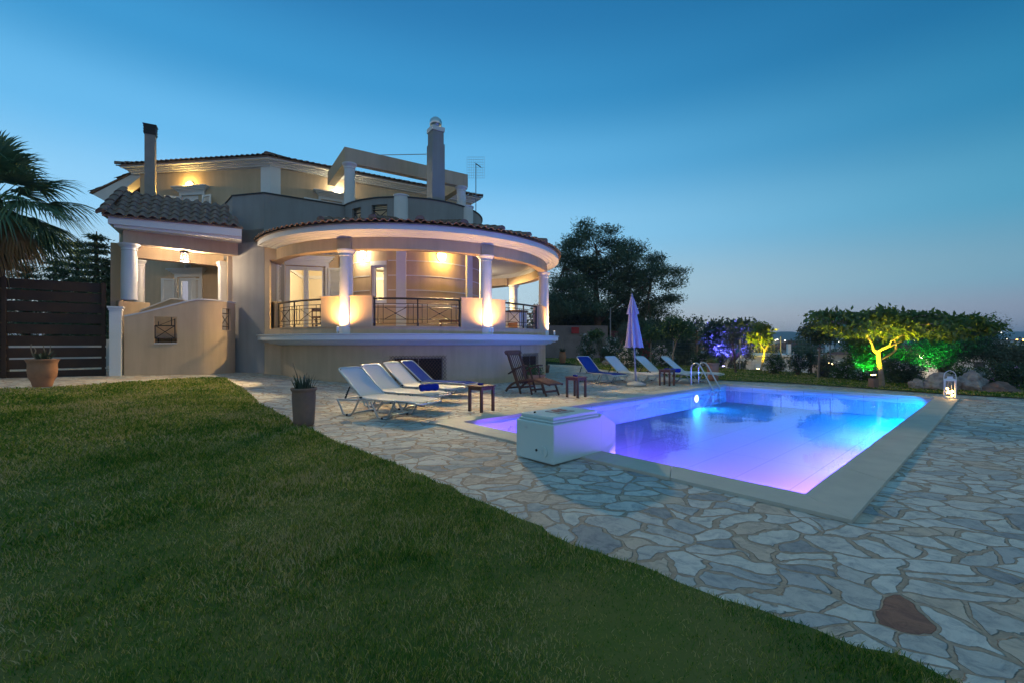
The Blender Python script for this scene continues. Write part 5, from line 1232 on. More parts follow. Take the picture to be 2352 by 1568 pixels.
# ------------------------------------------------------------------ PLANTS
def leaves_np(C_, per, spread, leaf, asp=.42, droop=0.0, flat=0.0, outward=None):
    C_ = np.asarray(C_, float); n = len(C_)*per; P = np.repeat(C_, per, 0)+np.clip(nr.normal(0, 1, (n, 3)), -1.7, 1.7)*np.asarray(spread)
    d = nr.normal(0, 1, (n, 3)); d[:, 2] = d[:, 2]*(1-flat)-droop
    if outward is not None: d += (P-np.asarray(outward))/np.linalg.norm(P-np.asarray(outward), axis=1, keepdims=True)*1.1
    d /= np.linalg.norm(d, axis=1, keepdims=True); r = nr.normal(0, 1, (n, 3)); s = np.cross(d, r); s /= np.linalg.norm(s, axis=1, keepdims=True)
    l = (leaf*nr.uniform(.6, 1.3, n))[:, None]; w = l*asp/2
    q = np.stack([P, P+d*l*.45+s*w, P+d*l, P+d*l*.45-s*w], 1).reshape(-1, 3)
    return q, (np.arange(n)*4)[:, None]+np.array([[0, 1, 2, 3]])
def blob_pts(blobs, K, shell=.45):
    B = np.array(blobs, float); wgt = (B[:, 3]*B[:, 4]*B[:, 5])**(2/3); idx = nr.choice(len(B), K, p=wgt/wgt.sum())
    u = nr.normal(0, 1, (K, 3)); u /= np.linalg.norm(u, axis=1, keepdims=True); r = nr.random(K)[:, None]**shell
    return B[idx, :3]+u*r*B[idx, 3:6]
def foliage(name, mt, C_, per, spread, leaf, parent, **k):
    q, f = leaves_np(C_, per, spread, leaf, **k); return mesh_np(name, q, f, mt, parent)
def limb(m, p, q, r0, r1, wob=.12, n=6):
    p, q = V(*p), V(*q); ln = (q-p).length; pts = []
    for i in range(n+1):
        t_ = i/n; o = V(rng.uniform(-1, 1), rng.uniform(-1, 1), rng.uniform(-.4, 1))*ln*wob*math.sin(PI*t_)*.5; pts.append(p+(q-p)*t_+o)
    m.tube(pts, [r0+(r1-r0)*i/n for i in range(n+1)], 7); return pts
def tree(name, label, cat, base, paths, blobs, K, per, spread, leaf, lmat, bmat, group=None, nl=14, root=None, flowers=None, **k):
    t = thing(name, label, cat, base, 0, group); m = MB()
    for pts, rr in paths: m.tube(smooth_poly([V(*p) for p in pts], 3), list(np.interp(np.linspace(0, 1, (len(pts)-1)*3+1), np.linspace(0, 1, len(rr)), rr)), 8)
    C_ = blob_pts(blobs, K); tops = [V(*p[0][-1]) for p in paths]
    for i in nr.choice(K, min(nl, K), replace=False):
        q = V(*C_[i]); s = min(tops, key=lambda a: (a-q).length); limb(m, s, q, .018+.02*(q-s).length**.5, .008)
    m.build('trunk', bmat, t); foliage('crown', lmat, C_, per, spread, leaf, t, **k)
    if flowers:
        mt, nf, sz = flowers; B = np.array(blobs, float); F2 = blob_pts([(*b_[:3], *(b_[3:6]*1.02)) for b_ in B], nf, .08); foliage('flowers', mt, F2, 9, sz*.6, sz, t, asp=.8)
    return t
def P3(px, py, Y): return at(px, py, Y)
# pine behind the house
Y = 42.0; bx, by = 7.8, Y
blobs = []
for (px, py, rx, rz) in ((1340, 545, 42, 28), (1318, 565, 38, 22), (1400, 555, 36, 28), (1405, 532, 28, 14), (1345, 525, 18, 18), (1450, 575, 36, 24), (1420, 600, 70, 32), (1500, 600, 34, 20), (1535, 622, 36, 14), (1560, 640, 14, 8), (1340, 610, 80, 34), (1300, 590, 40, 24), (1470, 635, 75, 26), (1525, 655, 42, 16), (1540, 690, 34, 12), (1380, 655, 105, 36), (1300, 660, 55, 40), (1450, 690, 80, 30), (1500, 715, 56, 20), (1340, 700, 85, 35), (1280, 700, 40, 45), (1410, 725, 80, 25), (1480, 745, 40, 14)):
    c = P3(px, py, Y+rng.uniform(-2.5, 2.5)); s = Y/F_; blobs.append((c.x, c.y, c.z, rx*s, rx*s*.9, rz*s))
b0 = V(7.8, Y, 0)
tree('pine_tree', 'huge dark spreading pine behind the garden wall right of the house', 'tree', b0,
     [([b0, b0+V(.1, 0, 4), b0+V(-.1, 0, 7), b0+V(0, 0, 9.8)], [.42, .30, .2, .08]), ([b0+V(0, 0, 3), b0+V(2.5, 0, 5.2), b0+V(5.0, 0, 7.0)], [.2, .12, .05]), ([b0+V(0, 0, 4), b0+V(-2.2, .3, 6.5), b0+V(-3, 0, 8.4)], [.2, .1, .04])],
     [(*b_[:3], b_[3]*.93, b_[4]*.93, b_[5]*.9) for b_ in blobs], 640, 120, (.44, .44, .22), .27, lf_pine, bark, nl=60, asp=.26, flat=.2)
# dark wood behind it, down to the wall
m_b = []
for (px, py, rx, rz, Y) in ((1290, 740, 60, 50, 46), (1340, 760, 60, 40, 46), (1420, 765, 70, 40, 46), (1500, 775, 50, 34, 44), (1545, 785, 44, 26, 42)):
    c = P3(px, py, Y); s = Y/F_; m_b.append((c.x, c.y, c.z, rx*s, rx*s*.5, rz*s))
t = thing('evergreen_hedge', 'dark evergreen hedge filling the gap under the pine behind the wall', 'hedge', (6, 46, 0)); foliage('foliage', lf_dark, blob_pts(m_b, 1500, .5), 40, (.5, .4, .4), .36, t, asp=.4)
# wall at the back of the garden with its red plate, pole and gate
gw = thing('garden_wall', 'grey rendered wall with a small red plate behind the urn', 'wall', (3, 40, 0)); m = MB()
a, b_ = P3(1235, 800, 39.6), P3(1396, 800, 40); m.wall(a, b_, -.3, 2.82, .25); m.wall(V(-12, 39), V(a.x-.004, a.y), -.3, 2.82, .25); m.build('wall_face', blockwall, gw)
m = MB(); q = P3(1321, 759, 39.7); m.box((q.x, q.y-.03, q.z), (.66, .03, .54), rz=0); m.build('red_plate', mat('red painted plate', (.33, .03, .04), .6), gw)
m = MB(); q = P3(1402, 800, 39.0); m.tube([(q.x, q.y, -.1), (q.x, q.y, 4.3)], .055, 8); m.ball((q.x-.05, q.y, 3.35), .10, 6); tag(m.build('utility_pole', grey_metal), 'thin grey pole rising above the end of the garden wall', 'pole')
m = MB(); a, b_ = P3(1400, 800, 40.2), P3(1440, 800, 40.2); m.wall(a, b_, 0, 2.35, .06)
for i in range(5): m.wall(a+(b_-a)*(i/5+.02)+V(0, -.03, 0), a+(b_-a)*(i/5+.05)+V(0, -.03, 0), .1, 2.3, .03)
tag(m.build('metal_gate', mat('dark red gate', (.10, .03, .04), .6)), 'dark red metal gate beside the garden wall', 'gate')
# conifers behind the board fence
def conifer(name, label, px, py_top, Y, wd, seed):
    z1 = at(px, py_top, Y).z; x = (px-CX_)/F_*Y; t = thing(name, label, 'tree', (x, Y, 0), 0, 'conifers behind the board fence'); m = MB()
    m.tube([(x, Y, -.2), (x, Y, z1*.6), (x, Y, z1-.1)], [.22, .12, .02], 8); Cs = []
    nb = int(z1/.34)
    for i in range(nb):
        z = .3+(z1-.4)*i/nb; rr = wd*(1-(z/z1)**1.25)*rng.uniform(.75, 1.1)+.12
        for j in range(9):
            a = j*2*PI/9+i*1.3+rng.uniform(-.3, .3); L_ = rr*rng.uniform(.7, 1.1); e = V(x+math.cos(a)*L_, Y+math.sin(a)*L_, z-.12*L_+rng.uniform(0, .15))
            if j % 2 == 0: m.tube([(x, Y, z), e], [.025, .006], 4)
            for q in range(int(3+L_*5)): f_ = (q+1)/(3+L_*5); Cs.append(V(x, Y, z)*(1-f_)+e*f_)
    m.build('trunk', bark, t); foliage('crown', lf_pine, np.array([tuple(c) for c in Cs]), 11, (.15, .15, .045), .19, t, asp=.25, flat=.5)
conifer('cedar_tree', 'dark cedar with drooping tiers beside the porch column', 222, 527, 21, 1.9, 1)
conifer('cedar_tree', 'dark cedar behind the fence, right of the palm', 178, 543, 22, 2.0, 2)
conifer('cedar_tree', 'dark cedar half hidden by the dead palm skirt', 128, 585, 22, 2.1, 3)
conifer('cedar_tree', 'dark cedar behind the palm trunk', 60, 600, 22, 2.3, 4)
conifer('cedar_tree', 'short dark cedar tucked against the porch pier', 258, 585, 21, 1.4, 5)
# fan palm
pc = V(-14.0, 12.2, 5.1); t = thing('fan_palm', 'fan palm with a skirt of dead brown leaves behind the fence', 'palm', (pc.x, pc.y, 0))
m = MB(); m.tube([(pc.x, pc.y, -.2), (pc.x+.03, pc.y, 1.6), (pc.x, pc.y, 3.0), (pc.x, pc.y, 4.7)], [.40, .32, .30, .26], 14); m.build('trunk', bark, t)
def frond(az, el, Lp, Lf, nb, spreadang, droop):
    m = MB(); d = V(math.cos(az)*math.cos(el), math.sin(az)*math.cos(el), math.sin(el)); p0 = pc+V(rng.uniform(-.1, .1), rng.uniform(-.1, .1), rng.uniform(-.25, .15))
    pts = [p0+d*Lp*i/4+V(0, 0, -.10*Lp*(i/4)**2*(1+droop)) for i in range(5)]; dr = (pts[-1]-pts[-2]).normalized(); side = dr.cross(V(0, 0, 1)).normalized(); upv = side.cross(dr).normalized()
    m.tube(pts, [.022, .018, .014, .011, .008], 4, True, False); c = pts[-1]
    for k_ in range(nb):
        b_ = (-1+2*k_/(nb-1))*spreadang; v = dr*math.cos(b_)+side*math.sin(b_)+upv*(.12*math.cos(b_*2)); v.normalize(); L_ = Lf*(1-.28*(abs(b_)/spreadang)**2)*rng.uniform(.9, 1.06)
        w = .5*Lf*spreadang/nb*1.15; wv = (side*math.cos(b_)-dr*math.sin(b_)).normalized(); P = []; sag = rng.uniform(.7, 1.5)*droop
        for s_, ws in ((.06, .35), (.30, .9), (.55, 1.0), (.78, .55), (1.0, .04)):
            q = c+v*L_*s_+V(0, 0, -L_*.55*sag*s_**3-L_*.06*s_*s_); P += [q-wv*w*ws+upv*.006, q+wv*w*ws+upv*.006]
        m.add(P, [(2*i, 2*i+1, 2*i+3, 2*i+2) for i in range(4)])
    return m
live, dead = MB(), MB(); idx = 0
for i in range(46):
    az = i*2.39996; el = R_(84-110*((i/46)**.85))+rng.uniform(-.1, .1)
    fr_ = frond(az, el, rng.uniform(.85, 1.25), rng.uniform(1.15, 1.45), 34, 1.25, .35+.5*max(0, i/46))
    fr_.build('frond', lf_palm, t)
for i in range(34):
    az = i*2.39996+.5; fr_ = frond(az, R_(-38-38*rng.random()), rng.uniform(.5, .85), rng.uniform(.8, 1.05), 20, .95, .95); fr_.build('dead_frond', lf_dead, t)
# generic garden trees --------------------------------------------------
def blobs_px(lst, Y): return [(*at(px, py, Y+dy), rx*Y/F_, rx*Y/F_*.9, rz*Y/F_) for px, py, rx, rz, dy in lst]
# mulberry, lit yellow from below
Y = 13.75; b0 = at(2026, 887, Y); b0.z = 0
fk = at(2018, 808, Y); hs = [at(2003, 800, Y), at(2012, 778, Y-.1), at(2052, 782, Y+.2), at(2040, 790, Y+.3)]
bl_ = blobs_px([(1905, 728, 42, 14, -.2), (1950, 738, 50, 22, .3), (2000, 735, 55, 26, 0), (1985, 758, 60, 14, -.5), (2050, 735, 55, 24, .3), (2100, 735, 55, 20, 0), (2150, 740, 55, 17, -.3), (2200, 738, 50, 15, .2), (2245, 742, 34, 13, 0), (2265, 752, 18, 9, 0), (2110, 755, 70, 14, -.4), (2180, 765, 50, 12, .3), (1925, 752, 45, 12, .3), (2033, 707, 24, 10, 0), (1895, 722, 20, 8, 0), (2060, 762, 60, 10, 0)], Y)
m_tree = tree('mulberry_tree', 'broad umbrella shaped mulberry lit yellow from below at its forked trunk', 'tree', b0,
     [([b0, b0+V(-.04, 0, .45), b0+V(-.10, 0, .80), fk], [.080, .066, .06, .06]), ([fk+V(0, 0, -.05), at(2006, 802, Y), at(2003, 790, Y), at(1985, 760, Y)], [.055, .04, .03, .018]),
      ([fk+V(-.05, 0, .02), at(2040, 796, Y-.1), at(2068, 784, Y-.1), at(2110, 770, Y-.1), at(2170, 756, Y)], [.042, .032, .028, .022, .012]), ([fk+V(.0, 0, -.25), at(2045, 812, Y+.2), at(2058, 800, Y+.3), at(2055, 780, Y+.3), at(2050, 750, Y+.3)], [.042, .035, .032, .026, .015])],
     bl_, 430, 17, (.15, .15, .05), .185, lf_mul, bark_pale, nl=70, asp=.42, droop=.7)
def uplight(p, c, e, label, col, aim=(0, 0, 1), cone=100, hid=None):
    t = thing('garden_uplight', label, 'garden light', (p[0], p[1], p[2]), 0, 'coloured lamps on the ground under the garden trees')
    m = MB(); m.lathe([(0, 0), (.06, 0), (.075, .05), (.085, .10), (.07, .10)], (p[0], p[1], p[2]), 12); m.build('lamp_body', black_cap, t)
    m = MB(); m.lathe([(.07, .098), (.04, .108), (0, .11)], (p[0], p[1], p[2]), 12); m.build('lens', glow('uplight '+label[:10], col, 30), t)
    lamp('SPOT', 'uplight_beam', (p[0], p[1], p[2]+.14), e, c, t, radius=.05, cone=R_(cone), blend=.8, aim=aim)
YL, BLU, GRN = (1, .74, .01), (.12, .08, 1), (.02, 1, .08)
q = at(2006, 868, Y-.35); uplight((q.x, q.y, .28), YL, 700, 'warm yellow lamp on a clay block at the foot of the mulberry', (1, .75, .25), (.25, .22, 1), 130)
m = MB(); m.box((q.x, q.y, .13), (.20, .16, .30), rz=.3); tag(m.build('clay_block', terracotta_old), 'clay block carrying the yellow lamp beside the mulberry trunk', 'block')
# green-lit trees
Y = 16.6; b0 = at(1999, 872, Y); b0.z = 0
tree('citrus_tree', 'round bushy tree lit bright green from below, left of the mulberry trunk', 'tree', b0, [([b0, b0+V(.05, 0, .5), b0+V(-.02, 0, .9)], [.07, .055, .045]), ([b0+V(.02, 0, .5), b0+V(-.35, 0, .95)], [.05, .03])],
     blobs_px([(1990, 800, 42, 30, 0), (2030, 795, 40, 32, 0), (1965, 785, 30, 24, 0), (2015, 825, 42, 18, 0), (2050, 820, 28, 20, 0), (1978, 825, 22, 16, 0)], Y), 260, 26, .14, .115, lf_mid, bark, nl=26, asp=.45)
q = at(1990, 874, Y-.3); uplight((q.x, q.y, .0), GRN, 290, 'green lamp at the foot of the round bushy tree', (.7, 1, .5), (.1, .25, 1), 120)
Y = 16.2; b0 = at(2163, 868, Y); b0.z = -.1
tree('pepper_tree', 'large feathery dark tree behind the boulders, its left side lit green', 'tree', b0, [([b0, b0+V(.25, 0, .6), b0+V(.5, 0, 1.0)], [.10, .08, .06]), ([b0+V(.1, 0, .35), b0+V(-.45, 0, .9)], [.06, .03])],
     blobs_px([(2130, 795, 42, 34, 0), (2160, 775, 50, 30, 0), (2200, 770, 55, 34, .4), (2250, 768, 45, 36, 0), (2280, 755, 22, 26, 0), (2230, 810, 50, 24, 0), (2160, 825, 46, 20, 0), (2120, 835, 22, 14, -.2), (2265, 800, 30, 20, 0)], Y), 520, 34, .16, .10, lf_dark, bark, nl=30, asp=.25, droop=.3)
q = at(2136, 868, Y-.8); uplight((q.x, q.y, -.05), GRN, 360, 'green lamp hidden behind the boulders under the feathery tree', (.7, 1, .5), (.15, .35, 1), 120)
# small yellow-lit tree
Y = 22; b0 = at(1748, 851, Y); b0.z = 0
tree('loquat_tree', 'slim young tree glowing yellow on the lawn beyond the pool', 'tree', b0, [([b0, at(1753, 825, Y), at(1757, 805, Y)], [.055, .045, .04]), ([at(1757, 806, Y), at(1750, 795, Y), at(1740, 780, Y)], [.035, .02, .01])],
     blobs_px([(1738, 767, 16, 11, 0), (1753, 762, 16, 14, 0), (1750, 782, 14, 13, 0), (1762, 775, 9, 11, 0), (1729, 772, 9, 8, 0), (1746, 754, 10, 6, 0)], Y), 75, 11, .11, .25, lf_mul, bark_pale, nl=14, asp=.32, droop=.2)
q = at(1741, 851, Y-.35); uplight((q.x, q.y, 0), YL, 1150, 'yellow lamp shining up the slim young tree', (1, .9, .35), (.12, .1, 1), 110)
# blue-lit tree
Y = 25; b0 = at(1675, 843, Y); b0.z = 0
tree('fig_tree', 'low forked fig tree washed blue by a ground lamp', 'tree', b0, [([b0, at(1683, 825, Y), at(1686, 805, Y), at(1680, 785, Y), at(1665, 770, Y)], [.13, .11, .09, .07, .04]), ([at(1684, 828, Y), at(1700, 810, Y), at(1722, 800, Y), at(1735, 785, Y)], [.11, .10, .08, .05]), ([at(1682, 790, Y), at(1655, 785, Y), at(1637, 772, Y)], [.05, .04, .02])],
     blobs_px([(1650, 755, 24, 16, 0), (1635, 775, 20, 18, 0), (1685, 752, 22, 12, 0), (1715, 752, 26, 14, 0), (1730, 768, 20, 18, 0), (1655, 795, 18, 12, 0), (1715, 780, 20, 16, 0), (1695, 768, 20, 14, 0)], Y), 240, 18, .17, .23, lf_dark, bark, nl=24, asp=.6)
q = at(1662, 845, Y-.9); uplight((q.x, q.y, 0), BLU, 2400, 'blue lamp at the foot of the forked fig tree', (.5, .45, 1), (.25, .15, 1), 120)
OT = 'small unlit garden trees on the back lawn'
def small(label, px, pyb, Y, trunk, blobs, K, per, lmat, bm=bark, leaf=.16, name='garden_tree', sp=.12, **k):
    b0 = at(px, pyb, Y); b0.z = max(T(b0.x, b0.y), -.6)
    return tree(name, label, 'tree', b0, [([b0]+[at(a, c, Y) for a, c in trunk], [.05, .04, .03])], blobs_px(blobs, Y), K, per, sp, leaf, lmat, bm, OT, nl=10, **k)
small('leafy tree with a forked pale trunk right of the white loungers', 1548, 850, 24, [(1546, 815), (1553, 785)], [(1545, 748, 26, 20, 0), (1570, 755, 24, 18, 0), (1555, 765, 30, 12, 0), (1535, 758, 14, 10, 0)], 170, 22, lf_mid, bark_pale)
small('small tree with a ball crown before the distant village, left of the mulberry', 1879, 867, 17.2, [(1881, 830), (1884, 790)], [(1880, 755, 28, 16, 0), (1900, 768, 26, 12, 0), (1858, 762, 20, 10, 0), (1875, 775, 24, 9, 0)], 150, 22, lf_dark, bark_pale, .13)
small('thin olive sapling before the fig tree', 1690, 856, 20.5, [(1687, 825), (1684, 795)], [(1684, 768, 18, 18, 0), (1692, 785, 12, 12, 0), (1676, 780, 10, 10, 0)], 70, 22, lf_olive, bark, .12, 'olive_tree', asp=.2)
small('thin standard tree with a pompom crown before the garden wall', 1362, 822, 34, [(1364, 795), (1368, 780)], [(1371, 770, 14, 8, 0), (1362, 773, 8, 5, 0)], 60, 18, lf_mid, bark_pale, .22)
small('thin standard tree behind the parasol with a small round crown', 1494, 845, 26, [(1494, 810), (1495, 785)], [(1494, 765, 15, 11, 0), (1503, 770, 9, 6, 0)], 70, 18, lf_mid, bark_pale, .17)
small('crooked olive tree left of the parasol', 1418, 828, 30, [(1423, 800), (1430, 782)], [(1435, 762, 16, 12, 0), (1425, 770, 10, 8, 0), (1440, 752, 10, 8, 0)], 80, 20, lf_olive, bark_pale, .17, 'olive_tree', asp=.2)
# bushes ------------------------------------------------------------------
def bush(label, px, pyb, Y, blobs, K, lmat, leaf=.13, flowers=None, group='flowering shrubs along the lawn edge', per=20, name='shrub'):
    b0 = at(px, pyb, Y); b0.z = T(b0.x, b0.y); t = thing(name, label, 'shrub', b0, 0, group); m = MB(); K = int(K*.62); bl = [(*b_[:3], b_[3]*.86, b_[4]*.86, b_[5]*.86) for b_ in blobs_px(blobs, Y)]; C_ = blob_pts(bl, K)
    for i in range(9):
        q = C_[rng.randrange(K)]; limb(m, b0+V(rng.uniform(-.1, .1), 0, 0), q, .022, .006)
    m.build('stems', bark, t); foliage('foliage', lmat, C_, per, .10, leaf, t, asp=.3)
    if flowers: foliage('flowers', flowers[0], blob_pts([(b_[0], b_[1]-.05, b_[2], b_[3]*1.05, b_[4]*1.05, b_[5]*1.05) for b_ in bl], flowers[1], .10), 7, .045, flowers[2], t, asp=.85)
    return t
bush('oleander with pale pink flowers against the grey wall', 1345, 826, 31, [(1348, 790, 14, 14, 0), (1340, 805, 16, 14, 0), (1355, 810, 14, 12, 0), (1345, 775, 8, 7, 0)], 130, lf_dark, .16, (petal_w, 30, .09))
bush('grey leaved bush between the wall and the parasol', 1382, 828, 31, [(1382, 800, 14, 14, 0), (1375, 785, 12, 9, 0), (1390, 812, 14, 12, 0)], 100, lf_olive, .15)
bush('white flowering oleander left of the parasol canopy', 1405, 832, 29, [(1408, 785, 18, 10, 0), (1400, 805, 20, 16, 0), (1425, 812, 18, 14, 0)], 150, lf_dark, .16, (petal_w, 45, .085))
bush('white flowering oleander just behind the parasol pole', 1440, 846, 24, [(1445, 805, 20, 14, 0), (1435, 825, 22, 16, 0), (1458, 828, 16, 14, 0), (1425, 835, 10, 10, 0)], 170, lf_dark, .14, (petal_w, 75, .07))
bush('dark bougainvillea with red flowers behind the parasol', 1478, 846, 28, [(1475, 795, 20, 20, 0), (1480, 820, 20, 18, 0), (1465, 780, 14, 10, 0)], 160, lf_dark, .14, (petal_r, 60, .10))
bush('dark bush with red flowers left of the parasol pole', 1425, 835, 34, [(1425, 790, 26, 18, 0), (1450, 792, 18, 16, 0), (1410, 805, 14, 14, 0)], 150, lf_dark, .18, (petal_r, 40, .11))
bush('white flowering oleander behind the third far lounger', 1520, 848, 25, [(1515, 805, 18, 12, 0), (1525, 820, 24, 16, 0), (1540, 830, 16, 12, 0), (1505, 828, 12, 10, 0)], 180, lf_dark, .14, (petal_w, 90, .075))
bush('white flowering oleander behind the last white lounger', 1612, 848, 25, [(1612, 815, 16, 12, 0), (1625, 822, 16, 12, 0), (1600, 830, 16, 12, 0)], 130, lf_dark, .14, (petal_w, 60, .075))
bush('mauve flowering bush beside the fig trunk', 1665, 838, 28, [(1662, 795, 12, 8, 0), (1668, 815, 12, 14, 0), (1675, 803, 10, 8, 0)], 80, lf_dark, .14, (petal_p, 45, .10))
bush('bamboo like shrub left of the fig trunk', 1646, 845, 26.5, [(1644, 822, 9, 18, 0), (1650, 830, 7, 12, 0)], 90, lf_dark, .20)
bush('thin shrub before the left end of the white low building', 1710, 850, 24, [(1712, 808, 14, 10, 0), (1722, 815, 10, 8, 0), (1702, 838, 14, 10, 0), (1690, 842, 12, 7, 0)], 90, lf_dark, .14)
bush('round white flowering shrub right of the yellow lit tree', 1777, 858, 19.5, [(1778, 825, 20, 14, 0), (1770, 845, 18, 10, 0), (1788, 838, 14, 12, 0)], 140, lf_mid, .12, (petal_w, 55, .06))
bush('pink tinged flowering shrub before the right part of the white building', 1832, 861, 18.8, [(1830, 820, 14, 10, 0), (1825, 838, 12, 12, 0), (1842, 835, 12, 12, 0)], 120, lf_dark, .12, (petal_w, 45, .06))
bush('small bush with an upright crown beyond the pool', 1860, 862, 19, [(1862, 815, 11, 8, 0), (1862, 828, 8, 7, 0)], 60, lf_dark, .12)
bush('pale leaved shrub beside the small tree before the village', 1895, 868, 17.5, [(1895, 835, 18, 14, 0), (1905, 850, 18, 12, 0), (1890, 855, 14, 8, 0)], 120, lf_olive, .12)
bush('shrub catching green light left of the round green tree', 1945, 874, 16.6, [(1940, 845, 20, 14, 0), (1955, 835, 16, 14, 0), (1925, 855, 16, 12, 0), (1962, 855, 14, 12, 0)], 200, lf_mid, .10, (petal_w, 40, .05))
bush('oleander between the green tree and the mulberry trunk', 1978, 877, 16, [(1975, 858, 18, 10, 0), (1965, 865, 14, 8, 0)], 90, lf_mid, .10, (petal_w, 25, .05))
bush('dense oleander right of the mulberry trunk', 2075, 884, 14.8, [(2060, 845, 22, 18, 0), (2085, 850, 26, 18, 0), (2100, 865, 18, 12, 0), (2055, 868, 18, 12, 0), (2042, 835, 8, 16, 0)], 300, lf_dark, .10, (petal_w, 45, .05))
bush('white flowering ground bush behind the candle lantern', 2215, 868, 14.6, [(2200, 858, 16, 9, 0), (2225, 855, 24, 9, 0), (2250, 860, 16, 8, 0)], 140, lf_mid, .09, (petal_w, 70, .05))
bush('tall bush with mauve flowers right of the boulders', 2300, 900, 13.6, [(2295, 850, 20, 18, 0), (2325, 855, 24, 22, 0), (2290, 875, 22, 14, 0), (2345, 870, 20, 22, 0), (2320, 885, 28, 12, 0)], 380, lf_dark, .09, (petal_p, 26, .05))
bush('grey green olive bush at the right edge behind the mauve bush', 2330, 880, 15.5, [(2330, 815, 34, 24, 0), (2365, 820, 30, 26, 0), (2295, 825, 20, 20, 0), (2390, 850, 30, 30, 0)], 420, lf_olive, .09, None, name='olive_bush')
bush('dark bush past the last boulder', 2400, 925, 12.6, [(2370, 895, 26, 14, 0), (2420, 880, 36, 26, 0)], 200, lf_dark, .09)
# mid-distance trees on the slope ------------------------------------------
def mid_tree(label, px, pyt, pyb, Y, w, lmat=lf_dark, K=150, name='hillside_tree'):
    c = at(px, (pyt+pyb)/2, Y); s = Y/F_; hz = (pyb-pyt)/2*s; b0 = V(c.x, Y, T(c.x, Y)); bl = []
    for i in range(7): bl.append((c.x+rng.uniform(-.55, .55)*w*s, Y+rng.uniform(-.4, .4)*w*s, c.z+rng.uniform(-.45, .4)*hz, w*s*rng.uniform(.4, .6), w*s*.5, hz*rng.uniform(.45, .62)))
    t = thing(name, label, 'tree', b0, 0, 'dark trees on the slope below the garden'); m = MB(); m.tube([b0, V(c.x, Y, c.z)], [.16, .08], 6)
    C_ = blob_pts(bl, K)
    for i in range(8): limb(m, V(c.x, Y, max(b0.z, c.z-hz*.5)), C_[rng.randrange(K)], .05, .015)
    m.build('trunk', bark, t); foliage('crown', lmat, C_, 24, .012*Y, .0062*Y, t, asp=.5)
mid_tree('wide dark tree filling the gap behind the ball crowned garden tree', 1590, 785, 850, 48, 34, K=200)
mid_tree('dark tree between the leafy tree and the fig', 1618, 765, 815, 40, 18, lf_olive, K=70)
mid_tree('airy tree whose thin crown rises beside the leafy garden tree', 1600, 737, 772, 36, 16, K=30)
mid_tree('dark tree behind the white flowering oleander at the far loungers', 1562, 785, 840, 44, 26, K=130)
mid_tree('dark rounded tree behind the flat roofed building, near its solar panels', 1765, 803, 830, 70, 20, K=70)
mid_tree('low dark tree behind the right half of the flat roofed building', 1850, 804, 830, 75, 18, K=60)
mid_tree('dark conical tree behind the roof chimney', 1846, 786, 815, 90, 9, K=40)
mid_tree('dark tree behind the glowing garden lamp', 1925, 812, 845, 45, 16, K=90)
mid_tree('dark cypress like bush right of the mulberry trunk', 2045, 825, 880, 24, 14, lf_pine, K=110)
mid_tree('dark tree before the two storey house', 2078, 815, 860, 30, 20, lf_dark, K=110)
mid_tree('dark tree at the right edge under the distant hill', 2310, 795, 850, 30, 34, lf_olive, K=180)
mid_tree('large dark tree beyond the right edge bushes', 2365, 790, 860, 27, 40, lf_dark, K=200)
pale0 = mat('whitewashed wall', (.62, .62, .60), .9, .2, var=.06)
# ------------------------------------------------------------------ POTS
def potted(name, label, loc, prof, mt, plant, soil_r, soil_z, group=None):
    t = thing(name, label, 'potted plant', loc, 0, group); m = MB(); m.lathe(prof, (0, 0, 0), 32); m.build('pot', mt, t, local=True)
    m = MB(); m.lathe([(soil_r, soil_z), (0, soil_z+.02)], (0, 0, 0), 20); m.build('soil', soil, t, local=True)
    plant(t); return t
def blades(t, n, h, z0, r0, w, lean, mt, name='leaves', tw=0):
    m = MB()
    for i in range(n):
        a = rng.uniform(0, 2*PI); r = r0*math.sqrt(rng.random()); le = rng.uniform(*lean); hh = h*rng.uniform(.55, 1.0); p = V(r*math.cos(a), r*math.sin(a), z0); d = V(math.cos(a), math.sin(a), 0); s = V(-d.y, d.x, 0); nrm = []
        for f_, ws in ((0, 1), (.3, .95), (.6, .7), (.85, .35), (1, .03)):
            q = p+V(0, 0, 1)*hh*f_*math.cos(le*f_*.8)+d*hh*math.sin(le)*f_**1.4; nrm += [q-s*w/2*ws, q-d*w*.25*ws+V(0, 0, -.0), q+s*w/2*ws]
        m.add(nrm, [(3*k+j, 3*k+j+1, 3*k+j+4, 3*k+j+3) for k in range(4) for j in range(2)])
    return m.build(name, mt, t, local=True)
def stalk(t, pts, r, mt=bark_pale, name='flower_stalk'): m = MB(); m.tube(smooth_poly([V(*p) for p in pts], 3), list(np.linspace(r, r*.5, (len(pts)-1)*3+1)), 6); return m.build(name, mt, t, local=True)
tall = [(0, 0), (.135, 0), (.15, .02), (.158, .10), (.168, .3), (.176, .46), (.172, .53), (.178, .55), (.192, .565), (.196, .585), (.190, .60), (.172, .60), (.165, .56), (.16, .5)]
tp = gp(698, 976)
def pl1(t):
    blades(t, 58, .30, .54, .13, .030, (.05, .55), lf_aloe)
    stalk(t, [(-.06, 0, .55), (-.09, 0, .72), (-.14, 0, .88), (-.175, 0, .99)], .006, bark, 'flower_stalk'); stalk(t, [(.05, .02, .55), (.02, .02, .75), (.04, .03, .84)], .005, bark, 'flower_stalk')
potted('potted_aloe', 'tall straight clay pot of spiky aloe at the corner of the lawn', (tp.x, tp.y, 0), tall, terracotta_old, pl1, .165, .53)
wide = [(r_*.74, z_) for r_, z_ in [(0, 0), (.20, 0), (.22, .02), (.25, .12), (.30, .20), (.31, .215), (.315, .22), (.325, .30), (.33, .31), (.335, .40), (.33, .48), (.335, .53), (.36, .575), (.385, .60), (.385, .615), (.36, .62), (.33, .60), (.31, .55)]]
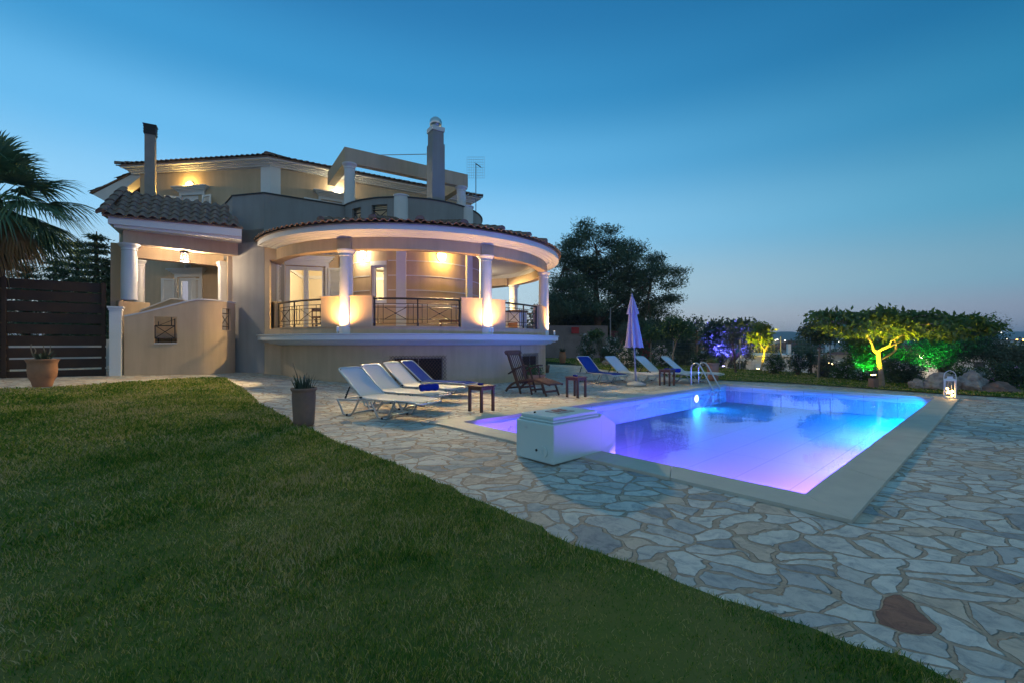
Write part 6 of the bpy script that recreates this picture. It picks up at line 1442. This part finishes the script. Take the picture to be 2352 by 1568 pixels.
def pl2(t):
    blades(t, 26, .30, .56, .11, .055, (.2, .95), lf_aloe)
    for p in ([(-.12, 0, .58), (-.22, 0, .72), (-.26, 0, .86), (-.25, 0, .95)], [(-.2, 0, .70), (-.15, 0, .80), (-.19, 0, .87)], [(.10, 0, .58), (.05, 0, .75), (.02, 0, .92)], [(.1, 0, .70), (.16, 0, .76), (.18, 0, .93)]): stalk(t, p, .014)
lpq = gp(87, 887); potted('potted_agave', 'wide urn shaped clay pot with agave and curled dry stalks by the board fence', (lpq.x, lpq.y+.1, G(lpq.x, lpq.y+.1)-.01), wide, terracotta, pl2, .23, .56)
urn = [(0, 0), (.17, 0), (.18, .03), (.20, .18), (.245, .36), (.25, .46), (.22, .58), (.19, .66), (.20, .70), (.235, .73), (.24, .745), (.20, .745), (.17, .68)]
uq = at(1292, 832.6, 30.3); potted('potted_agave', 'bulging pale clay urn with a spiky plant before the garden wall', (uq.x, uq.y, 0), urn, terracotta, lambda t: (blades(t, 34, .45, .66, .1, .05, (.1, .9), lf_aloe), stalk(t, [(0, 0, .7), (-.06, 0, 1.1), (-.18, 0, 1.55)], .02), stalk(t, [(0, 0, .7), (.04, 0, 1.1), (.0, 0, 1.6)], .02)), .18, .68)
big = [(0, 0), (.17, 0), (.18, .03), (.19, .25), (.20, .5), (.205, .55), (.225, .57), (.23, .62), (.20, .625), (.18, .55)]
bq = at(1637, 872.6, 16.05); potted('potted_grass', 'large clay pot of yellowish grass behind the pool ladder', (bq.x, bq.y, 0), big, terracotta, lambda t: blades(t, 150, .32, .55, .15, .018, (.1, .9), leafmat('yellow grass', (.10, .13, .03), (.30, .30, .07))), .19, .56)
cpq = at(1253, 853, 20.5); potted('potted_plant', 'small plant pot peeping out behind the corner of the veranda base', (cpq.x+.04, cpq.y, 0), [(0, 0), (.11, 0), (.16, .30), (.17, .33), (.14, .33), (.12, .26)], terracotta_old, lambda t: blades(t, 14, .34, .30, .06, .03, (.2, .8), lf_aloe), .13, .29)
tq = at(1229, 870, 14.6); t = thing('planter_box', 'rectangular terracotta trough of leafy stems behind the deck chair', 'planter', (tq.x, tq.y, 0), R_(20)); m = MB()
m.add([(-.20, -.13, 0), (.20, -.13, 0), (.20, .13, 0), (-.20, .13, 0), (-.27, -.17, .27), (.27, -.17, .27), (.27, .17, .27), (-.27, .17, .27)], [(0, 3, 2, 1), (0, 1, 5, 4), (1, 2, 6, 5), (2, 3, 7, 6), (3, 0, 4, 7)]); m.box((0, -.175, .285), (.58, .03, .05)); m.box((0, .175, .285), (.58, .03, .05)); m.box((.275, 0, .285), (.03, .32, .05)); m.box((-.275, 0, .285), (.03, .32, .05)); m.build('trough', terracotta, t, local=True)
m = MB(); m.box((0, 0, .26), (.5, .3, .02)); m.build('soil', soil, t, local=True)
q_, f_ = leaves_np([(x, y, z) for x in np.linspace(-.22, .22, 8) for y in (-.05, .06) for z in (.33, .42, .52)], 7, .045, .075); mesh_np('leaves', q_, f_, lf_mid, None).parent = t
bw_ = thing('boundary_wall', 'pale low wall glimpsed through the gaps of the board fence', 'wall', (-19, 17, .2)); m = MB(); m.wall(V(-24, 13.2), V(-14.2, 18.9), -.3, 1.45, .2); m.build('wall_face', pale0, bw_)
# ------------------------------------------------------------------ BOULDERS
def boulder(label, c, s, mt, seed):
    bm = bmesh.new(); bmesh.ops.create_icosphere(bm, subdivisions=4, radius=1); r2 = random.Random(seed)
    from mathutils import noise
    pl_ = [(V(r2.uniform(-1, 1), r2.uniform(-1, 1), r2.uniform(-.4, 1)).normalized(), r2.uniform(.55, .85)) for _ in range(14)]
    for v in bm.verts:
        p = v.co.copy()
        for n_, d_ in pl_:
            k_ = p.dot(n_)-d_
            if k_ > 0: p -= n_*k_*.92
        p *= 1+.22*noise.noise(p*1.8+V(seed, 0, 0))+.16*noise.noise(p*4+V(seed, 0, 0))+.05*noise.noise(p*9+V(seed, 0, 0)); v.co = V(p.x*s[0], p.y*s[1], p.z*s[2])
    me = bpy.data.meshes.new('boulder'); bm.to_mesh(me); bm.free(); me.materials.append(mt); o = bpy.data.objects.new('boulder', me); COL.objects.link(o); o.location = c
    tag(o, label, 'boulder', 'boulders at the end of the lawn')
boulder('smallest pale boulder, nearest the mulberry', at(2110, 882, 13.2)+V(0, 0, -.02), (.25, .24, .20), rock, 3)
boulder('wide creased boulder left of the candle lantern', at(2160, 880, 13.0)+V(0, 0, .02), (.52, .42, .36), rock, 8)
boulder('largest rounded boulder right of the candle lantern', at(2229, 884, 12.7)+V(0, 0, .02), (.55, .45, .42), rock, 14)
boulder('low reddish boulder past the largest one', at(2290, 895, 12.3)+V(0, 0, .0), (.46, .34, .24), rock_red, 21)
boulder('half buried pale stone behind the far white lounger', at(1415, 832, 28), (.9, .5, .35), rock, 30)
# ------------------------------------------------------------------ WIRE FENCE on the crest
wf = thing('wire_fence', 'thin wire mesh fence on posts along the far edge of the garden', 'fence', (10.5, 26, 0)); cr = [V(9.0, 34), V(9.9, 28), V(11.5, 23), V(13.4, 19.2), V(14.9, 16.4)]
m = MB()
for a, b_ in zip(cr, cr[1:]):
    n = int((b_-a).length/.16)
    for i in range(n): q = a+(b_-a)*(i/n); z = T(q.x, q.y); m.tube([(q.x, q.y, z), (q.x, q.y, z+1.5)], .0025, 3, False, False)
    for z in np.linspace(.1, 1.5, 10): m.tube([(a.x, a.y, T(a.x, a.y)+z), (b_.x, b_.y, T(b_.x, b_.y)+z)], .0025, 3, False, False)
m.build('wire_mesh', grey_metal, wf)
for a, b_ in zip(cr, cr[1:]):
    for f_ in (0, .5): q = a+(b_-a)*f_; m = MB(); z = T(q.x, q.y); m.tube([(q.x, q.y, z-.2), (q.x, q.y, z+1.65)], .03, 6); m.build('post', grey_metal, wf)
# ------------------------------------------------------------------ NEIGHBOURS AND VILLAGE
pale = mat('pale house wall', (.68, .68, .68), .85, .2, var=.05, vscale=.5); peach = mat('peach house wall', (.62, .49, .40), .85, .2, var=.05, vscale=.5); red_roof = mat('red tiled roof', (.24, .09, .07), .85, .2, var=.15, vscale=2)
panel_m = mat('solar panel glass', (.02, .10, .12), .15, .6); sunken = mat('window recess', (.05, .055, .06), .4, .5)
def house(name, label, c, sz, rz, wall_m, roof, wins=(), zb=-4.0, ext=None):
    """c: centre of the footprint and eaves height; sz: width, depth; roof: 'flat' or pitch height"""
    t = thing(name, label, 'house', (c[0], c[1], zb), rz, 'houses below the garden'); w, d = sz; h = c[2]-zb; m = MB(); m.box((0, 0, h/2), (w, d, h)); m.build('walls', wall_m, t, local=True)
    m = MB()
    if roof == 'flat': m.box((0, 0, h+.09), (w+.8, d+.8, .18)); m.build('flat_roof', pale, t, local=True)
    else:
        a = w/2+.5; b_ = d/2+.5; k = max(0, a-b_); m.add([(-a, -b_, h), (a, -b_, h), (a, b_, h), (-a, b_, h), (-k, 0, h+roof), (k, 0, h+roof)], [(0, 1, 5, 4), (1, 2, 5), (2, 3, 4, 5), (3, 0, 4), (0, 3, 2, 1)]); m.build('tiled_roof', red_roof, t, local=True)
    for x, z, ww, hh in wins:
        m = MB(); m.box((x, -d/2-.01, z-zb), (ww, .06, hh)); wo = m.build('window', sunken, t, local=True)
        m = MB(); m.box((x, -d/2-.05, z-zb-hh/2-.04), (ww+.16, .1, .07)); m.build('sill', pale, wo, local=True)
    return t
q = at(1752, 812, 45); nb = house('bungalow', 'low white flat roofed building with solar panels and a chimney beyond the lawn', (q.x-.2, 47.5, .05), (8.9, 7), R_(-4), pale, 'flat', ((-2.6, -.9, .9, 1.1), (1.1, -.9, 1.1, 1.0), (3.1, -.9, .7, 1.1)), zb=-3.2)
for dx, lab in ((-3.1, 0), (-1.9, 1)):
    m = MB(); vv = [(dx-.55, -2.2, 3.45), (dx+.45, -2.2, 3.45), (dx+.62, -1.0, 4.45), (dx-.38, -1.0, 4.45)]; m.add(vv+[(a, b_+.06, c-.05) for a, b_, c in vv], [(0, 1, 2, 3), (4, 7, 6, 5), (0, 4, 5, 1), (1, 5, 6, 2), (2, 6, 7, 3), (3, 7, 4, 0)]); m.build('solar_panel', panel_m, nb, local=True)
m = MB(); m.box((3.6, -1, 3.9), (.30, .30, 1.1)); ch = m.build('chimney', pale, nb, local=True); m = MB(); m.box((3.6, -1, 4.52), (.36, .36, .2)); m.build('cowl', black_cap, ch, local=True)
m = MB(); m.lathe([(0, .10), (.2, .07), (.36, 0), (.37, -.02)], (0, 0, 0), 18); ds = m.build('satellite_dish', pale, nb, local=True); ds.location = (-.6, -3.75, 2.2); ds.rotation_euler = (R_(78), 0, 0)
q = at(1675, 830, 34); m = MB(); a, b_ = at(1648, 842, 36), at(1692, 842, 36); 
house('outbuilding', 'pale lean-to wall behind the fig tree trunk', (at(1690, 820, 42).x, 44, -.35), (3.6, 3), R_(-10), pale, 'flat', (), zb=-3.2)
house('neighbour_house', 'red roofed house right of the low white building', (at(1884, 828, 62).x, 64, -1.5), (6.5, 6), R_(12), peach, 1.2, ((-1.9, -2.8, 1, 1.1), (1.8, -2.8, 1, 1.1)), zb=-6)
house('neighbour_house', 'house with a dark red hipped roof behind the flat roof edge', (at(1828, 808, 95).x, 97, .2), (9, 8), R_(-8), pale, 1.6, ((-1.5, -1.2, 1, 1.2), (1.5, -1.2, 1, 1.2)), zb=-7)
house('garden_shed', 'small white shed with a red roof between the green tree and the mulberry trunk', (at(2005, 860, 26).x+.9, 27, -.15), (2.9, 2.2), R_(8), pale, .45, ((-.5, -1.0, .7, .8),), zb=-3.4)
# two-storey house with balcony behind the feathery tree
q = at(2150, 820, 38); hb2 = house('two_storey_house', 'pale two storey house with a white balustrade seen behind the green lit trees', (at(2145, 820, 40).x, 42, .25), (11.2, 7), R_(3), pale, .9, ((-3.6, -1.0, .9, 1.1), (-.8, -1.0, 1.0, 1.5), (2.4, -1.0, 1.0, 1.5), (-2.5, -3.6, 1.2, 1.5), (3.0, -3.6, 1.6, 1.5)), zb=-5)
m = MB(); m.box((0, -4.3, 2.5), (11.0, 1.6, .2)); m.box((0, -5.05, 3.42), (11.0, .12, .10)); m.build('balcony', pale, hb2, local=True)
m = MB()
for i in range(44): m.box((-5.35+.249*i, -5.05, 2.98), (.11, .10, .8))
m.build('balustrade', pale, hb2, local=True)
for x in (-5.4, 0, 5.4): m = MB(); m.box((x, -5.0, 1.2), (.3, .3, 2.5)); m.build('balcony_post', pale, hb2, local=True)
# porch light of that house, garden lamp, street lamp
def post_lamp(label, p, r, e, col, est, zb, g=None, cat='lamp'):
    t = thing('garden_lamp', label, cat, (p.x, p.y, zb), 0, g); m = MB(); m.tube([(p.x, p.y, zb), (p.x, p.y, p.z-r)], .04, 6); m.build('post', grey_metal, t)
    m = MB(); m.ball(p, r, 6); m.build('bulb', glow('bulb '+label[:12], col, est), t); lamp('POINT', 'lamp_light', (p.x, p.y-.0, p.z+r+.1), e, col, t, radius=.1)
post_lamp('brightest garden lamp glowing at the slope edge beyond the pool', at(1908, 836.6, 30), .16, 900, (1, .72, .32), 60, -3.2)
post_lamp('orange street lamp on a post right of the brightest garden lamp', at(1958, 829.5, 48), .16, 400, (1, .55, .22), 60, -4)
post_lamp('warm lamp on the terrace of the two storey house', at(2116, 818, 37.0), .15, 500, (1, .72, .42), 50, -4.5)
post_lamp('round yellow lamp beside the leafy garden tree', at(1536, 817, 60), .22, 150, (1, .66, .25), 30, -4)
# village: houses and lights in the valley
VZ = -17.6
vpos_ = [(1700, 792, 0), (1725, 795, 1), (1670, 800, 0), (1790, 783, 1), (1805, 782, 0), (1815, 784, 0), (1840, 792, 1), (1862, 794, 0), (1905, 792, 0), (1930, 797, 1), (1945, 796, 0), (1990, 790, 0), (2050, 795, 1), (1640, 796, 0), (1545, 822, 1), (1560, 826, 0), (2290, 783, 0), (2310, 781, 1), (2330, 783, 0), (2350, 786, 0), (2385, 784, 1), (1490, 800, 0)]
for i, (px, py, kd) in enumerate(vpos_):
    w = rng.uniform(9, 16); Y = min(900, 17.5*F_/max(6.5, py-HY_)) if py > 790 else rng.uniform(500, 950)
    if py > 818: Y = 110
    q = at(px, py, Y); gz = T(q.x, Y); hgt = max(gz+3.2, q.z)
    if i < 22: house('village_house', ['white', 'ochre', 'grey', 'cream', 'pale'][i % 5]+' box house among dark trees in the valley, '+['left', 'middle', 'right'][0 if px < 1750 else 1 if px < 2100 else 2]+' part of the village', (q.x, Y, hgt), (w, 8), rng.uniform(-.3, .3), pale if kd == 0 else peach, 1.4, ((-w*.25, hgt-1.6, 1.2, 1.2), (w*.2, hgt-1.6, 1.2, 1.2)), zb=gz-1)
lights = []
for x, y in ((1010, 690), (1040, 680), (1015, 720), (1030, 725), (1010, 757), (1140, 700), (1150, 695), (1210, 712), (1260, 755), (1275, 765), (1355, 685), (1470, 720), (1575, 780), (1745, 722), (1825, 722), (1940, 715), (2130, 768), (640, 700), (180, 762)):
    lights.append(((2650+x/3.92)/1.6327, (1100+y/3.92)/1.6327, 0))
for x, y, o in ((2120, 625, 0), (2220, 655, 1), (2255, 640, 2), (2270, 650, 1), (2345, 640, 2), (2290, 690, 1), (1970, 705, 0), (2020, 722, 2), (2050, 712, 1), (2130, 710, 0), (2345, 715, 0), (1280, 650, 1), (1620, 637, 1), (1650, 637, 0), (700, 655, 1), (840, 648, 1)):
    lights.append(((3200+x/3.675)/1.6327, (1100+y/3.675)/1.6327, o))
gl_ = [glow('white street light', (1, .88, .7), 16), glow('amber street light', (1, .62, .28), 16), glow('orange street light', (1, .42, .08), 16)]
for i, (px, py, o) in enumerate(lights):
    Y = 12.2*F_/(py-HY_) if py > HY_+14 else rng.uniform(600, 900); Y = min(Y, 900); q = at(px, py, Y); gz = T(q.x, Y)
    if q.z < gz+1: q.z = gz+3
    r = Y/455.0*(.50 if o < 2 else .80)
    t = thing('street_light', ['white', 'amber', 'orange'][o]+' street light among the dark trees of the far village', 'street light', (q.x, Y, gz), 0, ['white', 'amber', 'orange'][o]+' lights of the distant village'); m = MB(); m.tube([(q.x, Y, gz), (q.x, Y, q.z)], r*.15, 4); m.build('post', grey_metal, t); m = MB(); m.ball(q, r, 5); m.build('lamp_head', gl_[o], t)
# ridges
def ridge(name, prof, Y, depth, zb):
    m = MB(); pts = [(px, py) for px, py in prof]; vs = []; n = len(pts)
    for j, (dy, k) in enumerate(((-depth, 0), (-depth*.55, .55), (-depth*.2, .88), (0, 1), (depth*.6, .7))):
        for i, (px, py) in enumerate(pts):
            q = at(px, py, Y); vs.append((q.x*(1+dy/Y*.6), Y+dy+25*math.sin(i*1.7+j), zb+(q.z-zb)*k+(0 if k in (0, 1) else 6*math.sin(i*2.3+j*1.9))))
    m.add(vs, [(j*n+i, j*n+i+1, (j+1)*n+i+1, (j+1)*n+i) for j in range(4) for i in range(n-1)], True); return tag(m.build(name, hill_m), kind='structure')
ridge('hills', [(px, y) for px, y in ((1100, 790), (1400, 784), (1500, 781), (1600, 779), (1680, 778), (1720, 776), (1750, 770), (1765, 764), (1790, 762), (1815, 762), (1835, 766), (1860, 769), (1900, 771), (1960, 773), (2050, 773), (2150, 772), (2220, 768), (2260, 764), (2300, 763), (2330, 762), (2400, 763), (2600, 768), (3000, 778))], 2300, 900, VZ-3)
ridge('hills', [(px, y) for px, y in ((1000, 788), (1500, 786), (1700, 784), (1850, 782), (2000, 782), (2150, 783), (2300, 779), (2500, 780), (3000, 786))], 1250, 300, VZ-3)
hl = [(1050, 608), (1120, 608), (1180, 605)]; hl2 = [(2010, 530), (2040, 532), (2120, 528)]
for i, (px, py) in enumerate([((2650+x/3.92)/1.6327, (1100+y/3.92)/1.6327) for x, y in hl]+[((3200+x/3.675)/1.6327, (1100+y/3.675)/1.6327) for x, y in hl2]):
    q = at(px, py+1.5, 2230); t = thing('street_light', 'white light on the crest of the far hill', 'street light', (q.x, q.y, q.z-12), 0, 'lights on the far hill crest'); m = MB(); m.ball(q, 1.6, 5); m.build('lamp_head', gl_[0], t); m = MB(); m.tube([(q.x, q.y, q.z-12), (q.x, q.y, q.z-1)], .3, 4); m.build('post', grey_metal, t)
# far woodland in the valley
WB = []
for i in range(300):
    px = rng.uniform(1450, 2750); Y = 95*math.exp(rng.random()*2.5); x = (px-CX_)/F_*Y; z = T(x, Y); r = rng.uniform(2.5, 6)*(1 if Y < 300 else 1.5); hh = r*rng.uniform(.35, .6)
    if beyond(x, Y) > 30: WB.append((x, Y, z+hh*.6, r, r, hh))
nW = len(WB); WBn = np.array(WB); C_ = np.repeat(WBn[:, :3], 14, 0); u = nr.normal(0, 1, (len(C_), 3)); u /= np.linalg.norm(u, axis=1, keepdims=True); C_ = C_+u*np.repeat(WBn[:, 3:], 14, 0)*.8
sc2 = np.repeat(C_[:, 1]/160.0, 14)[:, None]; q_, f_ = leaves_np(C_, 14, .75, 1.0, asp=.8); P0 = np.repeat(q_[0::4], 4, 0); q_ = P0+(q_-P0)*np.repeat(sc2, 4, 0)
tag(mesh_np('woods', q_, f_, lf_dark), 'dark scattered woodland covering the valley beyond the garden', 'woodland', kind='stuff')

# ------------------------------------------------------------------ evening haze
hz = MB(); hz.box((0, 500, 26), (9600, 9600, 92)); hzm = bpy.data.materials.new('evening haze'); hzm.use_nodes = True; nt = hzm.node_tree; nt.nodes.clear()
o_ = nd('OutputMaterial'); pv = nd('VolumePrincipled', Density=.0003); pv.inputs['Color'].default_value = (.62, .80, .97, 1); lk(pv.outputs[0], o_.inputs['Volume'])
tag(hz.build('haze', hzm), kind='stuff')
